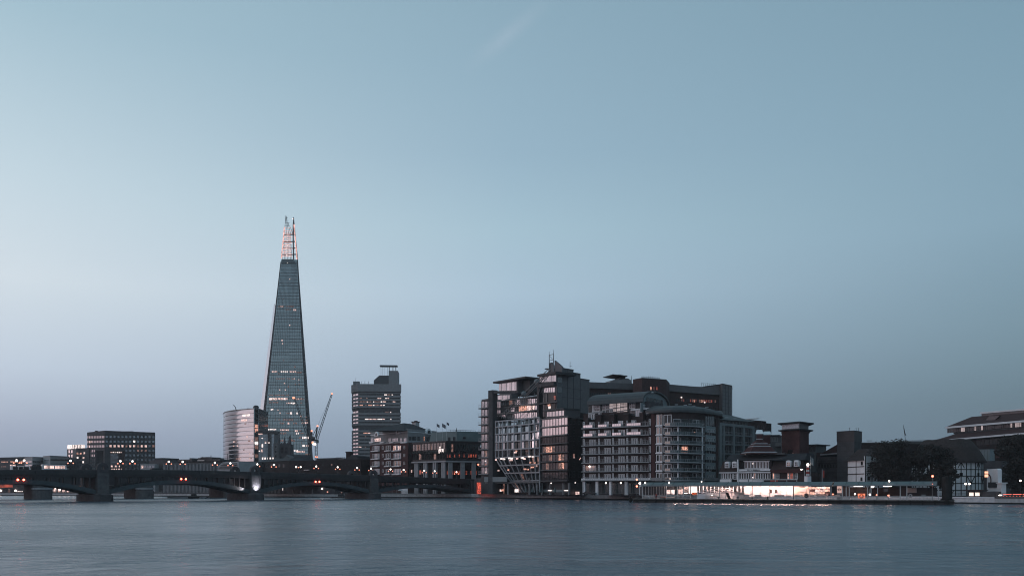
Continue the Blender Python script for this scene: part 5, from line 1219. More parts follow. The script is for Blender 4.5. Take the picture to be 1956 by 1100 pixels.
    MB().prism(top, gz(800, 350), gz(716.5, 350)).build('stair_tower_wall', PN, t)
    b = MB(); boxpx(b, U.off(.3), 1029.5, 1064.5, 712.4, 717, -10, .9); b.build('tower_roof', D, t)
    grid_row(t, U, 1031, 1063, 718.5, 730, 7, M['pale_metal'], M['glass_pale'], nx=2, sl=(-2.5, -1.3), fr=.08, o=.06)
    for x0, x1, y0, y1, m in ((1033.5, 1063, 731, 738.5, 'panel_grey'), (1031, 1034.5, 731, 799, 'panel_grey'),): b = MB(); boxpx(b, U, x0, x1, y0, y1, .05, 1.5); b.build('tower_frame', D, t)
    grid_row(t, U, 1039, 1060.5, 740.5, 749.5, 5, M['pale_metal'], M['glass_pale'], nx=1, sl=(-1.2, -.6), o=.06, fr=.1)
    b = MB(); boxpx(b, U, 1036, 1062, 750.5, 797, .05, .3); b.build('tower_glazing', M['glass_dark'], t)
    for x, y0, y1, m in ((1039, 752, 768, 'glass_teal_dark'), (1044, 752, 768, 'glass_teal_dark'), (1039, 771, 796, 'glass_smoked'), (1044, 786, 796, 'glass_smoked')): b = MB(); boxpx(b, U, x, x + 3, y0, y1, .32, .5); b.build('tower_glazing', M[m], t)
    for x0, x1, y0, y1, m in ((1060, 1063, 756, 763, 'lit_red'), (1048.5, 1053, 772, 776, 'lit_warm'), (1049.5, 1053, 776, 780.5, 'lit_white')): b = MB(); boxpx(b, U, x0, x1, y0, y1, .35, .6); b.build('lit_window', M[m], t)
    b = MB(); boxpx(b, U, 1036, 1070, 768.5, 770.2, .3, 1.6); b.build('floor_edge', PN, t)
    for y0, y1 in ((718, 731), (739.5, 750)):
        b = MB(); b.wbox(Sd, 0.3, Sd.L - .2, .02, .15, gz(y1, 349), gz(y0, 349)); b.build('side_glazing', M['glass_smoked'], t)
    # --- grey metal flank stepping down behind
    K = Wall(P(1073, 351), P(1126, 365))
    steps = [(1060, 1073, 704), (1073, 1095.5, 704.5), (1095.5, 1108.5, 712.8), (1108.5, 1126, 724.3)]
    for x0, x1, y in steps[1:]:
        b = MB(); boxpx(b, K, x0, x1, y, 800, -7, 0); b.build('flank_wall', PN, t)
        b = MB(); boxpx(b, K, x0, x1, y - .6, y + .4, -7, .25); b.build('flank_coping', M['zinc'], t)
    for y in (742, 760): b = MB(); boxpx(b, K, 1073.5, 1112, y, y + .5, .02, .1); b.build('panel_joint', D, t)
    for x in (1084, 1095, 1108): b = MB(); boxpx(b, K, x, x + .4, 714 if x > 1085 else 706, 798, .02, .1); b.build('panel_joint', D, t)
    # sail and masts
    Tm = U.off(-3); z = lambda y: gz(y, 353)
    b = MB(); b.wpoly(Tm, [(Tm.at(1060), z(714)), (Tm.at(1074), z(714)), (Tm.at(1074), z(703)), (Tm.at(1069), z(697.5)), (Tm.at(1060), z(688.5))], -.6, .2); b.build('mast_sail', PN, t)
    b = MB(); b.wpoly(Tm, [(Tm.at(1050), z(714)), (Tm.at(1057), z(712)), (Tm.at(1057), z(697)), (Tm.at(1053.5), z(691)), (Tm.at(1050.5), z(692))], -.6, .2); b.build('mast_sail', PN, t)
    for x, y0 in ((1051, 669.5), (1059, 668)):
        b = MB(); s = Tm.at(x); b.bar(Tm.p(s, .5, z(716)), Tm.p(s, .5, z(676)), .5, n=8, w2=.3); b.bar(Tm.p(s, .5, z(676)), Tm.p(s, .5, z(y0)), .2, n=6, w2=.1); b.build('mast', G, t)
    b = MB(); s0, s1 = Tm.at(1051), Tm.at(1059)
    for y in (677, 687.5): b.bar(Tm.p(s0, .5, z(y)), Tm.p(s1, .5, z(y - .6)), .16)
    b.bar(Tm.p(s0, .5, z(678)), Tm.p(s1, .5, z(687)), .1); b.build('mast_tie', G, t)
    b = MB(); s = Tm.at(1078); b.bar(Tm.p(s, -3, z(704)), Tm.p(s, -3, z(693)), .14); b.bar(Tm.p(s - .5, -3, z(702)), Tm.p(s + .9, -3, z(702)), .12); b.build('antenna', D, t)
    MB().ball(Tm.p(Tm.at(1047), .8, z(702.5)), .9, 8, sq=.3).build('mast_collar', G, t)
    for x0, x1, y0, y1 in ((995, 1006, 747, 757), (1020, 1030, 722, 736)):                            # round glass roof lights by the stays
        p = on((x0 + x1) / 2, -4); MB().ball((*p, gz((y0 + y1) / 2, p.y)), 1.2, 10).build('roof_light', M['panel_blue'], t)
    # --- lower wing at the corner
    L1 = Wall(on(1031, 0), C1); S1 = Wall(C1, P(1119, 353)); pts = [L1.A, L1.B, S1.B, S1.B + V((6, 12)), L1.A + V((14, 18))]
    MB().prism(pts, GZ + 4.8, gz(795.5, 340)).build('wing_wall', M['dark_brick'], t)
    c = sum(pts, V((0, 0))) / 5; MB().prism([p + (c - p) * .15 for p in pts], GZ, GZ + 4.8).build('wing_ground_storey', D, t)
    MB().prism([p + (p - c).normalized() * .7 for p in pts], gz(797, 340), gz(794.6, 340)).build('wing_roof', PN, t)
    T2 = Wall(on(1043, .1), on(1079, .1)); grid_row(t, T2, 1045, 1078, 786.5, 795.8, 6, M['pale_metal'], M['glass_pale'], nx=2, sl=(-3.2, -2.2), fr=.08)
    b = MB(); boxpx(b, T2, 1041, 1080, 781.2, 783.8, -8, 1); b.build('wing_roof', M['zinc'], t); b = MB(); boxpx(b, T2, 1042, 1079, 783, 797, -8, -.1); b.build('wing_wall', PN, t)
    T3 = Wall(on(1079, -2.2), P(1119, 356)); b = MB(); b.wbox(T3, 0, T3.L, -8, 0, gz(798, 345), gz(784.5, 345)); b.build('wing_wall', M['dark_brick'], t)
    rws = [(800, 816, 'p'), (818.5, 833, 'p'), (836, 848, 'm'), (853, 865, 'd'), (869, 881, 'd'), (884.5, 897, 'd'), (902, 917, 'm')]
    for k, (y0, y1, kind) in enumerate(rws):
        dr = -5.6 * (1 - k * .145)
        n = 9
        lit = {}
        if k == 3: lit = {1: M['lit_dim'], 2: M['lit_warm'], 3: M['lit_warm'], 4: M['lit_dim']}
        if k == 4: lit = {6: M['lit_warm'], 7: M['lit_dim'], 3: M['lit_dim']}
        if k == 5: lit = {2: M['lit_dim'], 6: M['lit_dim'], 7: M['lit_warm']}
        if kind == 'm':
            for i in range(6): b = MB(); s = y0 + (y1 - y0) * i / 6; b.wpoly(L1, [(.4, L1.z(0, s - dr * 0)), (L1.L - .4, L1.z(L1.L, s + dr)), (L1.L - .4, L1.z(L1.L, s + dr) - .12), (.4, L1.z(0, s) - .12)], .3, .5); b.build('louvre', D, t)
        grid_row(t, L1, 1031.8, 1084.4, y0 - dr * 0, y1, n, D if k > 1 else M['grey_metal'], M['glass_pale'] if kind == 'p' else M['glass_smoked'], lit, nx=2, ny=1, sl=(dr, dr), fr=.07, dep=.12)
        b = MB(); b.wpoly(L1, [(-.2, L1.z(0, y1 + .4)), (L1.L + .3, L1.z(L1.L, y1 + .4 + dr)), (L1.L + .3, L1.z(L1.L, y1 + 2 + dr)), (-.2, L1.z(0, y1 + 2))], -.1, .8); b.build('floor_edge', PN if k > 1 else G, t)
        for x in (1090, 1096, 1106, 1113):
            if x in (1096, 1113) or k % 2 == 0: winpx(t, S1, x - 2, x + 2, y0 - 3, y1 - 6, 1, 2, D, M['rubber'], M['lit_dim'] if (k, x) in ((4, 1096),) else None, dep=.1)
    for x, y in ((1096, 872.5), (1108, 873.5), (1106.5, 876)): b = MB(); s = S1.at(x); b.wbox(S1, s - .25, s + .3, .1, .25, S1.z(s, y + 2), S1.z(s, y)); b.build('lit_window', M['lit_pink'], t)
    for x in (1032, 1048, 1073, 1084): b = MB(); boxpx(b, L1, x - .8, x + .8, 921, 945, -1.2, -.6); b.build('column', M['concrete'], t)
    b = MB(); boxpx(b, L1.off(-1.6), 1031, 1084, 934.5, 939.5, -.2, 0); b.build('shopfront_band', M['panel_blue'], t)
    for x0, x1 in ((1046.5, 1054), (1077, 1084.5)): b = MB(); boxpx(b, L1.off(-.5), x0, x1, 935.3, 937.2, -.2, 0); b.build('sign_lamp', M['lit_white'], t)
    b = MB(); boxpx(b, S1, 1099, 1105, 938.5, 944, .05, .4); b.build('doorway', M['lit_pink'], t)
    for x, y in ((1055, 922.5), (1101, 922)): MB().ball(L1.p(L1.at(x), .6, L1.z(0, y)), .28, 8).build('wall_lamp', M['lit_white'], t)
riverside_office()
for i, (x, lab) in enumerate(((1004, 'closed teal parasol nearest the foot of the atrium net'), (1017, 'closed teal parasol between the atrium and the corner wing'), (1031.5, 'closed teal parasol at the first column of the corner wing'), (1060, 'closed teal parasol by the lit shop band of the corner wing'))):
    p = P(x, 345 if x > 1020 else 356); t = thing('closed_parasol', lab, 'parasol', (*p, GZ), 'closed parasols on the riverside terrace')
    MB().lathe((p.x, p.y, GZ + .9), [(.18, 0), (.42, .3), (.3, 1.4), (.05, 2.2)], 8).build('folded_canopy', M['teal_metal'], t); b = MB(); b.bar((*p, GZ), (*p, GZ + 1), .1); b.build('pole', M['dark_metal'], t)

# ------------------------------------------------------------------ long brown office behind, with the grey fascia
def long_office():
    F_ = Wall(P(1112, 398), P(1375, 420)); t = thing('long_office', 'long brown office with a heavy grey fascia and scattered orange windows behind the flats', 'building', base(F_, GZ))
    zs = lambda x, y: F_.z(F_.at(x), y)
    b = MB(); b.wbox(F_, 0, F_.L, -30, 0, GZ, zs(1112, 741)); b.build('wall', M['brown_brick'], t)
    b = MB(); s0, s1, s2 = 0, F_.at(1209), F_.L
    b.wpoly(F_, [(0, zs(1112, 729.5)), (s1, zs(1209, 733)), (s1, zs(1209, 744.5)), (0, zs(1112, 741))], -30, 1.2); b.build('fascia', M['panel_grey'], t)
    a = F_.at(1273); b = MB(); b.wpoly(F_, [(a, zs(1273, 734)), (F_.at(1318), zs(1318, 738)), (F_.at(1345), zs(1345, 739.5)), (s2, zs(1375, 735.5)), (s2, zs(1375, 755)), (a, zs(1273, 747))], -30, 1.2); b.build('fascia', M['panel_grey'], t)
    b = MB(); b.wpoly(F_, [(F_.at(1342), zs(1342, 740)), (F_.at(1345), zs(1345, 737.5)), (s2, zs(1375, 733.5)), (s2, zs(1375, 737))], -20, .5); b.build('roof_upstand', M['slate'], t)
    # red brown stair block
    R1 = Wall(P(1209, 398), P(1226.5, 392)); R2 = Wall(P(1226.5, 392), P(1273, 398)); pts = [R1.A, R1.B, R2.B, R2.B + V((4, 14)), R1.A + V((6, 14))]
    MB().prism(pts, gz(770, 395), gz(724, 395)).build('stair_block', M['red_roof'], t); MB().prism([p for p in pts], gz(724, 395), gz(722.8, 395)).build('stair_block_coping', M['dark_metal'], t)
    for x in (1243, 1249, 1254.5): winpx(t, R2, x - 1.7, x + 1.7, 737.5, 745, 1, 1, M['dark_metal'], M['lit_red'], M['lit_warm'] if x == 1243 else None, fr=.15)
    b = MB(); s0, s1 = R2.at(1228), R2.at(1262)
    for i in range(9): s = s0 + (s1 - s0) * i / 8; b.wbox(R2, s - .04, s + .04, -1, -.9, gz(723, 395), gz(719.5 - 1.5 * math.sin(i / 8 * 3), 395))
    b.build('roof_rail', M['dark_metal'], t); b = MB(); 
    for z in (721.4, 720): b.wbox(R2, s0, s1, -1, -.9, gz(z + .25, 395), gz(z - .25, 395))
    b.build('roof_rail', M['dark_metal'], t)
    # windows along the top floor
    for i in range(26):
        x = 1120 + i * 3.4; winpx(t, F_, x, x + 2.5, 749 + i * .07, 755 + i * .07, 1, 1, M['dark_metal'], M['glass_dark'], M['lit_dim'] if i in (12, 13) else None, fr=.1)
    litr = {3: 'lit_dim', 4: 'lit_red', 8: 'lit_red', 9: 'lit_dim', 10: 'lit_warm', 11: 'lit_red', 13: 'lit_dim', 14: 'lit_warm', 15: 'lit_warm', 16: 'lit_red', 17: 'lit_red', 18: 'lit_red', 19: 'lit_dim', 20: 'lit_red', 22: 'lit_dim'}
    for i in range(24):
        x = 1291 + i * 3.35; winpx(t, F_, x, x + 2.5, 761 + i * .1, 767 + i * .1, 1, 1, M['dark_metal'], M['glass_dark'], M[litr[i]] if i in litr else None, fr=.1)
        if i % 2 == 0: winpx(t, F_, x, x + 2.5, 775 + i * .1, 781 + i * .1, 1, 1, M['dark_metal'], M['glass_dark'], fr=.1)
    for x, y in ((1121.5, 750), (1300, 759), (1344.5, 768.5)): MB().ball(F_.p(F_.at(x), .8, zs(x, y)), .42, 8).build('wall_lamp', M['lit_white'], t)
    # lens shaped roof machinery room with its tilted canopy
    b = MB(); W = F_.off(-6); z = lambda y: gz(y, 405); q = [(1164, 731), (1166, 727), (1172, 723), (1181, 721), (1190, 718.5), (1200, 719), (1207, 723), (1207, 733)]
    b.wpoly(W, [(W.at(x), z(y)) for x, y in reversed(q)], -9, 0); b.build('roof_pod', M['concrete'], t)
    b = MB(); b.wpoly(W, [(W.at(x), z(y)) for x, y in ((1183, 722), (1193, 720.5), (1195, 716), (1183, 718))], -5, .2); b.build('roof_pod', M['dark_metal'], t)
    b = MB(); b.wpoly(W, [(W.at(x), z(y)) for x, y in ((1166, 714.6), (1195, 716.8), (1195, 714.8), (1167, 713.2))], -9, 2); b.build('pod_canopy', M['dark_metal'], t)
    b = MB(); s = W.at(1204.5); b.bar(W.p(s, 1, z(727)), W.p(s, 1, z(714.5)), .3, n=6); b.build('flue', M['pale_metal'], t)
    b = MB(); s0, s1 = W.at(1185), W.at(1192)
    for i in range(3): s = s0 + (s1 - s0) * i / 2; b.bar(W.p(s, -2, z(715)), W.p(s, -2, z(711)), .12)
    b.bar(W.p(s0, -2, z(711)), W.p(s1, -2, z(711)), .12); b.build('roof_rail', M['dark_metal'], t)
    # end tower of grey panels
    T1 = Wall(P(1373, 420), P(1380, 416)); T2 = Wall(P(1380, 416), P(1397, 424)); pts = [T1.A, T1.B, T2.B, T2.B + V((4, 14)), T1.A + V((3, 14))]
    MB().prism(pts, gz(800, 418), gz(734.5, 418)).build('end_tower', M['panel_grey'], t)
    MB().prism([p + (p - sum(pts, V((0, 0))) / 5).normalized() * .4 for p in pts], gz(734.5, 418), gz(733.2, 418)).build('tower_coping', M['zinc'], t)
    for k in range(9):
        b = MB(); b.wbox(T2, 0, T2.L, .01, .08, T2.z(2, 741 + 7 * k), T2.z(2, 740.5 + 7 * k)); b.build('panel_joint', M['dark_metal'], t)
    for x in (1385.5, 1391.5): b = MB(); s = T2.at(x); b.wbox(T2, s - .05, s + .05, .01, .1, gz(800, 420), gz(736, 420)); b.build('panel_joint', M['dark_metal'], t)
    b = MB(); s0, s1 = F_.at(1346), F_.at(1373)
    for i in range(8): s = s0 + (s1 - s0) * i / 7; b.wbox(F_, s - .04, s + .04, -3, -2.9, zs(1360, 737), zs(1360, 730 + (i % 3)))
    b.wbox(F_, s0, s1, -3, -2.9, zs(1360, 731.5), zs(1360, 731)); b.build('roof_rail', M['dark_metal'], t)
long_office()

# ------------------------------------------------------------------ riverside flats with balconies and the rounded corner
def riverside_flats():
    F_ = Wall(P(1114, 334), P(1243, 318)); t = thing('riverside_flats', 'large brick riverside flats with white balconies, a barrel roof and a rounded corner', 'building', base(F_, GZ))
    WP, PC, GM, BB = M['white_paint'], M['pale_concrete'], M['grey_metal'], M['brown_brick']
    z = lambda x, y: F_.z(F_.at(x), y)
    RP = [P(1243, 318), P(1252, 315.5), P(1266, 313), P(1285, 311), P(1300, 311), P(1315, 312), P(1330, 314), P(1345, 317.5), P(1358, 322), P(1372, 328)]
    SW = Wall(P(1372, 328), P(1438, 349))
    foot = [F_.A, F_.B] + RP[1:] + [SW.B, SW.B + V((8, 14)), F_.A + V((14, 18))]
    z1 = gz(817, 326); zp = gz(918, 326)
    MB().prism([F_.A, F_.B, F_.B + V((14, 18)), F_.A + V((14, 18))], zp, gz(806, 326)).build('wall', BB, t)
    MB().prism(RP + [RP[-1] + V((6, 14)), RP[0] + V((14, 20))], zp, gz(786, 315)).build('corner_wall', BB, t)
    MB().prism([SW.A, SW.B, SW.B + V((6, 12)), SW.A + V((6, 14))], GZ, gz(808, 330)).build('side_wall', M['dark_concrete'], t)
    # open ground storey on white piers
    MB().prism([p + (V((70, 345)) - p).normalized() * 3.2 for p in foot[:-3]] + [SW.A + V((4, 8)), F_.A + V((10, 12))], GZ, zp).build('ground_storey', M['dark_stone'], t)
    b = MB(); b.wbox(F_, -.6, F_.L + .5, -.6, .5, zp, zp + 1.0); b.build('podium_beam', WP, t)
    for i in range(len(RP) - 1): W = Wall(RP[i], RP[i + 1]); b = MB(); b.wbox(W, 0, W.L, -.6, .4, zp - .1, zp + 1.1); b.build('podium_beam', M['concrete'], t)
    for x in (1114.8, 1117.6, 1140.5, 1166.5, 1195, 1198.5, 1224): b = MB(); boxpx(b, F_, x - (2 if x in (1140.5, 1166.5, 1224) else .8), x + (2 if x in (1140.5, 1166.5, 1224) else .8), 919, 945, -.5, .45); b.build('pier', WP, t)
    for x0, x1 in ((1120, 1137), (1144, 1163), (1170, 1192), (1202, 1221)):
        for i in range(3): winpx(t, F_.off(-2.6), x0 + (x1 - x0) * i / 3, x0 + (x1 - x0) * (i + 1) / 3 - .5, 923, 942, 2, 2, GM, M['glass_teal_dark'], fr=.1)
    for x in (1159, 1187.5): MB().ball(F_.p(F_.at(x), .7, z(x, 922)), .3, 8).build('wall_lamp', M['globe_white'], t)
    # balcony floors: rows at the left end, pitch 16.4 px, rising towards the corner
    bays = [(1117.5, 1143.5), (1145.5, 1170), (1172.5, 1197.5), (1200, 1240)]
    lefts = [(1114.3, 1117.2), (1143.2, 1145.8), (1170, 1172.8), (1197.3, 1200), (1240.2, 1243.4)]
    for k in range(7):
        yl = 819.5 + 16.4 * k; dr = -5.6 * (1 - k / 6.4); yy = lambda x: yl + dr * (x - 1114) / 129
        b = MB(); s0, s1 = 0, F_.L
        b.wpoly(F_, [(s0, z(1114, yl)), (s1, z(1243, yl + dr)), (s1, z(1243, yl + dr) + .3), (s0, z(1114, yl) + .3)], .05, 1.5); b.build('balcony_floor', M['pale_concrete'], t)
        for j, (x0, x1) in enumerate(bays):
            ym = yy((x0 + x1) / 2); st = ym - 14.2
            dx0 = x0 + 8.5 if j < 3 else x0 + 6
            nd = 4 if k else 3; dw = 3.3
            for i in range(nd):
                winpx(t, F_, dx0 + dw * i, dx0 + dw * (i + 1) - .45, st + 1.5, ym - .6, 1, 1, WP, M['glass_dark'] if k > 1 else pick((M['glass_dark'], 1), (M['glass_sky'], 1.4)), o=.02, fr=.14, dep=.16)
            if j == 3:
                for x in (x0 + 23, x0 + 30): winpx(t, F_, x, x + 4, st + 2, ym - .6, 2, 1, WP if x < x0 + 25 else GM, M['glass_dark'], o=.02, fr=.1)
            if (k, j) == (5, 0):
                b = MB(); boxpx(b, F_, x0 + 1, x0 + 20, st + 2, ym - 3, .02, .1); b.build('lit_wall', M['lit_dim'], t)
                MB().ball(F_.p(F_.at(x0 + 10), .6, z(x0, st + 3.5)), .34, 8).build('wall_lamp', M['globe_white'], t)
            # glass and rail of the balcony front
            b = MB(); a0, a1 = F_.at(x0), F_.at(x1); zb = z((x0 + x1) / 2, ym) + .35
            n = 6 if j < 3 else 9
            for i in range(n):
                c0, c1 = a0 + (a1 - a0) * i / n + .05, a0 + (a1 - a0) * (i + 1) / n - .05
                if k < 2 and i < n * .62: b.wbox(F_, c0, c1, 1.3, 1.34, zb + .12, zb + 1.0)
            if b.v: b.build('balcony_glass', M['glass_pale'], t)
            b = MB()
            for i in range(n + 1): s = a0 + (a1 - a0) * i / n; b.wbox(F_, s - .04, s + .04, 1.3, 1.37, zb - .1, zb + 1.08)
            b.wbox(F_, a0, a1, 1.29, 1.38, zb + 1.05, zb + 1.12)
            if k >= 2: b.wbox(F_, a0, a1, 1.31, 1.35, zb + .55, zb + .6); b.wbox(F_, a0, a1, 1.31, 1.35, zb + .3, zb + .34)
            b.build('balcony_rail', M['tube_metal'], t)
        for x0, x1 in lefts:
            if k == 0 and x0 not in (1114.3, 1240.2): 
                b = MB(); boxpx(b, F_, x0, x1, yy(x0) - 13, yy(x0) - 1, .05, .3); b.build('pilaster', WP, t); continue
            winpx(t, F_, x0, x1, yy(x0) - 14.2, yy(x0) - .6, 1, 3, WP, M['glass_dark'], o=.02, fr=.16, mu=.14, dep=.35)
    # brick piers above the top balconies, set back terrace doors
    G1 = F_.off(-2.0)
    b = MB(); b.wbox(G1, -1, G1.L + 1, -14, 0, gz(807, 326), gz(786, 326)); b.build('upper_wall', BB, t)
    for x0, x1, dy in ((1118, 1124, 0), (1141, 1148, -1.2), (1166, 1174, -2.2), (1193, 1201, -3.4), (1222, 1229, -6)):
        b = MB(); boxpx(b, F_, x0, x1, (794 if x0 > 1140 else 798) + dy, 818 + dy, -2, .3); b.build('brick_pier', BB, t)
        if x0 > 1125 and x0 < 1220: b = MB(); boxpx(b, F_, x0 - 1, x1 + 1, 792.6 + dy, 794.3 + dy, -2.2, .6); b.build('pier_cap', M['dark_stone'], t)
    for x0, x1, y0, y1, n in ((1124, 1137, 791, 801, 4), (1143, 1149, 788, 796, 2)): grid_row(t, G1, x0, x1, y0, y1, n, WP, M['glass_dark'], sl=(-.8, -.8), fr=.14, o=.03)
    # penthouse: tall gridded glass under the barrel roof
    PH = F_.off(-3.2); b = MB(); b.wbox(PH, .5, PH.L - 2, -12, 0, gz(800, 326), gz(768, 326)); b.build('penthouse_wall', M['dark_stone'], t)
    grid_row(t, PH, 1124, 1132, 776, 789, 1, GM, M['glass_dark'], o=.05); grid_row(t, PH, 1134.5, 1147, 774, 785.5, 1, WP, M['glass_smoked'], nx=2, ny=2, o=.05, fr=.25, mu=.2)
    b = MB(); boxpx(b, PH, 1132, 1134.3, 774, 787, .05, .25); b.build('pilaster', WP, t)
    b = MB(); s = [F_.at(x) for x in (1119, 1148)]; b.wpoly(F_, [(s[0], z(1119, 790)), (s[1], z(1148, 786.5)), (s[1], z(1148, 783.5)), (s[0], z(1119, 787.5))], -2.4, -1.8); b.build('terrace_parapet', PC, t)
    for i in range(7):
        x = 1150.5 + i * 6.95
        for r, (y0, y1) in enumerate(((772.5, 782.5), (782.8, 789.5), (789.8, 797.5))):
            e = -1.05 * i
            if i < 3: pm = (M['glass_smoked'], M['glass_dark'], M['lit_pane'])[r] if not (i == 2 and r == 0) else M['lit_pane']
            else: pm = M['lit_pane'] if not (r == 2 and i % 2) else M['glass_pale']
            winpx(t, PH, x, x + 6.7, y0 + e, y1 + e, 3, 2 if r == 0 else 1, GM if i > 2 else WP, pm, o=.06, fr=.12, mu=.1)
    grid_row(t, PH, 1202.5, 1214, 769, 780, 1, WP, M['glass_smoked'], nx=3, ny=2, o=.06, fr=.2, mu=.18)
    b = MB(); s = [F_.at(x) for x in (1201, 1243)]; b.wpoly(F_, [(s[0], z(1201, 783.5)), (s[1], z(1243, 779.5)), (s[1], z(1243, 777)), (s[0], z(1201, 780.5))], -2.6, -1.6); b.build('terrace_parapet', WP, t)
    grid_row(t, G1, 1203.5, 1213, 783.5, 793, 2, GM, M['glass_smoked'], o=.04); grid_row(t, G1, 1214, 1227, 782, 795, 4, WP, M['glass_sky'], o=.04, fr=.14); grid_row(t, G1, 1234, 1242, 781, 792, 2, WP, M['glass_sky'], o=.04, fr=.14)
    # barrel roof: an arched shell from the eave over to the back
    z0 = lambda s: gz(772.5 - 10.5 * (s / F_.L), 324)
    vs, fs = [], []; n = 12; LL = F_.at(1228)
    def arch(sv, lip):
        out = []
        for i in range(n + 1):
            a = math.pi * i / n; o = -10.6 + (12.2 + lip) * math.cos(a); h = (4.9 + lip * .8) * math.sin(a) ** .9; out.append(F_.p(sv, o - 1.5, gz(772, 328) + .2 + h))
        return out
    r0, r1 = arch(F_.at(1121), 0), arch(LL, 0); r2, r3 = arch(F_.at(1121), -.7), arch(LL, -.7)
    vs = r0 + r1 + r2 + r3; m = n + 1
    for i in range(n): fs += [(i, i + 1, m + i + 1, m + i), (2 * m + i + 1, 2 * m + i, 3 * m + i, 3 * m + i + 1), (i + 1, i, 2 * m + i, 2 * m + i + 1), (m + i, m + i + 1, 3 * m + i + 1, 3 * m + i)]
    fs += [(0, m, 3 * m, 2 * m), (n, 2 * m + n, 3 * m + n, m + n)]
    MB().add(vs, fs).build('barrel_roof', M['zinc'], t)
    # gable end filling of the barrel
    e = arch(LL - .8, -.75); b = MB(); mid = F_.p(LL - .8, -9.5, gz(772, 328)); th = V((F_.d.x, F_.d.y, 0)) * -.4
    b.hexa([p + th for p in e], e); b.build('gable_wall', M['panel_blue'], t)
    EG = Wall(F_.p(LL - .75, -1.2, 0), F_.p(LL - .75, -22, 0))
    for a in (3.4, 6.4, 9.4, 12.4, 15.4): win(t, EG, a, a + 2.0, gz(770, 328), gz(770, 328) + 2.0, 2, 1, GM, M['glass_dark'], o=.1)
    EW = Wall(F_.p(LL - .7, 0.0, 0), F_.p(LL - .7, -22, 0)); b = MB(); b.wbox(EW, 0, EW.L, -.5, 0, gz(786, 320), gz(771, 325)); b.build('gable_wall', M['panel_blue'], t)
    for a in (1.2, 4.4, 7.6, 10.8, 14): win(t, EW, a, a + 2.4, gz(781, 322), gz(773.5, 322), 3, 2, WP, M['glass_sky'], o=.1)
    for x, y in ((1163, 754), (1166.5, 752.5), (1182, 752.5), (1218, 748.5), (1224, 747.5), (1233, 746.5)):
        s = F_.at(x); b = MB(); b.ball(F_.p(s, -6, F_.z(s, y) - .1), .55, 8, sq=.5); b.build('roof_light', M['pale_metal'], t)
    b = MB(); boxpx(b, F_.off(-.6), 1168, 1172, 766, 767.4, 0, .3); b.build('eaves_lamp', M['lit_white'], t)
    # --- rounded corner: roof, balconies, bays
    c0 = sum(RP, V((0, 0))) / len(RP) + V((6, 14))
    ro = [p + (p - c0).normalized() * 1.6 for p in [P(1239, 319.5)] + RP[1:]] + [P(1381, 331)]
    ri = [p + (c0 - p) * .42 for p in ro]; back = [ri[-1] + V((2, 8)), ri[0] + V((6, 12))]
    zb_, zm_, zt_ = [], [], []
    vs = []; k = len(ro)
    for i, (p, q) in enumerate(zip(ro, ri)):
        u = i / (k - 1); lo = gz(787.8 - 0.5 * u, 312 if 0 < i < k - 1 else 318); hi = lo + 2.9 - 1.0 * max(0, u - .55) * 2
        vs += [(*p, lo), (*p, lo + .8), (*(p + (q - p) * .12), lo + 1.7), (*(p + (q - p) * .45), hi - .2), (*q, hi)]
    fs = []
    for i in range(k - 1):
        for j in range(4): a = i * 5 + j; fs.append((a, a + 5, a + 6, a + 1))
    fs.append(tuple(i * 5 + 4 for i in range(k)))
    MB().add(vs, fs).build('rounded_roof', M['zinc'], t)
    MB().prism([p + (c0 - p) * .02 for p in ro] + [ro[-1] + V((4, 12)), ro[0] + V((10, 16))], gz(788.2, 314), gz(787.2, 314)).build('roof_soffit', M['dark_metal'], t)
    for x, y in ((1292, 772.5), (1309, 773.5), (1318, 772.3), (1325, 775), (1350, 778)):
        p = P(x, 318); b = MB(); b.box((*p, gz(y, p.y)), (1.1, .6, .22)); b.build('roof_light', M['pale_metal'], t)
    for i in range(len(RP) - 1):
        W = Wall(RP[i], RP[i + 1])
    K1 = Wall(RP[0], RP[1]); Ka = Wall(RP[1], RP[2]); Kb = Wall(RP[2], RP[3])
    b = MB(); boxpx(b, K1, 1245, 1251.5, 790, 918, -.5, .25); b.build('corner_pier', M['red_brick'], t)
    FL = [813.5 + 17.35 * k for k in range(7)]
    Bc = [P(1270, 310.5), P(1280, 308.7), P(1292, 308), P(1305, 308.2), P(1318, 309.4), P(1330, 311.5), P(1341, 314), P(1346, 316)]
    for k, y in enumerate(FL):
        winpx(t, Ka, 1254, 1260, y - 15.5 if k else 791.5, y - 1.6, 1, 1, WP, M['glass_smoked'] if k < 3 else M['rubber'], o=.05, fr=.2); winpx(t, Ka, 1260.5, 1265.7, y - 15.5 if k else 791.5, y - 1.6, 1, 1, WP, M['glass_dark'], o=.05, fr=.2)
        winpx(t, Kb, 1268, 1283, y - 14.5 if k else 791.5, y - 1.2, 2, 1, WP, M['glass_dark'], o=.05, fr=.22, mu=.25)
        b = MB(); boxpx(b, Ka, 1253, 1266, y - 1.6, y + .6, -.1, .35); b.build('sill_band', WP, t)
        b = MB(); pr = Bc + [p + (c0 - p).normalized() * 4.6 for p in reversed(Bc)]; zz = gz(y, 309); b.prism(pr, zz - .15, zz + .2); b.build('balcony_floor', M['pale_concrete'], t)
        r = MB(); gl = MB()
        for i in range(len(Bc) - 1):
            W = Wall(Bc[i], Bc[i + 1]); r.wbox(W, 0, W.L, -.12, -.05, zz + 1.2, zz + 1.28)
            for j in range(3): s = W.L * j / 3; r.wbox(W, s - .035, s + .035, -.12, -.05, zz + .2, zz + 1.2); gl.wbox(W, s + .06, s + W.L / 3 - .06, -.1, -.07, zz + .3, zz + 1.1)
        r.build('balcony_rail', M['tube_metal'], t); gl.build('balcony_glass', M['glass_rail'], t)
        Kd = [Wall(RP[i], RP[i + 1]) for i in range(3, 8)]
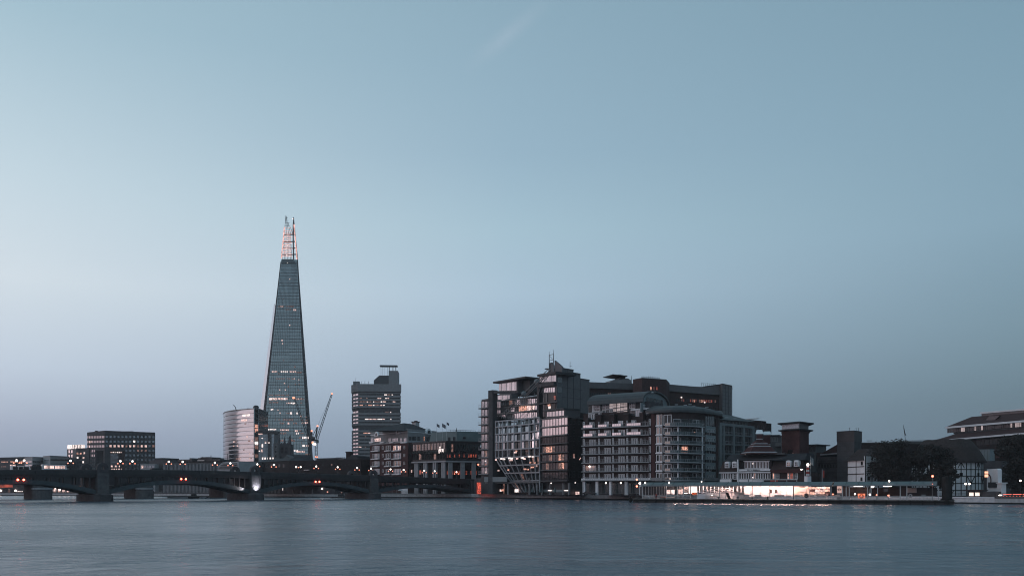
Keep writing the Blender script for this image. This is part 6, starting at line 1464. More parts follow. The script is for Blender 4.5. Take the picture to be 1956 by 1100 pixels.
        for i, W in enumerate(Kd):
            n = max(1, int(W.L / 1.6))
            for j in range(n):
                lit = M['lit_warm'] if (k, i, j) == (3, 1, 0) else None
                win(t, W, W.L * j / n + .12, W.L * (j + 1) / n - .12, zz + .25, zz + 2.7, 1, 1, GM if (i + j) % 3 else WP, M['glass_dark'], lit, o=.03, fr=.1)
        for x, Yc in ((1295, 309.4), (1341.5, 314.8)):
            if k: p = P(x, Yc); b = MB(); b.lathe((p.x, p.y, zz + .2), [(.3, 0), (.3, 2.95)], 10); b.build('balcony_column', WP, t)
        # panelled bay with slit windows
        KP = Wall(RP[7], RP[9])
        if k == 0: grid_row(t, KP, 1345.5, 1362.5, 795, 813, 4, GM, M['glass_smoked'], o=.3, fr=.08); continue
        b = MB(); boxpx(b, KP, 1345.8, 1364.5, y - 17, y - 4.6, 0, .5); b.build('bay_panel', M['panel_blue'], t)
        for i in range(4): winpx(t, KP, 1348.2 + 4.1 * i, 1350.3 + 4.1 * i, y - 11.5, y - 5.2, 1, 1, WP, M['glass_dark'], o=.5, fr=.06, dep=.08)
    p = RP[5] + V((.4, -.4)); MB().ball((*P(1326.5, 313.4), gz(826, 313)), .36, 8).build('wall_lamp', M['lit_warm'], t)
    for x, y in ((1280, 914), (1340, 919)): MB().ball((*P(x, 307.5 if x < 1300 else 314), gz(y, 309)), .22, 8).build('wall_lamp', M['lit_white'], t)
    b = MB(); boxpx(b, Wall(RP[8], RP[9]), 1366, 1371.5, 800, 918, -.3, .3); b.build('corner_pier', BB, t)
    # --- side wing: grey frame of four bays
    fr = MB(); cols = [(1370.5, 1375.5), (1378, 1380.5), (1397, 1400.5), (1416, 1419), (1433.5, 1437.5)]
    for x0, x1 in cols: b = MB(); s0, s1 = SW.at(x0), SW.at(x1); b.wbox(SW, s0, s1, -.2, .9, GZ, SW.z(s0, 812 + (x0 - 1370) * .1)); b.build('frame_pier', M['frame_grey'], t)
    for k in range(5):
        yl, yr = 810 + 18.4 * k, 816.5 + 16.8 * k; s1 = SW.L
        b = MB(); b.wpoly(SW, [(0, SW.z(0, yl + 2)), (s1, SW.z(s1, yr + 2)), (s1, SW.z(s1, yr - (2.5 if k == 0 else 0))), (0, SW.z(0, yl - (3 if k == 0 else 0)))], -.3, .7); b.build('frame_beam', M['frame_grey'], t)
        for j, (xa, xb) in enumerate(((1381, 1396.5), (1401, 1415.5), (1419.5, 1433))):
            f = ((xa + xb) / 2 - 1372) / 66; ya = yl + (yr - yl) * f + 2.2; yb = ya + 18.4 - 1.6 * f - 2.4
            for i in range(3): w = (xb - xa) / 3; winpx(t, SW, xa + w * i + .2, xa + w * (i + 1) - .2, ya + .5, yb, 2, 1, GM, pick((M['glass_dark'], 2), (M['glass_smoked'], 1)), o=.02, fr=.1)
            b = MB(); s0, s2 = SW.at(xa), SW.at(xb); zz = SW.z(s0, yb)
            for i in range(7): s = s0 + (s2 - s0) * i / 6; b.wbox(SW, s - .03, s + .03, .5, .55, zz, zz + 1.1)
            b.wbox(SW, s0, s2, .48, .57, zz + 1.05, zz + 1.12); b.build('balcony_rail', M['tube_metal'], t)
    T = SW.off(-2.5); b = MB(); b.wbox(T, -1, T.L - 3, -10, 0, gz(812, 335), gz(799, 335)); b.build('top_storey', M['dark_concrete'], t)
    for i in range(9): winpx(t, T, 1378 + 5.6 * i, 1383 + 5.6 * i, 802 + .5 * i, 808 + .55 * i, 2, 1, GM, M['glass_dark'], o=.05)
    q = [P(1374, 331), P(1442, 352)]; W = Wall(*q); b = MB(); zl, zr = gz(801, 331), gz(805.5, 352)
    b.hexa([(*W.p(0, .3, 0).xy, zl), (*W.p(W.L, .3, 0).xy, zr), (*W.p(W.L, -11, 0).xy, zr), (*W.p(0, -12, 0).xy, zl)], [(*W.p(1, -4, 0).xy, gz(788, 336)), (*W.p(W.L * .62, -4, 0).xy, gz(795, 350)), (*W.p(W.L * .62, -8, 0).xy, gz(795, 350)), (*W.p(1, -8, 0).xy, gz(788, 336))]); b.build('side_roof', M['zinc'], t)
    for x, y in ((1388, 797), (1404, 799)): b = MB(); b.box((*P(x, 336), gz(y, 336)), (1.0, .6, .2)); b.build('roof_light', M['pale_metal'], t)
mat('frame_grey', (.15, .165, .175), .7)
emit('lit_pane', (1, .80, .80), .50, .3, .5)
riverside_flats()
def dark_behind():
    W = Wall(P(1428, 385), P(1464, 378)); t = thing('brick_block', 'dark brick block rising behind the side wing of the flats', 'building', base(W, GZ))
    b = MB(); b.wpoly(W, [(0, GZ), (W.L, GZ), (W.L, W.z(4, 809)), (W.at(1454), W.z(4, 809)), (W.at(1454), W.z(4, 804)), (0, W.z(4, 800))], -4, 0); b.build('wall', M['dark_brick'], t)
    b = MB(); boxpx(b, W, 1426, 1448, 799, 800.2, -1, .3); b.build('coping', M['pale_metal'], t)
    for i in range(4):
        for j in range(5): winpx(t, W, 1431 + i * 8, 1434.5 + i * 8, 812 + j * 11, 819 + j * 11, 1, 2, M['dark_stone'], M['glass_dark'])
    W = Wall(P(1468, 340), P(1492, 338)); t = thing('low_roofed_block', 'small glazed block with a flat overhanging roof behind the striped chimney', 'building', base(W, GZ))
    b = MB(); b.wbox(W, 0, W.L, -8, 0, GZ, W.z(2, 833)); b.build('wall', M['zinc'], t); b = MB(); b.wbox(W, -.5, W.L * .9, -9, .8, W.z(2, 833), W.z(2, 830.5)); b.build('roof', M['slate'], t)
    for i in range(3): winpx(t, W, 1470 + i * 5.5, 1474.5 + i * 5.5, 834.5, 843, 2, 1, M['grey_metal'], M['glass_dark'])
    b = MB(); boxpx(b, W.off(2), 1481, 1493, 845, 852, -2, 0); b.build('bay', M['panel_grey'], t)
dark_behind()

# ------------------------------------------------------------------ riverside pub with its striped brick pyramid roof
def pub():
    F_ = Wall(P(1375, 305), P(1545, 287)); t = thing('riverside_pub', 'low riverside pub with white framed windows, dormers and a striped brick pyramid chimney', 'pub', base(F_, GZ))
    WP, BB, SL = M['white_paint'], M['brown_brick'], M['red_roof']
    z = lambda x, y: F_.z(F_.at(x), y)
    b = MB(); b.wbox(F_, 0, F_.L, -12, -1, GZ, z(1450, 902)); b.build('wall', BB, t)
    # long lower roof slopes
    def slope(x0, x1, y0, y1, o0, o1, m, name='roof'):
        b = MB(); s0, s1 = F_.at(x0), F_.at(x1); zm = (s0 + s1) / 2
        b.hexa([F_.p(s0, o0, F_.z(zm, y0)), F_.p(s1, o0, F_.z(zm, y0)), F_.p(s1, o1, F_.z(zm, y0)), F_.p(s0, o1, F_.z(zm, y0))],
               [F_.p(s0 + .3, o0 + (o1 - o0) * .35, F_.z(zm, y1)), F_.p(s1 - .3, o0 + (o1 - o0) * .35, F_.z(zm, y1)), F_.p(s1 - .3, o1, F_.z(zm, y1)), F_.p(s0 + .3, o1, F_.z(zm, y1))], 0); return b.build(name, m, t)
    slope(1374, 1412, 901.5, 880, .6, -9, M['brown_brick']); slope(1470, 1531, 897, 879, -.2, -9, M['brown_brick'])
    b = MB(); boxpx(b, F_, 1470, 1531, 896, 903, -6, -.2); b.build('tile_hanging', M['red_brick'], t)
    slope(1382, 1535, 879.5, 866, -1.2, -12, M['slate'])
    b = MB(); boxpx(b, F_, 1407, 1494, 876.4, 877.6, -.4, .3); b.build('eaves', M['zinc'], t)
    b = MB(); boxpx(b, F_, 1420, 1494, 865.2, 868, -5, -2.6); b.build('eaves', M['zinc'], t)
    # upper bay
    b = MB(); boxpx(b, F_, 1409, 1472, 877.6, 896, -8, -.9); b.build('bay_wall', M['dark_brick'], t)
    for i in range(8): winpx(t, F_, 1421 + 5.85 * i, 1421 + 5.85 * (i + 1) - .5, 881, 894.5, 1, 1, WP, M['glass_smoked'], o=-.85, fr=.14)
    b = MB(); boxpx(b, F_, 1419.5, 1469, 879.6, 881, -.9, -.4); b.build('window_head', WP, t)
    MB().ball(F_.p(F_.at(1437), -.5, z(1437, 885)), .28, 8).build('lamp', M['lit_white'], t)
    b = MB(); boxpx(b, F_, 1410, 1471, 895.4, 899.2, -.9, .15); b.build('sign_board', WP, t)
    for i, x in enumerate([1428 + k * 2.1 for k in range(12)]):
        b = MB(); boxpx(b, F_, x, x + random.uniform(1.0, 1.7), 896.3, 898.4, .15, .18); b.build('sign_letter', M['dark_metal'], t)
    # ground floor glazing
    b = MB(); boxpx(b, F_, 1374.5, 1472, 901.2, 902.8, -1, .7); b.build('fascia', WP, t)
    for i in range(5): winpx(t, F_, 1377.5 + 4.5 * i, 1377.5 + 4.5 * (i + 1) - .4, 903, 914.5, 1, 1, WP, M['glass_dark'], o=.02, fr=.15)
    winpx(t, F_, 1401, 1408, 903, 915, 2, 3, WP, M['glass_dark'], o=.02, fr=.16)
    b = MB(); boxpx(b, F_, 1409, 1411, 877, 920, -.2, .5); b.build('white_post', WP, t)
    for i in range(13): winpx(t, F_, 1412 + 4.6 * i, 1412 + 4.6 * (i + 1) - .4, 903, 914.5, 1, 1, WP, M['glass_dark'], M['lit_dim'] if i in (6,) else None, o=.02, fr=.13)
    MB().ball(F_.p(F_.at(1438.5), .4, z(1438, 911.5)), .2, 8).build('lamp', M['lit_white'], t)
    for x0, x1 in ((1376, 1398), (1432, 1458), (1411, 1430)): b = MB(); boxpx(b, F_, x0, x1, 915, 921, -.1, .5); b.build('stall_riser', WP, t)
    for x0, x1, nx, m in ((1474, 1478, 1, 'lit_warm'), (1479, 1487, 4, None), (1502.5, 1506, 1, 'lit_warm'), (1507, 1514, 1, 'lit_red'), (1517, 1522.5, 2, None)): winpx(t, F_, x0, x1, 902.5, 914.5, nx, 2 if nx > 1 else 1, WP, M['glass_dark'], M[m] if m else None, o=-.9, fr=.14)
    b = MB(); boxpx(b, F_, 1440, 1526, 915, 916.4, 1.5, 1.7); b.build('terrace_rail', M['pale_metal'], t)
    for x in (1440, 1462, 1484, 1506, 1525): b = MB(); boxpx(b, F_, x - .4, x + .4, 915, 921, 1.5, 1.7); b.build('terrace_post', M['pale_metal'], t)
    b = MB(); boxpx(b, F_, 1474, 1488, 915.6, 919, 1, 1.3); b.build('red_board', M['red_paint'], t)
    # dormers with arched white heads
    for x, y in ((1388.8, 886.8), (1402.6, 886.5), (1506, 884.5), (1521, 884)):
        s = F_.at(x); W = F_.off(.05 if x < 1450 else .1); w = 4.6 * W.Y(s) / FPX; zb, zt = W.z(s, y + 6.6), W.z(s, y - 3.8); n = 6
        pr = [(s - w, zb), (s + w, zb), (s + w, zt)] + [(s + w * math.cos(a), zt + w * .45 * math.sin(a)) for a in [math.pi * i / n for i in range(1, n)]] + [(s - w, zt)]
        b = MB(); b.wpoly(W, pr, -2.5, 0); d = b.build('dormer', WP, t)
        winpx(t, W, x - 3.3, x + 3.3, y - 2.6, y + 5.6, 2, 2, WP, M['glass_smoked'], M['lit_dim'] if x == 1506 else None, o=.03, fr=.1, mu=.12)
    # striped pyramid roof
    Y = 299; cx = P(1451.5, Y); zz = lambda y: gz(y, Y)
    rings = [(31.5, 867), (29.5, 864.8), (25.5, 862.6), (18.5, 853), (17, 851.5), (14, 848), (12.6, 846.4), (8.5, 842.2), (6.6, 841)]
    def ring(hw, y): h = hw * Y / FPX; return [V((cx.x - h * .86, cx.y - h * .62, zz(y))), V((cx.x + h, cx.y - h * .55, zz(y))), V((cx.x + h * 1.05, cx.y + h, zz(y))), V((cx.x - h, cx.y + h, zz(y)))]
    for i in range(len(rings) - 1):
        band = i in (1, 3, 5); b = MB(); a, c = ring(*rings[i]), ring(*rings[i + 1])
        b.hexa(a, c); b.build('pale_course' if band else 'brick_course', M['pale_stone'] if band else M['red_brick'], t)
    for k, (x, yt, hw, y0) in enumerate(((1450.8, 828.5, 5.2, 842), (1465.2, 829.5, 6.0, 852))):
        p = P(x, Y + (1 if k else 0)); h = hw * Y / FPX; b = MB(); b.box((p.x, p.y, (zz(y0) + zz(yt)) / 2), (2 * h, 2 * h, zz(yt) - zz(y0)), R(-20)); b.build('chimney', M['red_brick'], t)
        for yy in (y0 - 3.5, yt + 1): b = MB(); b.box((p.x, p.y, zz(yy)), (2 * h + .2, 2 * h + .2, .28), R(-20)); b.build('chimney_band', M['pale_stone'], t)
        b = MB(); q = lambda e, y, r: [V((p.x + (i * co - j * si) * e, p.y + (i * si + j * co) * e, zz(y))) for co, si in [(math.cos(R(-20)), math.sin(R(-20)))] for i, j in ((-1, -1), (1, -1), (1, 1), (-1, 1))]
        b.hexa(q(h * 1.35, yt, 0), q(h * .95, yt - 7.5 + k * 1.5, 0)); b.build('chimney_lantern', M['glass_pale'], t)
    MB().ball(F_.p(F_.at(1419.5), -2, z(1419, 866.5)), .25, 8).build('lamp', M['lit_white'], t)
pub()
def brick_tower():
    A = Wall(P(1493, 303), P(1527, 296)); S = Wall(P(1527, 296), P(1545, 303)); back = V((2, 9)); pts = [A.A, A.B, S.B, S.B + back, A.A + V((5, 9))]
    t = thing('brick_tower', 'square red brick tower with flat overhanging roofs and a white name band', 'tower', base(A, GZ)); c = sum(pts, V((0, 0))) / 5
    gr = lambda d: [p + (p - c).normalized() * d for p in pts]
    MB().prism(pts, GZ, gz(821, 298)).build('shaft', M['red_brick'], t)
    MB().prism(gr(.35), gz(825, 298), gz(823.5, 298)).build('brick_course', M['red_brick'], t)
    MB().prism(gr(1.5), gz(821.3, 298), gz(819.4, 298)).build('lower_roof_slab', M['slate'], t); MB().prism(gr(1.7), gz(808.3, 298), gz(805.8, 298)).build('upper_roof_slab', M['slate'], t)
    MB().prism(gr(-.1), gz(819.4, 298), gz(808.3, 298)).build('lantern_storey', M['concrete'], t)
    b = MB(); boxpx(b, A, 1494.5, 1526, 809.8, 818.4, .0, .12); b.build('sign_band', M['sign_band'], t)
    b = MB(); boxpx(b, S, 1529, 1543, 810, 818.5, .0, .1); b.build('side_panel', M['panel_grey'], t)
    winpx(t, A, 1505.5, 1514, 858.5, 873, 2, 2, M['dark_brick'], M['rubber'], fr=.25, dep=.2)
    b = MB(); boxpx(b, A, 1514.5, 1516, 865, 868, .02, .2); b.build('lit_window', M['lit_dim'], t)
mat('sign_band', (.52, .52, .58), .7, var=.28, scale=1.6)
brick_tower()
def right_backs():
    W = Wall(P(1541, 330), P(1560, 327)); t = thing('low_roofed_block', 'dark glazed block with a thin overhanging roof behind the brick tower', 'building', base(W, GZ))
    b = MB(); b.wbox(W, 0, W.L * .9, -8, 0, GZ, W.z(2, 850.5)); b.build('wall', M['zinc'], t); b = MB(); b.wbox(W, -.5, W.at(1563.5), -9, .9, W.z(2, 850.5), W.z(2, 848.5)); b.build('roof', M['slate'], t)
    for i in range(4): winpx(t, W, 1545 + 3.4 * i, 1548 + 3.4 * i, 852, 862, 1, 1, M['dark_metal'], M['glass_smoked'], fr=.08)
    b = MB(); boxpx(b, W.off(1), 1560, 1568, 863.5, 885, -6, 0); b.build('chimney_block', M['brown_brick'], t)
    W = Wall(P(1560, 312), P(1602, 306)); t = thing('gabled_block', 'dark block with a sloping roof and pale eaves beside the concrete tower', 'building', base(W, GZ))
    zz = lambda y: W.z(4, y)
    b = MB(); b.wbox(W, 0, W.L, -14, 0, GZ, zz(872)); b.build('wall', M['dark_stone'], t)
    s0, s1 = W.at(1569), W.L; b = MB(); b.wpoly(W, [(s0, zz(866.6)), (s1, zz(865)), (s1, zz(849))], -12, .8); b.build('roof', M['red_roof'], t)
    b = MB(); b.wpoly(W, [(s0, zz(869)), (s1, zz(867.5)), (s1, zz(865.2)), (s0, zz(866.8))], -11, 1.0); b.build('eaves', M['pale_stone'], t)
    b = MB(); b.wbox(W, W.at(1568), s1, -3, -.02, zz(879), zz(868)); b.build('window_band', M['glass_teal_dark'], t)
    for y in (879, 884, 902): b = MB(); boxpx(b, W, 1562, 1601, y, y + .9, 0, .35); b.build('floor_edge', M['slate'], t)
    for i in range(7): winpx(t, W, 1563 + 5.5 * i, 1567 + 5.5 * i, 886, 893, 1, 1, M['dark_metal'], M['rubber'])
    A = Wall(P(1599, 298), P(1631.5, 293)); S = Wall(P(1631.5, 293), P(1645.5, 298)); pts = [A.A, A.B, S.B, S.B + V((1.5, 6)), A.A + V((4, 7))]
    t = thing('concrete_tower', 'plain square concrete tower with a darker top storey and small aerials', 'tower', base(A, GZ)); MB().prism(pts, GZ, gz(843, 295)).build('shaft', M['dark_concrete'], t)
    c = sum(pts, V((0, 0))) / 5; MB().prism([p + (p - c).normalized() * .18 for p in pts], gz(843, 295), gz(823.6, 295)).build('top_storey', M['dark_metal'], t); MB().prism([p + (p - c).normalized() * .3 for p in pts], gz(823.6, 295), gz(822.6, 295)).build('coping', M['slate'], t)
    for k in range(7): b = MB(); boxpx(b, A, 1599.5, 1631, 851 + 10 * k, 851.6 + 10 * k, .01, .07); b.build('shutter_joint', M['dark_metal'], t)
    for x, y in ((1622.5, 817), (1635.5, 818), (1640, 818)): b = MB(); p = P(x, 297); b.bar((*p, gz(823, 297)), (*p, gz(y, 297)), .09); b.ball((*p, gz(y, 297)), .16, 6); b.build('aerial', M['dark_metal'], t)
    W = Wall(P(1640, 345), P(1800, 332)); t = thing('dark_hall', 'long dark roofed hall with a pale ridge rail behind the trees', 'building', base(W, GZ))
    b = MB(); b.wbox(W, 0, W.L, -18, 0, GZ, W.z(10, 846)); b.build('wall', M['dark_brick'], t)
    b = MB(); b.wpoly(W, [(0, W.z(0, 846)), (W.L, W.z(W.L, 848)), (W.L, W.z(W.L, 842)), (W.at(1725), W.z(20, 842)), (W.at(1720), W.z(20, 845)), (0, W.z(0, 845))], -10, .5); b.build('roof_edge', M['zinc'], t)
    for x0, x1, y in ((1640, 1680, 843.5), (1655, 1665, 840), (1724, 1775, 839.5)): b = MB(); boxpx(b, W, x0, x1, y, y + 1.3, -4, -3); b.build('ridge_rail', M['pale_metal'], t)
    for i in range(8): x = 1640 + i * 17; b = MB(); boxpx(b, W, x - .2, x + .2, 839, 846, -3.6, -3.4); b.build('rail_post', M['dark_metal'], t)
    p = P(1730, 340); t = thing('flag', 'thin dark furled flag on a pole above the trees', 'flag', (*p, gz(842, 340)))
    b = MB(); b.bar((*p, gz(842, 340)), (p.x - 1, p.y, gz(811, 340)), .1); b.build('pole', M['dark_metal'], t)
    b = MB(); q = lambda x, y, d=0: V(((x - CX) / FPX * 340, 340 + d, gz(y, 340))); b.add([q(1726.5, 816), q(1727.6, 817, .2), q(1729.5, 827, .1), q(1732, 831, .4), q(1730, 832), q(1727.6, 826, .2)], [(0, 1, 2, 5), (5, 2, 3, 4)]); b.build('cloth', M['dark_cloth'], t)
    # big tiered building at the edge of the picture
    W = Wall(P(1800, 430), P(1985, 380)); t = thing('tiered_building', 'broad brown building in tiers with pale eaves at the picture edge', 'building', base(W, GZ))
    RR, PM = M['red_roof'], M['white_paint']
    zt = lambda x, y: W.z(W.at(x), y)
    def lift(x): return -.085 * (x - 1800)
    def tier(x0, x1, y0, y1, o0, o1, m, name, r0=0):
        s0, s1 = W.at(x0), W.at(x1); b = MB()
        b.hexa([W.p(s0, o0, zt(x0, y0 + lift(x0))), W.p(s1, o0, zt(x1, y0 + lift(x1))), W.p(s1, -25, zt(x1, y0 + lift(x1))), W.p(s0, -25, zt(x0, y0 + lift(x0)))],
               [W.p(s0 + r0, o1, zt(x0, y1 + lift(x0))), W.p(s1, o1, zt(x1, y1 + lift(x1))), W.p(s1, -25, zt(x1, y1 + lift(x1))), W.p(s0 + r0, -25, zt(x0, y1 + lift(x0)))]); return b.build(name, m, t)
    tier(1802, 1985, 960, 842, -1, -1, M['dark_brick'], 'wall'); tier(1786, 1985, 842.5, 839.6, 1.2, 1.2, PM, 'eaves'); tier(1788, 1985, 839.6, 829, 1.0, -4, RR, 'roof', 8)
    tier(1808, 1985, 829, 817.5, -4.4, -4.4, M['dark_concrete'], 'upper_storey'); tier(1800, 1985, 818, 814.6, -2, -2, PM, 'eaves'); tier(1800.5, 1985, 814.6, 797.5, -2.4, -9, RR, 'roof', 9); tier(1846, 1985, 793, 790, -8.5, -8.5, PM, 'ridge_parapet'); tier(1846, 1985, 797.5, 793, -9.5, -9.5, M['glass_smoked'], 'ridge_glazing')
    U = W.off(-4.3)
    for i in range(36):
        x = 1810 + i * 4.3; m = None
        if i in (6, 7, 12, 15): m = M['lit_pane']
        if i in (27, 28, 29, 30, 31, 32, 33, 34): m = pick((M['lit_pane'], 3), (None, 1))
        winpx(t, U, x, x + 3.7, 819.2 + lift(x), 827.5 + lift(x), 2, 1, M['dark_metal'], M['glass_smoked'], m, o=.03, fr=.06)
    for i in range(22): x = 1866 + i * 5; winpx(t, W.off(-1), x, x + 4.2, 846 + lift(x), 856 + lift(x), 2, 1, M['dark_metal'], M['glass_dark'], o=.03, fr=.08)
    b = MB(); boxpx(b, W, 1902, 1918, 852, 874, -.9, .2); b.build('brick_pier', M['red_brick'], t)
    b = MB(); s0 = W.at(1868); b.wpoly(W.off(-6), [(s0, zt(1868, 802)), (s0 + 5, zt(1888, 801)), (s0 + 7.5, zt(1896, 793)), (s0 + 2, zt(1873, 794))], 0, 1.2); b.build('roof_window', M['glass_smoked'], t)
right_backs()

# ------------------------------------------------------------------ round timber framed theatre and its gatehouse
def timber_wall(t, W, z0, z1, nb, levels, windows=(), braces=()):
    b = MB(); b.wbox(W, -.02, W.L + .02, -.5, 0, z0, z1); b.build('plaster_panel', M['plaster'], t)
    for i in range(nb + 1): s = W.L * i / nb; b = MB(); b.wbox(W, s - .13, s + .13, -.1, .1, z0, z1); b.build('post', M['timber'], t)
    for f in levels: z = z0 + (z1 - z0) * f; b = MB(); b.wbox(W, 0, W.L, -.1, .13, z - .13, z + .13); b.build('rail', M['timber'], t)
    for s, f in windows: win(t, W, s - .5, s + .5, z0 + (z1 - z0) * f, z0 + (z1 - z0) * f + 1.2, 1, 1, M['timber'], M['rubber'], o=.02, fr=.12)
    for s, fa, fb, d in braces: b = MB(); b.bar(W.p(s, .06, z0 + (z1 - z0) * fa), W.p(s + d, .06, z0 + (z1 - z0) * fb), .2); b.build('brace', M['timber'], t)
def theatre():
    Yc = 302; c = P(1808, Yc); Rw = 62 * Yc / FPX; t = thing('round_theatre', 'round white timber framed theatre under a dark thatched roof', 'theatre', (*c, GZ)); n = 20
    zw, zr = gz(880, Yc - Rw), gz(839, Yc - 3)
    ang = lambda i: 2 * math.pi * (i + .3) / n
    pt = lambda i, r: V((c.x + r * math.cos(ang(i)), c.y + r * math.sin(ang(i))))
    for i in range(n):
        W = Wall(pt(i, Rw), pt(i + 1, Rw))
        if W.n.dot(-W.mid()) < -40: continue
        wn = [(W.L / 2, .56)] if i % 2 == 0 or i % 3 == 1 else []
        timber_wall(t, W, GZ, zw, 2, (0, .16, .36, .57, .76, .96), wn, [(W.L / 2, .36, .55, W.L * .4), (W.L / 2, .36, .55, -W.L * .4), (W.L / 2, 0, .15, W.L * .35), (W.L / 2, 0, .15, -W.L * .35)] if i % 2 else [(W.L / 2, .97, .8, W.L * .3), (W.L / 2, .97, .8, -W.L * .3)])
    b = MB(); vs = []; fs = []
    prof = [(Rw + 1.1, zw - .5), (Rw + 1.0, zw + .1), (Rw - 1.6, zw + (zr - zw) * .62), (Rw - 4.0, zr - .15), (Rw - 4.6, zr), (Rw - 5.2, zr - .2), (Rw - 7.5, zw), (Rw - 7.2, zw - .6)]
    for r, zz in prof: vs += [(*pt(i, r), zz + .14 * math.sin(i * 2.1 + r)) for i in range(n)]
    for j in range(len(prof)):
        k = (j + 1) % len(prof)
        for i in range(n): fs.append((j * n + i, j * n + (i + 1) % n, k * n + (i + 1) % n, k * n + i))
    b.add(vs, fs); b.build('thatched_roof', M['thatch'], t)
    # timber wing
    A = Wall(P(1619, 290), P(1653, 278)); B = Wall(P(1653, 278), P(1702, 284)); t2 = thing('timber_house', 'white timber framed house with a steep thatched roof behind the tree', 'building', base(A, GZ))
    z0, z1 = GZ, gz(879, 284)
    timber_wall(t2, A, z0, z1, 2, (0, .07, .36, .62, .82), [(A.L * .8, .42), (A.L * .82, .86)], [(A.L * .05, .3, .05, A.L * .25)])
    timber_wall(t2, B, z0, z1 + 1.2, 4, (0, .07, .36, .62, .82), [(B.L * .12, .4)], [(B.L * .2, .05, .33, -B.L * .08), (B.L * .2, .05, .33, B.L * .08)])
    p = [A.A + A.n * .5 - A.d * 1.2, A.B + A.n * 1.0, B.B + B.n * .6, B.B + V((4, 9)), A.A + V((5, 9))]
    zt = gz(857, 290); q = [P(1640, 292), P(1662, 288), P(1700, 292), P(1700, 294), P(1640, 294)]
    b = MB(); b.hexa([(*x, z1 - .1) for x in p], [(*x, zt) for x in q]); b.build('thatched_roof', M['thatch'], t2)
    # pale box behind the theatre
    W = Wall(P(1858, 322), P(1890.5, 318)); t3 = thing('pale_box_building', 'plain pale blue grey box building beside the thatched roof', 'building', base(W, GZ))
    b = MB(); b.wbox(W, 0, W.L, -6, 0, gz(880, 318), W.z(3, 858)); b.build('wall', M['panel_blue'], t3); b = MB(); b.wbox(W, -.2, W.L + .2, -6.2, .2, W.z(3, 858), W.z(3, 857)); b.build('coping', M['zinc'], t3)
    b = MB(); b.wbox(W.off(2), W.at(1868), W.at(1918), -10, 0, GZ, gz(880, 316)); b.build('lower_storey', M['dark_stone'], t3)
    for i in range(5): b = MB(); boxpx(b, W, 1862 + i * 6, 1862.4 + i * 6, 859, 879, .01, .06); b.build('panel_joint', M['zinc'], t3)
    # gatehouse with the big ring
    W = Wall(P(1885, 268), P(1906, 262)); t4 = thing('gatehouse', 'white gatehouse wall carrying a large dark ring and a notice board', 'gatehouse', base(W, GZ))
    b = MB(); b.wpoly(W, [(0, GZ + .6), (W.L, GZ + .6), (W.L, W.z(2, 898)), (W.L * .93, W.z(2, 895)), (0, W.z(2, 895.5))], -1.2, 0); b.build('wall', M['white_paint'], t4)
    s0, zc, r = W.at(1886.5), W.z(1, 917), 2.15; b = MB(); n = 18
    for i in range(n):
        a0, a1 = R(-80 + 165 * i / n), R(-80 + 165 * (i + 1) / n)
        b.hexa([W.p(s0 + rr * math.cos(a), .02, zc + rr * math.sin(a)) for rr, a in ((r - .38, a0), (r, a0), (r, a1), (r - .38, a1))], [W.p(s0 + rr * math.cos(a), .14, zc + rr * math.sin(a)) for rr, a in ((r - .38, a0), (r, a0), (r, a1), (r - .38, a1))])
    b.build('ring_emblem', M['red_brick'], t4)
    b = MB(); boxpx(b, W, 1889, 1905.5, 920.5, 930.5, .02, .3); b.build('notice_board', M['dark_metal'], t4)
    b = MB(); boxpx(b, W, 1907, 1915.5, 922, 947, -1, .4); boxpx(b, W, 1906, 1917.5, 921, 923, -1.1, .6); b.build('gate_pier', M['white_paint'], t4)
    b = MB(); boxpx(b, W, 1878, 1885, 895, 945, -1.5, -.3); b.build('return_wall', M['dark_stone'], t4)
    t5 = thing('lit_sign', 'pair of small amber lit sign boxes mounted one above the other by the gatehouse', 'sign', base(W, GZ))
    p = P(1883.5, 262); b = MB(); b.bar((*p, GZ), (*p, gz(912, 262)), .16); b.build('post', M['dark_metal'], t5)
    for y0, y1 in ((899.8, 903.6), (905.4, 910.8)): MB().box((*(p + V((0, -.2))), gz((y0 + y1) / 2, 262)), (.95, .25, (y1 - y0) * 262 / FPX)).build('lamp_box', M['globe_amber'], t5)
emit('globe_amber', (1, .48, .30), 1.6)
theatre()

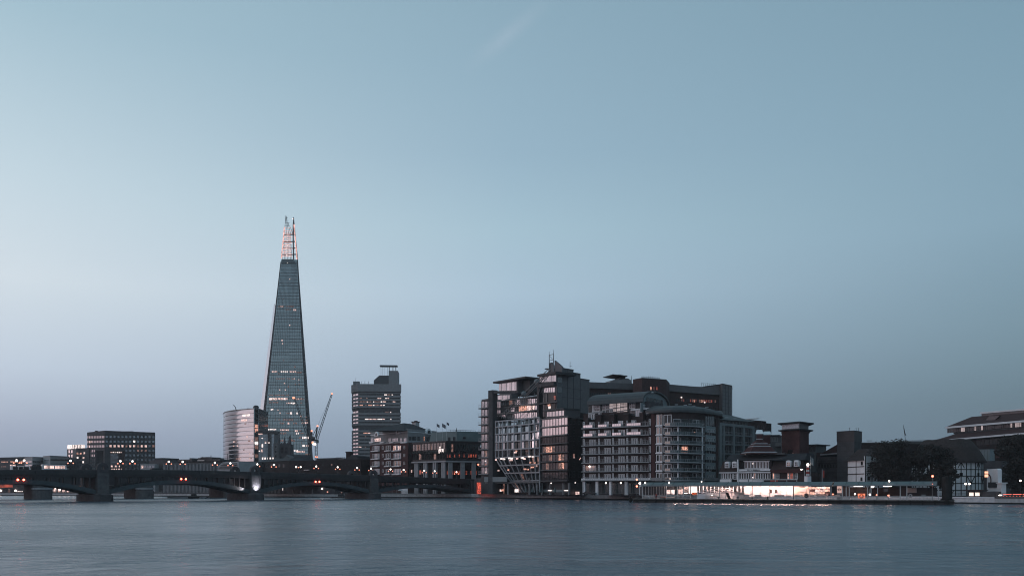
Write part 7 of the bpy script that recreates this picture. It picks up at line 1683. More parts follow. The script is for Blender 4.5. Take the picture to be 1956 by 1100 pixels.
# ------------------------------------------------------------------ trees
def tree(px, Y, x0, x1, ytop, ybot, label, seed, nleaf=9000):
    rnd = random.Random(seed); c = P(px, Y); t = thing('broadleaf_tree', label, 'tree', (*c, GZ)); sc_ = Y / FPX
    rx, zt, zb = (x1 - x0) / 2 * sc_, gz(ytop, Y), gz(ybot, Y); cz, rz = (zt + zb) / 2, (zt - zb) / 2
    b = MB(); b.lathe((*c, GZ), [(.55, 0), (.4, .8), (.33, cz - GZ - 1), (.2, cz - GZ + rz * .4)], 8); b.build('trunk', M['bark'], t)
    lobes = []
    for i in range(44):
        a, h = rnd.uniform(0, 2 * math.pi), rnd.uniform(-.85, .85); r = math.sqrt(max(0, 1 - h * h)) * rnd.uniform(.3, .92)
        lobes.append((V((c.x + rx * r * math.cos(a), c.y + rx * r * math.sin(a), cz + rz * h * .9)), rx * rnd.uniform(.24, .4)))
    for p, r in lobes[:9]:
        b = MB(); m = V((c.x, c.y, cz - rz * .6)); b.bar(m, p, .24, n=6, w2=.06); b.build('limb', M['bark'], t)
    vs, fs = [], []
    for k in range(nleaf):
        p, r = lobes[k % len(lobes)]
        d = V((rnd.gauss(0, 1), rnd.gauss(0, 1), rnd.gauss(0, 1))).normalized() * r * rnd.random() ** .38
        q = p + V((d.x, d.y, d.z * .8)); s = rnd.uniform(.18, .42)
        u = V((rnd.gauss(0, 1), rnd.gauss(0, 1), rnd.gauss(0, .6))).normalized(); w = u.cross(V((rnd.gauss(0, 1), rnd.gauss(0, 1), rnd.gauss(0, 1)))).normalized()
        i = len(vs); vs += [q - u * s, q + w * s * .6, q + u * s, q - w * s * .6]; fs.append((i, i + 1, i + 2, i + 3))
    me = bpy.data.meshes.new('crown'); off = V((*c, GZ)); me.from_pydata([tuple(v - off) for v in vs], [], fs); me.materials.append(M['leaf'])
    o = bpy.data.objects.new('crown', me); C.objects.link(o); o.parent = t; WL[o.name] = off
tree(1700, 272, 1655, 1748, 840, 921, 'broad dark tree in front of the timber framed house', 3, 10500)
tree(1778, 266, 1733, 1820, 846, 935, 'dark tree half hiding the thatched round theatre', 5, 15000)
tree(1950, 276, 1908, 2000, 822, 944, 'tall dark tree at the picture edge by the gatehouse', 8, 16000)
tree(1806, 262, 1780, 1822, 875, 940, 'small dark tree crowded against the mooring pile', 11, 5000)

# ------------------------------------------------------------------ floating passenger pier
PA, PB = P(1209, 273), P(1822, 231); PW = Wall(PA, PB); DZ = 1.2      # deck level
pier = thing('floating_pier', 'long dark floating passenger pier with a teal canopy and bright lit interior', 'pier', base(PW, 0))
def pier_build():
    W = PW; t = pier; TM, GM, PM, WP, DM = M['teal_metal'], M['grey_metal'], M['pale_metal'], M['white_paint'], M['dark_metal']
    b = MB(); e = 1.2; q = [(0, 0), (W.L, 0), (W.L, -9), (0, -9)]
    b.hexa([W.p(a, o, -.5) for a, o in q], [W.p(a, o, DZ - .15) for a, o in q]); b.build('hull', M['hull'], t)
    b = MB(); b.wbox(W, -.1, W.L + .1, -9.1, .15, DZ - .15, DZ); b.build('deck', M['paving'], t); b = MB(); b.wbox(W, -.15, W.L + .15, .0, .22, .55, .85); b.build('rubbing_strake', M['rubber'], t)
    me = None
    for i in range(30):
        s = 1.5 + i * (W.L - 3) / 29
        if me is None: o = MB().wbox(W, s - .18, s + .18, .15, .45, -.2, DZ - .1).build('fender', M['rubber'], t); me, s00 = o.data, s
        else: inst('fender', me, t, WL[t.name] + W.p(s, 0, 0) - W.p(s00, 0, 0))
    def canopy(x0, x1):
        s0, s1 = W.at(x0), W.at(x1); zt, zb = 6.32, 5.12
        b = MB(); pr = [(.5, zb), (.5, zb + .25), (-2.6, zt), (-6.4, zt), (-9.2, zb + .25), (-9.2, zb), (-9.0, zb), (-9.0, zb + .1), (-6.4, zt - .22), (-2.6, zt - .22), (.25, zb + .12), (.25, zb)]
        b.hexa([W.p(s0, o, z) for o, z in pr], [W.p(s1, o, z) for o, z in pr]); b.build('canopy_roof', TM, t)
        b = MB(); b.wbox(W, s0, s1, .45, .62, zb - .06, zb + .3); b.build('gutter', M['panel_blue'], t)
        n = int((s1 - s0) / 3.2)
        for i in range(1, n): s = s0 + (s1 - s0) * i / n; b = MB(); b.hexa([W.p(s - .05, .5, zb + .26), W.p(s + .05, .5, zb + .26), W.p(s + .05, -2.6, zt + .02), W.p(s - .05, -2.6, zt + .02)], [W.p(s - .05, .5, zb + .34), W.p(s + .05, .5, zb + .34), W.p(s + .05, -2.6, zt + .1), W.p(s - .05, -2.6, zt + .1)]); b.build('roof_seam', M['zinc'], t)
    canopy(1226, 1589); canopy(1592, 1789)
    for x, m in ((1226.5, PM), (1272, PM), (1293, PM), (1305, PM), (1318, PM), (1340, PM), (1348, PM), (1374, PM), (1386, PM), (1436, 'red'), (1515, DM), (1587, PM), (1609, PM), (1616, PM), (1622, PM), (1657, PM), (1663.5, PM), (1676, PM), (1719.5, PM), (1732, PM), (1792.5, PM)):
        s = W.at(x); b = MB(); b.wbox(W, s - .12, s + .12, -.55, -.3, DZ, 5.15); b.build('canopy_post', M['red_roof'] if m == 'red' else m, t)
    # railing in bays
    xs = [1228 + 7.55 * i for i in range(75)]
    for i in range(len(xs) - 1):
        if 1262 < xs[i] < 1270: continue
        b = MB(); s0, s1 = W.at(xs[i]), W.at(xs[i + 1]); r = MB()
        r.wbox(W, s0, s1, -.14, -.08, DZ + 1.02, DZ + 1.1); r.wbox(W, s0, s1, -.13, -.09, DZ + .12, DZ + .18)
        r.wbox(W, s0 - .05, s0 + .05, -.16, -.06, DZ, DZ + 1.1)
        n = 5
        for k in range(1, n): s = s0 + (s1 - s0) * k / n; r.wbox(W, s - .025, s + .025, -.13, -.09, DZ + .15, DZ + 1.02)
        r.build('railing_bay', PM, t)
    # rear wall panels and lit screens
    R_ = W.off(-5.0)
    def pan(x0, x1, y0, y1, m, name, o=0, th=.15): b = MB(); boxpx(b, R_.off(o), x0, x1, y0, y1, -th, 0); return b.build(name, M[m] if isinstance(m, str) else m, t)
    pan(1244, 1252, 929, 947, 'zinc', 'rear_panel'); pan(1222, 1228, 929, 947, 'panel_grey', 'rear_panel')
    for x0, x1, mm in ((1273.5, 1280.5, 'lit_pink'), (1282, 1288.5, 'lit_white')):
        for yy0, yy1, m in ((928.6, 934, 'glass_dark'), (935, 942.5, mm), (943, 949.5, 'render_pale')): pan(x0 + .3, x1 - .3, yy0, yy1, m, 'kiosk_panel')
    pan(1296, 1304, 934, 943, 'lit_pink', 'poster_case'); pan(1306, 1314, 929, 939, 'panel_grey', 'poster_case'); pan(1296.5, 1303.5, 928.5, 933.4, 'glass_dark', 'poster_case')
    pan(1306, 1313, 940.5, 942.5, 'lit_white', 'poster_case')
    pan(1315.5, 1331.5, 928.5, 942.5, 'screen_white', 'lit_screen', .3); pan(1321.5, 1332, 940.2, 944.8, 'orange_paint', 'bench', 1.2, .5)
    pan(1333, 1421, 928.6, 938.5, 'glass_dark', 'rear_glazing', -.3)
    for i in range(13): x = 1336 + 7.2 * i; pan(x - .6, x + .6, 928.4, 940, 'white_paint', 'rear_post', .2, .2)
    for i in range(9): x = 1228 + 5.2 * i; pan(x - .35, x + .35, 928.6, 947, 'pale_metal', 'rear_post', .2, .15)
    pan(1421, 1517, 928.4, 948.5, 'white_paint', 'white_wall', -.2, .2)
    for x in (1433, 1452, 1470, 1490, 1503): pan(x - .25, x + .25, 928.4, 948.5, 'grey_metal', 'wall_joint', -.12, .1)
    for x in (1472.5, 1482): pan(x - 2, x + 2, 934.2, 941, 'notice_dark', 'notice', -.05, .1)
    pan(1517, 1546, 928.4, 948.5, 'pale_wall', 'ticket_wall', -.2, .2); pan(1527, 1537, 928.6, 930, 'dark_metal', 'shutter_box', 0, .3); pan(1528, 1540, 931, 939, 'render_pale', 'ticket_window', -.1, .12)
    pan(1529, 1532, 943.5, 947.5, 'panel_blue', 'notice', 0, .1)
    for i in range(4):
        for j in range(3): pan(1547 + 9.6 * i, 1556 + 9.6 * i, 929.4 + 5 * j, 933.8 + 5 * j, pick(('lit_shelf', 3), ('render_pale', 2), ('red_roof', 1)), 'shop_window_pane', -.1, .1)
    pan(1547, 1559, 944, 948.2, 'panel_blue', 'counter', .6, .6); pan(1560, 1582, 943, 948.4, 'panel_grey', 'counter', .6, .6)
    pan(1606, 1660, 930, 949, 'dark_metal', 'rear_panel', -1.5); pan(1719, 1790, 931, 948, 'dark_metal', 'rear_panel', -2); pan(1731, 1751, 931.5, 940.5, 'render_pale', 'rear_window', -1.6); pan(1664, 1718, 931, 949, 'dark_brick', 'rear_panel', -1.5)
    pan(1638.5, 1652, 942.2, 951, 'lit_orange', 'lit_kiosk', 1.5, .8)
    pan(1697, 1700, 944, 950, 'lit_pink', 'lit_panel', 1, .2); pan(1688, 1696, 933, 939, 'glass_smoked', 'rear_window', -1.3)
    # notice case with the ring and bar emblem
    N = W.off(-1.0); s0, s1 = N.at(1598.8), N.at(1607.6); zb, zt = N.z(s0, 941), N.z(s0, 928)
    b = MB(); b.wbox(N, s0, s1, -.25, 0, zb, zt); b.build('emblem_case', M['case_pink'], t); b = MB(); b.wbox(N, s0, s1, -.2, -.05, DZ, zb); b.build('emblem_case_foot', GM, t)
    sc_, zc = (s0 + s1) / 2, (zb + zt) / 2; b = MB(); n = 20
    for i in range(n):
        a0, a1 = 2 * math.pi * i / n, 2 * math.pi * (i + 1) / n
        b.hexa([N.p(sc_ + r * math.cos(a), .01, zc + r * math.sin(a)) for r, a in ((.26, a0), (.38, a0), (.38, a1), (.26, a1))], [N.p(sc_ + r * math.cos(a), .05, zc + r * math.sin(a)) for r, a in ((.26, a0), (.38, a0), (.38, a1), (.26, a1))])
    b.build('ring_emblem', M['dark_metal'], t); b = MB(); b.wbox(N, sc_ - .56, sc_ + .56, .05, .08, zc - .09, zc + .09); b.build('bar_emblem', M['dark_metal'], t)
mat('pale_wall', (.55, .43, .38), .7, var=.12, scale=1.5); mat('notice_dark', (.05, .035, .035), .7)
emit('tube_dim', (1, .62, .50), 40); emit('screen_white', (1, .82, .76), 1.25); emit('lit_shelf', (1, .50, .36), .8, .6, 1.5); emit('lit_orange', (1, .22, .10), 1.2, .5, 1.2); emit('case_pink', (1, .62, .54), .55)

pier_build()
for x0, x1, y0, m in ((1274, 1295, 944.2, 'panel_blue'), (1299, 1316, 944, 'panel_blue'), (1334, 1352, 945.5, 'render_pale'), (1356, 1370, 946, 'pale_wall'), (1421, 1431, 944.5, 'panel_blue'), (1441, 1454, 944.6, 'panel_blue'), (1479, 1498, 944.4, 'panel_blue'), (1501, 1511, 945.2, 'render_pale'), (1519, 1528, 944.8, 'panel_blue'), (1594, 1604, 944.5, 'pale_wall'), (1610, 1630, 944.8, 'red_roof'), (1706, 1716, 944.5, 'red_roof'), (1760, 1768, 944, 'panel_blue')):
    b = MB(); boxpx(b, PW.off(-.75), x0, x1, y0, 948.8, -.12, 0); b.build('barrier_panel', M[m], pier)
# lamps of the pier
emit('globe_bright', (1, .84, .76), 3.5); emit('globe_nav', (1, .22, .14), 4.5)
def on_pier(name, label, cat, x, o, parts, group=None):
    s = PW.at(x); t = thing(name, label, cat, PW.p(s, o, DZ), group)
    for n, f, m in parts: b = MB(); f(b, s); b.build(n, M[m], t)
    return t
def tube(x0, x1, o, label, m='tube_white', z=5.85, th=.14, g='strip lamps under the pier canopy'):
    s0, s1 = PW.at(x0), PW.at(x1); t = thing('strip_lamp', label, 'strip lamp', PW.p((s0 + s1) / 2, o, z), g)
    b = MB(); b.wbox(PW, s0, s1, o - .14, o + .14, z + .02, z + .09); b.build('housing', M['pale_metal'], t)
    b = MB(); b.wbox(PW, s0 + .04, s1 - .04, o - .1, o + .1, z - th, z + .02); b.build('tube', M[m], t)
STR = [(1276, 1288, 'over the first kiosk'), (1297, 1309, 'over the poster cases'), (1328, 1340, 'just past the bright screen'), (1352, 1364, 'at the foot of the gangway'), (1378, 1390, 'over the middle of the gangway'), (1404, 1416, 'by the white flagpole'),
       (1424, 1436, 'over the start of the white wall'), (1444, 1456, 'over the blank part of the white wall'), (1466, 1478, 'over the first dark notice'), (1486, 1498, 'past the second dark notice'), (1504, 1514, 'at the far end of the white wall'), (1522, 1532, 'over the ticket window'), (1550, 1562, 'over the shop shelves'), (1570, 1582, 'over the counter')]
for x0, x1, w in STR: tube(x0, x1, -3.4, 'white strip lamp under the pier canopy ' + w)
tube(1631, 1647.5, .2, 'bright strip lamp on the canopy edge above the orange kiosk', z=5.05, th=.14, m='strip_white'); tube(1687, 1703.5, .2, 'bright strip lamp on the canopy edge past the round globe lamp', z=5.05, th=.14, m='strip_white')
tube(1638, 1650, -2.6, 'shaded strip lamp under the second canopy above the orange lit kiosk', m='tube_dim'); tube(1692, 1704, -2.6, 'shaded strip lamp under the second canopy over the low warm lamp', m='tube_dim')
def globe(x, y, o, r, m, label, post=None):
    s = PW.off(o).at(x); z = PW.off(o).z(s, y); t = thing('pier_lamp', label, 'lamp', PW.p(s, o, DZ), 'small lamps on the pier')
    b = MB(); z0 = DZ if post is None else post; b.bar(PW.p(s, o - .05, z0), PW.p(s, o - .05, z), .09, n=6); b.build('stem', M['grey_metal'], t)
    MB().ball(PW.p(s, o, z), r, 10).build('globe', M[m], t)
globe(1667, 928.3, -.2, .42, 'globe_bright', 'large round globe lamp hanging under the canopy between the two strips', 5.1)
for x, y, m, r, lab in ((1633, 943, 'globe_white', .24, 'small white lamp beside the orange lit kiosk'), (1661.5, 944, 'globe_white', .26, 'small white lamp by the pair of pale posts'), (1674.5, 944.8, 'globe_warm', .22, 'small orange lamp below the round globe lamp'), (1601 - 10, 943.5, 'globe_warm', .24, 'small warm lamp at the gap between the two canopies'), (1697, 946, 'globe_warm', .26, 'warm lamp low behind the railing below the second bright strip'), (1360, 945.5, 'globe_white', .18, 'small lamp on the railing at the gangway foot')): globe(x, y, -.4, r, m, lab)
for x, y, m, r, lab in ((1222, 922.5, 'globe_bright', .36, 'brightest lamp on the pier end beside the light mast'), (1232.5, 921.5, 'globe_white', .24, 'lamp on the canopy edge next to the pier end'), (1278, 921.2, 'globe_white', .24, 'lamp on the canopy over the first kiosk'), (1340, 919.5, 'globe_white', .18, 'lamp on the canopy past the bright screen'), (1698.5, 918.4, 'globe_white', .24, 'lone lamp on top of the second canopy')): globe(x, y, -.4, r, m, lab, 5.2)
for x0, y0, y1, lab, z0 in ((1216.5, 915.5, 928.2, 'light mast with two warm lamps on the pier end', 946), (1781, 909, 925.5, 'light mast with two red lamps near the mooring pile', 950)):
    W = PW.off(-.5); s = W.at(x0); t = thing('light_mast', lab, 'light mast', W.p(s, 0, DZ), 'light masts of the pier')
    b = MB(); b.bar(W.p(s, 0, DZ), W.p(s, 0, W.z(s, y0) + .1), .16, n=6); b.build('mast', M['grey_metal'], t)
    for y in (y0, y1): MB().ball(W.p(s + .05, .2, W.z(s, y)), .3, 10).build('lamp', M['globe_nav'], t)
# things standing on the pier
def gangway():
    A, B = P(1332, 262), P(1478, 266); W = Wall(A, B); t = thing('gangway', 'white sloping gangway with railings rising along the lit pier', 'gangway', base(W, DZ))
    z = lambda s, y: W.z(s, y); L_ = W.L; yb = lambda f: 943.5 - 15 * f
    b = MB(); b.wpoly(W, [(0, DZ + .05), (L_ * .95, DZ + .05), (L_, z(L_, 929.8)), (0, z(0, 944.5))], -.2, 0); b.build('side_skirt', M['white_paint'], t)
    for d, h in ((0, .16), (-3.2, .12), (-6.4, .1)):
        b = MB(); b.bar(W.p(0, .05, z(0, 944 + d)), W.p(L_, .05, z(L_, 929.6 + d * .95)), h * 1.6); b.build('handrail', M['white_paint'], t)
    for i in range(15): f = i / 14; s = L_ * f; b = MB(); b.wbox(W, s - .05, s + .05, .0, .1, z(s, 944 - 14.4 * f), z(s, 937.6 - 14 * f)); b.build('rail_post', M['white_paint'], t)
    b = MB(); b.wpoly(W, [(0, z(0, 944.3)), (L_, z(L_, 929.8)), (L_, z(L_, 929.8) - .25), (0, z(0, 944.3) - .25)], -2.2, -.2); b.build('walkway', M['grey_metal'], t)
gangway()
def ring(name, label, x, y, o, r, m, m2=None):
    W = PW.off(o); s = W.at(x); zc = W.z(s, y); b = MB(); n = 16; vs = []; fs = []; k = 6
    for i in range(n):
        a = 2 * math.pi * i / n
        for j in range(k): q = 2 * math.pi * j / k; rr = r * (.74 + .26 * math.cos(q)); vs.append(W.p(s + rr * math.cos(a), r * .26 * math.sin(q), zc + rr * math.sin(a)))
    for i in range(n):
        for j in range(k): fs.append((i * k + j, ((i + 1) % n) * k + j, ((i + 1) % n) * k + (j + 1) % k, i * k + (j + 1) % k))
    b.add(vs, fs); t = thing(name, label, 'lifebuoy', W.p(s, 0, zc)); b.build('ring', M[m], t)
    bb = MB(); bb.wbox(W, s - r * .75, s + r * .75, -.15, -.1, zc - r * .75, zc + r * .75); bb.build('backing', M[m2 or 'dark_metal'], t)
ring('lifebuoy', 'dark round lifebuoy on the railing before the ticket wall', 1540, 945.8, -.05, .68, 'dark_metal'); ring('lifebuoy', 'orange lifebuoy in front of the orange lit kiosk', 1645.5, 947, -1.0, .62, 'orange_paint', 'lit_orange'); ring('lifebuoy', 'dull lifebuoy on the railing of the far canopy bay', 1739, 946.5, -.05, .5, 'render_pale')
for x, lab in ((1372, 'dark mooring bollard nearest the gangway foot'), (1409, 'dark mooring bollard by the white flagpole'), (1466, 'dark mooring bollard below the white wall')):
    s = PW.at(x); t = thing('mooring_bollard', lab, 'bollard', PW.p(s, -.3, DZ), 'mooring bollards on the pier edge'); MB().lathe(PW.p(s, -.3, DZ), [(.3, 0), (.22, .15), (.2, .6), (.34, .7), (.34, .82)], 10).build('post', M['rubber'], t); b = MB(); b.wbox(PW, s - .42, s + .42, -.36, -.24, DZ + .48, DZ + .6); b.build('cross_bar', M['rubber'], t)
def gangplank():
    W = PW.off(.0); s = W.at(1391); t = thing('gangplank', 'dark gangplank leaning upright on the pier railing', 'gangplank', W.p(s, 0, DZ)); b = MB()
    b.wpoly(W, [(s - .1, W.z(s, 952)), (s + .75, W.z(s, 952)), (s + .0, W.z(s, 940)), (s - .8, W.z(s, 940))], -.1, .1); b.build('board', M['rubber'], t)
    for f in (.2, .5, .8): b = MB(); y = 952 - 12 * f; b.wbox(W, s - .1 - .7 * f, s + .75 - .75 * f, .1, .16, W.z(s, y), W.z(s, y) + .08); b.build('cleat', M['dark_metal'], t)
gangplank()
def pole(x, y, Y, z0, label, w=.16, cat='flagpole'):
    p = P(x, Y); t = thing('flagpole', label, cat, (*p, z0)); b = MB(); b.bar((*p, z0), (*p, gz(y, Y)), w, n=6, w2=w * .7); b.build('pole', M['pale_metal'], t); MB().ball((*p, gz(y, Y)), .12, 6).build('finial', M['pale_metal'], t); return t, p
pole(1410.5, 886, 258, DZ, 'tall thin white flagpole standing on the pier')
# mooring piles
def pile(x0, x1, ytop, Y, label):
    a = P((x0 + x1) / 2, Y); r = (x1 - x0) / 2 * Y / FPX; t = thing('mooring_pile', label, 'pile', (*a, -.5))
    MB().lathe((*a, -1), [(r, 0), (r, gz(ytop, Y) + .7), (r * .92, gz(ytop, Y) + 1.0)], 14).build('shaft', M['wet_stone'], t); MB().lathe((*a, .2), [(r + .35, 0), (r + .35, 1.3), (r, 1.4)], 14).build('collar', M['rubber'], t)
pile(1800, 1818, 910, 233, 'thick dark mooring pile at the end of the pier')
pile(1203.2, 1205.2, 947, 276, 'short pale marker pile beside the pier end')

# people and clutter at the pier end
def person(px, Y, z0, h, label, top, leg, face=0, sit=False, o=None):
    p = P(px, Y); t = thing('person', label, 'person', (*p, z0)); k = h / 1.75
    J = [((0, 0, .95), .15), ((0, 0, 1.2), .15), ((0, 0, 1.42), .17), ((0, 0, 1.52), .06), ((0, 0, 1.56), .06),
         ((.19, 0, 1.42), .065), ((.25, .03, 1.15), .05), ((.22, -.14, .92), .04), ((-.19, 0, 1.42), .065), ((-.25, .03, 1.15), .05), ((-.2, -.16, .95), .04),
         ((.1, 0, .9), .1), ((.12, -.03, .5), .075), ((.12, .03, .08), .05), ((.12, -.14, .04), .045), ((-.1, 0, .9), .1), ((-.13, -.1, .5), .075), ((-.13, .02, .08), .05), ((-.13, -.15, .04), .045)]
    E = [(0, 1), (1, 2), (2, 3), (3, 4), (2, 5), (5, 6), (6, 7), (2, 8), (8, 9), (9, 10), (0, 11), (11, 12), (12, 13), (13, 14), (0, 15), (15, 16), (16, 17), (17, 18)]
    if sit:
        J = [((x, y, max(.03, z - .45 if z > .55 else z)), r) for (x, y, z), r in J]
        for i, v in {12: (.14, -.45, .46), 13: (.14, -.47, .08), 14: (.14, -.62, .04), 16: (-.14, -.45, .46), 17: (-.14, -.47, .08), 18: (-.14, -.62, .04)}.items(): J[i] = (v, J[i][1])
    me = bpy.data.meshes.new('body'); me.from_pydata([tuple(c * k for c in v) for v, r in J], E, []); o_ = bpy.data.objects.new('body', me); C.objects.link(o_)
    me.materials.append(M[top])
    sk = o_.modifiers.new('skin', 'SKIN'); 
    for i, (v, r) in enumerate(J): me.skin_vertices[0].data[i].radius = (r * k, r * k)
    me.skin_vertices[0].data[0].use_root = True
    o_.modifiers.new('sub', 'SUBSURF').levels = 1; o_.modifiers['sub'].render_levels = 1
    o_.parent = t; o_.rotation_euler = (0, 0, face); WL[o_.name] = V((*p, z0)); hz = (1.66 - (.45 if sit else 0)) * k
    MB().ball((p.x, p.y, z0 + hz), .115 * k, 10, sq=1.15).build('head', M['skin'], t); MB().ball((p.x + .01, p.y + .03, z0 + hz + .035 * k), .118 * k, 10, sq=1.05).build('hair', M['dark_cloth'], t)
    if leg: b = MB(); b.lathe((p.x, p.y, z0 + (.62 if not sit else .3) * k), [(.22 * k, 0), (.19 * k, .32 * k)], 10); b.build('coat', M[leg], t)
    return t
person(1239, 262, DZ, 1.7, 'person in a white top sitting at the pier end by the light mast', 'white_cloth', 'dark_cloth', .3, True)
person(1253.5, 262, DZ, 1.72, 'person standing at the pier end in a reddish coat', 'red_cloth', 'dark_cloth', -.4)
def bench(x, o, label):
    s = PW.at(x); t = thing('bench', label, 'bench', PW.p(s, o, DZ), 'benches at the pier end'); b = MB(); b.wbox(PW, s - .9, s + .9, o - .25, o + .25, DZ + .42, DZ + .48); b.build('seat', M['orange_paint' if x > 1250 else 'render_pale'], t)
    b = MB(); b.wbox(PW, s - .9, s + .9, o - .3, o - .24, DZ + .5, DZ + .95); b.build('backrest', M['render_pale'], t)
    for a in (-.75, .75): b = MB(); b.wbox(PW, s + a - .05, s + a + .05, o - .22, o + .22, DZ, DZ + .42); b.build('leg', M['dark_metal'], t)
bench(1230, -2.2, 'pale bench on the pier end below the brightest lamp'); bench(1238, -2.6, 'pale bench under the person in the white top'); bench(1262, -2.2, 'orange seated bench before the first kiosk')

# ------------------------------------------------------------------ small things along the bank
def beacon_mast():
    Y = 280; p = P(1543, Y); t = thing('beacon_mast', 'red and white lattice mast with a dazzling lamp on a white base', 'mast', (*p, GZ)); zb, zt = gz(912, Y), gz(889, Y)
    b = MB(); b.box((*p, (GZ + zb) / 2 + .4), (1.5, 1.5, zb - GZ + .2), R(20)); b.build('base_block', M['white_paint'], t)
    n = 6
    for i in range(n): lattice('lattice_section', M['red_paint' if i % 2 == 0 else 'white_paint'], t, (*p, zb + (zt - zb) * i / n), (*p, zb + (zt - zb) * (i + 1) / n), .75 - .05 * i, .7 - .05 * i, 2, .12)
    MB().ball((*p, gz(887, Y)), .42, 12).build('lamp', M['lamp_white'], t)
    b = MB(); b.bar(p.to_3d() + V((.9, 0, zb)), p.to_3d() + V((.9, 0, gz(871, Y))), .1, n=6); b.build('pole', M['pale_metal'], t)
    t2 = thing('flag', 'limp pale blue flag on the pole beside the beacon mast', 'flag', (p.x + .95, p.y, gz(887, Y)))
    b = MB(); z = gz(872, Y); b.add([(p.x + .95 + .32 * i, p.y + .15 * math.sin(i * 2 + k), z - k * 2.3 - .25 * i) for k in (0, 1) for i in range(4)], [(i, i + 1, 5 + i, 4 + i) for i in range(3)]); b.build('cloth', M['panel_blue'], t2)
beacon_mast()
def gooseneck():
    Y = 283; p = P(1536.5, Y); t = thing('street_lamp', 'curved gooseneck street lamp with a white head beside the beacon mast', 'street lamp', (*p, GZ)); b = MB()
    pts = [V((*p, GZ)), V((*p, gz(899, Y)))] + [V((p.x - .5 + .5 * math.cos(a), p.y, gz(899, Y) + .6 * math.sin(a))) for a in (.5, 1.0, 1.57, 2.2)]
    for a, c in zip(pts, pts[1:]): b.bar(a, c, .13, n=6)
    b.build('post', M['pale_metal'], t); MB().ball((p.x - .95, p.y, gz(896.3, Y)), .34, 10, sq=.5).build('lamp_head', M['globe_white'], t)
gooseneck()
def banner():
    Y = 285; p = P(1570.5, Y); t = thing('banner_post', 'pale post carrying a narrow red banner before the dark block', 'banner', (*p, GZ)); b = MB(); b.bar((*p, GZ), (*p, gz(896, Y)), .16); b.build('post', M['pale_stone'], t)
    b = MB(); b.box((p.x + .45, p.y, (gz(898, Y) + gz(912, Y)) / 2), (.5, .06, gz(898, Y) - gz(912, Y))); b.build('banner_cloth', M['red_cloth'], t)
    b = MB()
    for y in (898, 912): b.bar((*p, gz(y, Y)), (p.x + .75, p.y, gz(y, Y)), .07)
    b.build('banner_arm', M['dark_metal'], t)
banner()
def twin_lamp(x, y, Y, label, heads=2, m='globe_white', r=.34):
    p = P(x, Y); t = thing('street_lamp', label, 'street lamp', (*p, GZ)); z = gz(y, Y); b = MB(); b.lathe((*p, GZ), [(.16, 0), (.12, .3), (.07, .5), (.06, z - GZ)], 8); b.build('post', M['dark_metal'], t)
    if heads == 2:
        b = MB(); b.bar((p.x - .55, p.y, z - .05), (p.x + .55, p.y, z - .05), .08); b.build('arm', M['dark_metal'], t)
    for d in ((-.55, .55) if heads == 2 else (0,)): MB().ball((p.x + d, p.y, z), r, 10, sq=.8).build('globe', M[m], t)
twin_lamp(1848, 923.8, 262, 'street lamp with two pale globes in front of the round theatre')
twin_lamp(1949, 917.5, 248, 'single globe street lamp below the tall tree at the picture edge', 1, 'globe_white', .3)
def kiosk():
    W = Wall(P(1842, 257), P(1904, 250)); t = thing('food_kiosk', 'low dark kiosk with two glowing serving hatches before the round theatre', 'kiosk', base(W, GZ))
    b = MB(); b.wbox(W, W.at(1848), W.at(1876), -3, 0, GZ, W.z(2, 936.5)); b.build('wall', M['dark_metal'], t); b = MB(); b.wbox(W, W.at(1843), W.at(1878), -3.4, .9, W.z(2, 936.5), W.z(2, 934.8)); b.build('roof', M['red_roof'], t)
    for x0, x1 in ((1851, 1860.5), (1862.3, 1872)): winpx(t, W, x0, x1, 939.8, 947, 1, 1, M['dark_metal'], M['globe_white_soft'], o=.02, fr=.06)
    b = MB(); boxpx(b, W, 1850, 1873, 947, 948.4, 0, .5); b.build('counter', M['grey_metal'], t)
    b = MB(); b.wbox(W, W.at(1876.5), W.L, -3, 0, GZ, W.z(2, 938)); b.build('store_wall', M['dark_stone'], t)
emit('globe_white_soft', (1, .78, .68), 1.7)
kiosk()
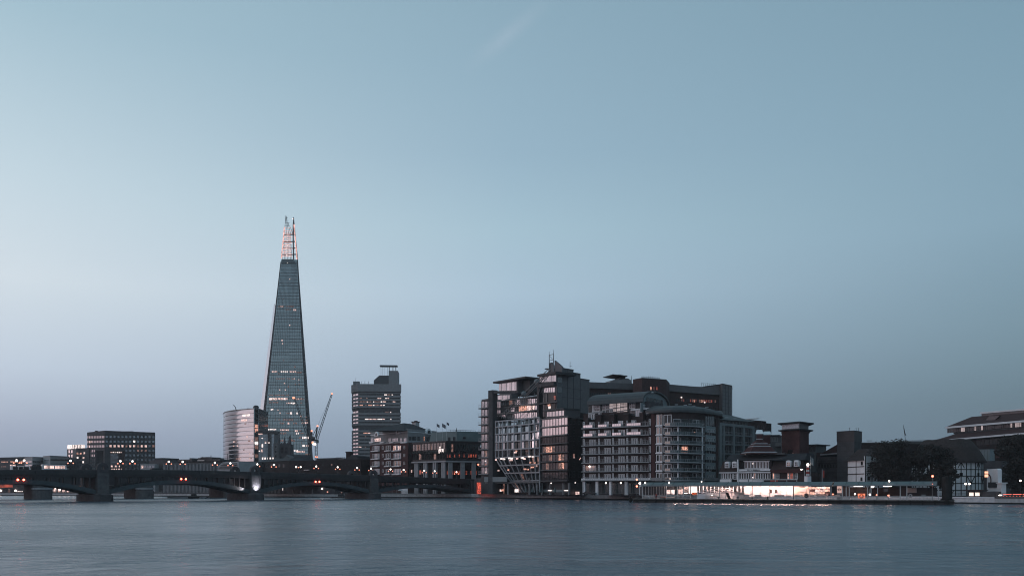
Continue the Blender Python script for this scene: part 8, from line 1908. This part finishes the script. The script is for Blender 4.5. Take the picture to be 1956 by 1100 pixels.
def added_lit_barrier():  # added: a red streak of light built as a barrier with small lamps
    W = Wall(P(1907, 250), P(1975, 240)); t = thing('added_lit_barrier', 'added barrier whose small red lamps stand in for a light streak at the picture edge', 'barrier', base(W, GZ))
    for y in (943.6, 946.6): b = MB(); b.wpoly(W, [(W.at(1916), W.z(1, y)), (W.L, W.z(W.L, y)), (W.L, W.z(W.L, y) - .12), (W.at(1916), W.z(1, y) - .12)], -.15, 0); b.build('rail', M['dark_metal'], t)
    n = 20
    for i in range(n):
        x = 1917 + 2.1 * i
        if i % 9 == 8: continue
        for y in ((943.6,) if i % 3 else (943.6, 946.6)): s = W.at(x); b = MB(); z = W.z(s, y); b.wbox(W, s - .12, s + .12, .0, .1, z - .1, z + .06); b.build('streak_lamp', M['globe_red'], t)
    for i in range(5): s = W.L * i / 4; b = MB(); b.wbox(W, s - .06, s + .06, -.15, 0, GZ, W.z(s, 942.5)); b.build('post', M['dark_metal'], t)
    MB().ball(W.p(W.at(1911), .1, W.z(0, 945.3)), .42, 10, sq=.45).build('white_lamp', M['globe_white'], t)
emit('globe_red', (1, .16, .10), 2.0)
added_lit_barrier()
# parasols and planters on the terrace of the flats, parked car by the podium
def parked_car():
    W = Wall(P(1112, 330), P(1136, 327)); t = thing('parked_car', 'dark parked car on the riverside path by the white podium', 'car', base(W, GZ)); L_ = W.L; z = GZ
    b = MB(); b.wpoly(W, [(0, z + .35), (L_, z + .35), (L_, z + .8), (L_ * .8, z + .92), (L_ * .66, z + 1.42), (L_ * .28, z + 1.45), (L_ * .12, z + .95), (0, z + .85)], -1.7, 0); b.build('body', M['dark_metal'], t)
    for a in (.2, .8):
        for o in (-1.6, -.1): c = W.p(L_ * a, o, z + .32); ax = V((W.n.x, W.n.y, 0)); q = MB(); q.bar(c - ax * .12, c + ax * .12, .64, n=12); q.build('wheel', M['rubber'], t)
    for a0, a1 in ((.27, .45), (.47, .64)): win(t, W, L_ * a0, L_ * a1, z + .92, z + 1.36, fm=M['dark_metal'], fr=.05, dep=.04)
    for o in (-1.3, -.3): MB().ball(W.p(L_, o, z + .7), .13, 8).build('headlight', M['pale_metal'], t)
parked_car()

# ------------------------------------------------------------------ thin dusk haze round the whole scene
def make_haze():
    m = bpy.data.materials.new('haze_air'); m.use_nodes = True; nt = m.node_tree; nt.nodes.clear()
    v = nt.nodes.new('ShaderNodeVolumePrincipled'); o = nt.nodes.new('ShaderNodeOutputMaterial'); nt.links.new(v.outputs[0], o.inputs['Volume'])
    v.inputs['Color'].default_value = (1, .92, .95, 1); v.inputs['Density'].default_value = .00011
    b = MB(); b.box((0, 480, 161), (2240, 1520, 327)); h = b.build('haze', m); tag(h, kind='stuff')
make_haze()
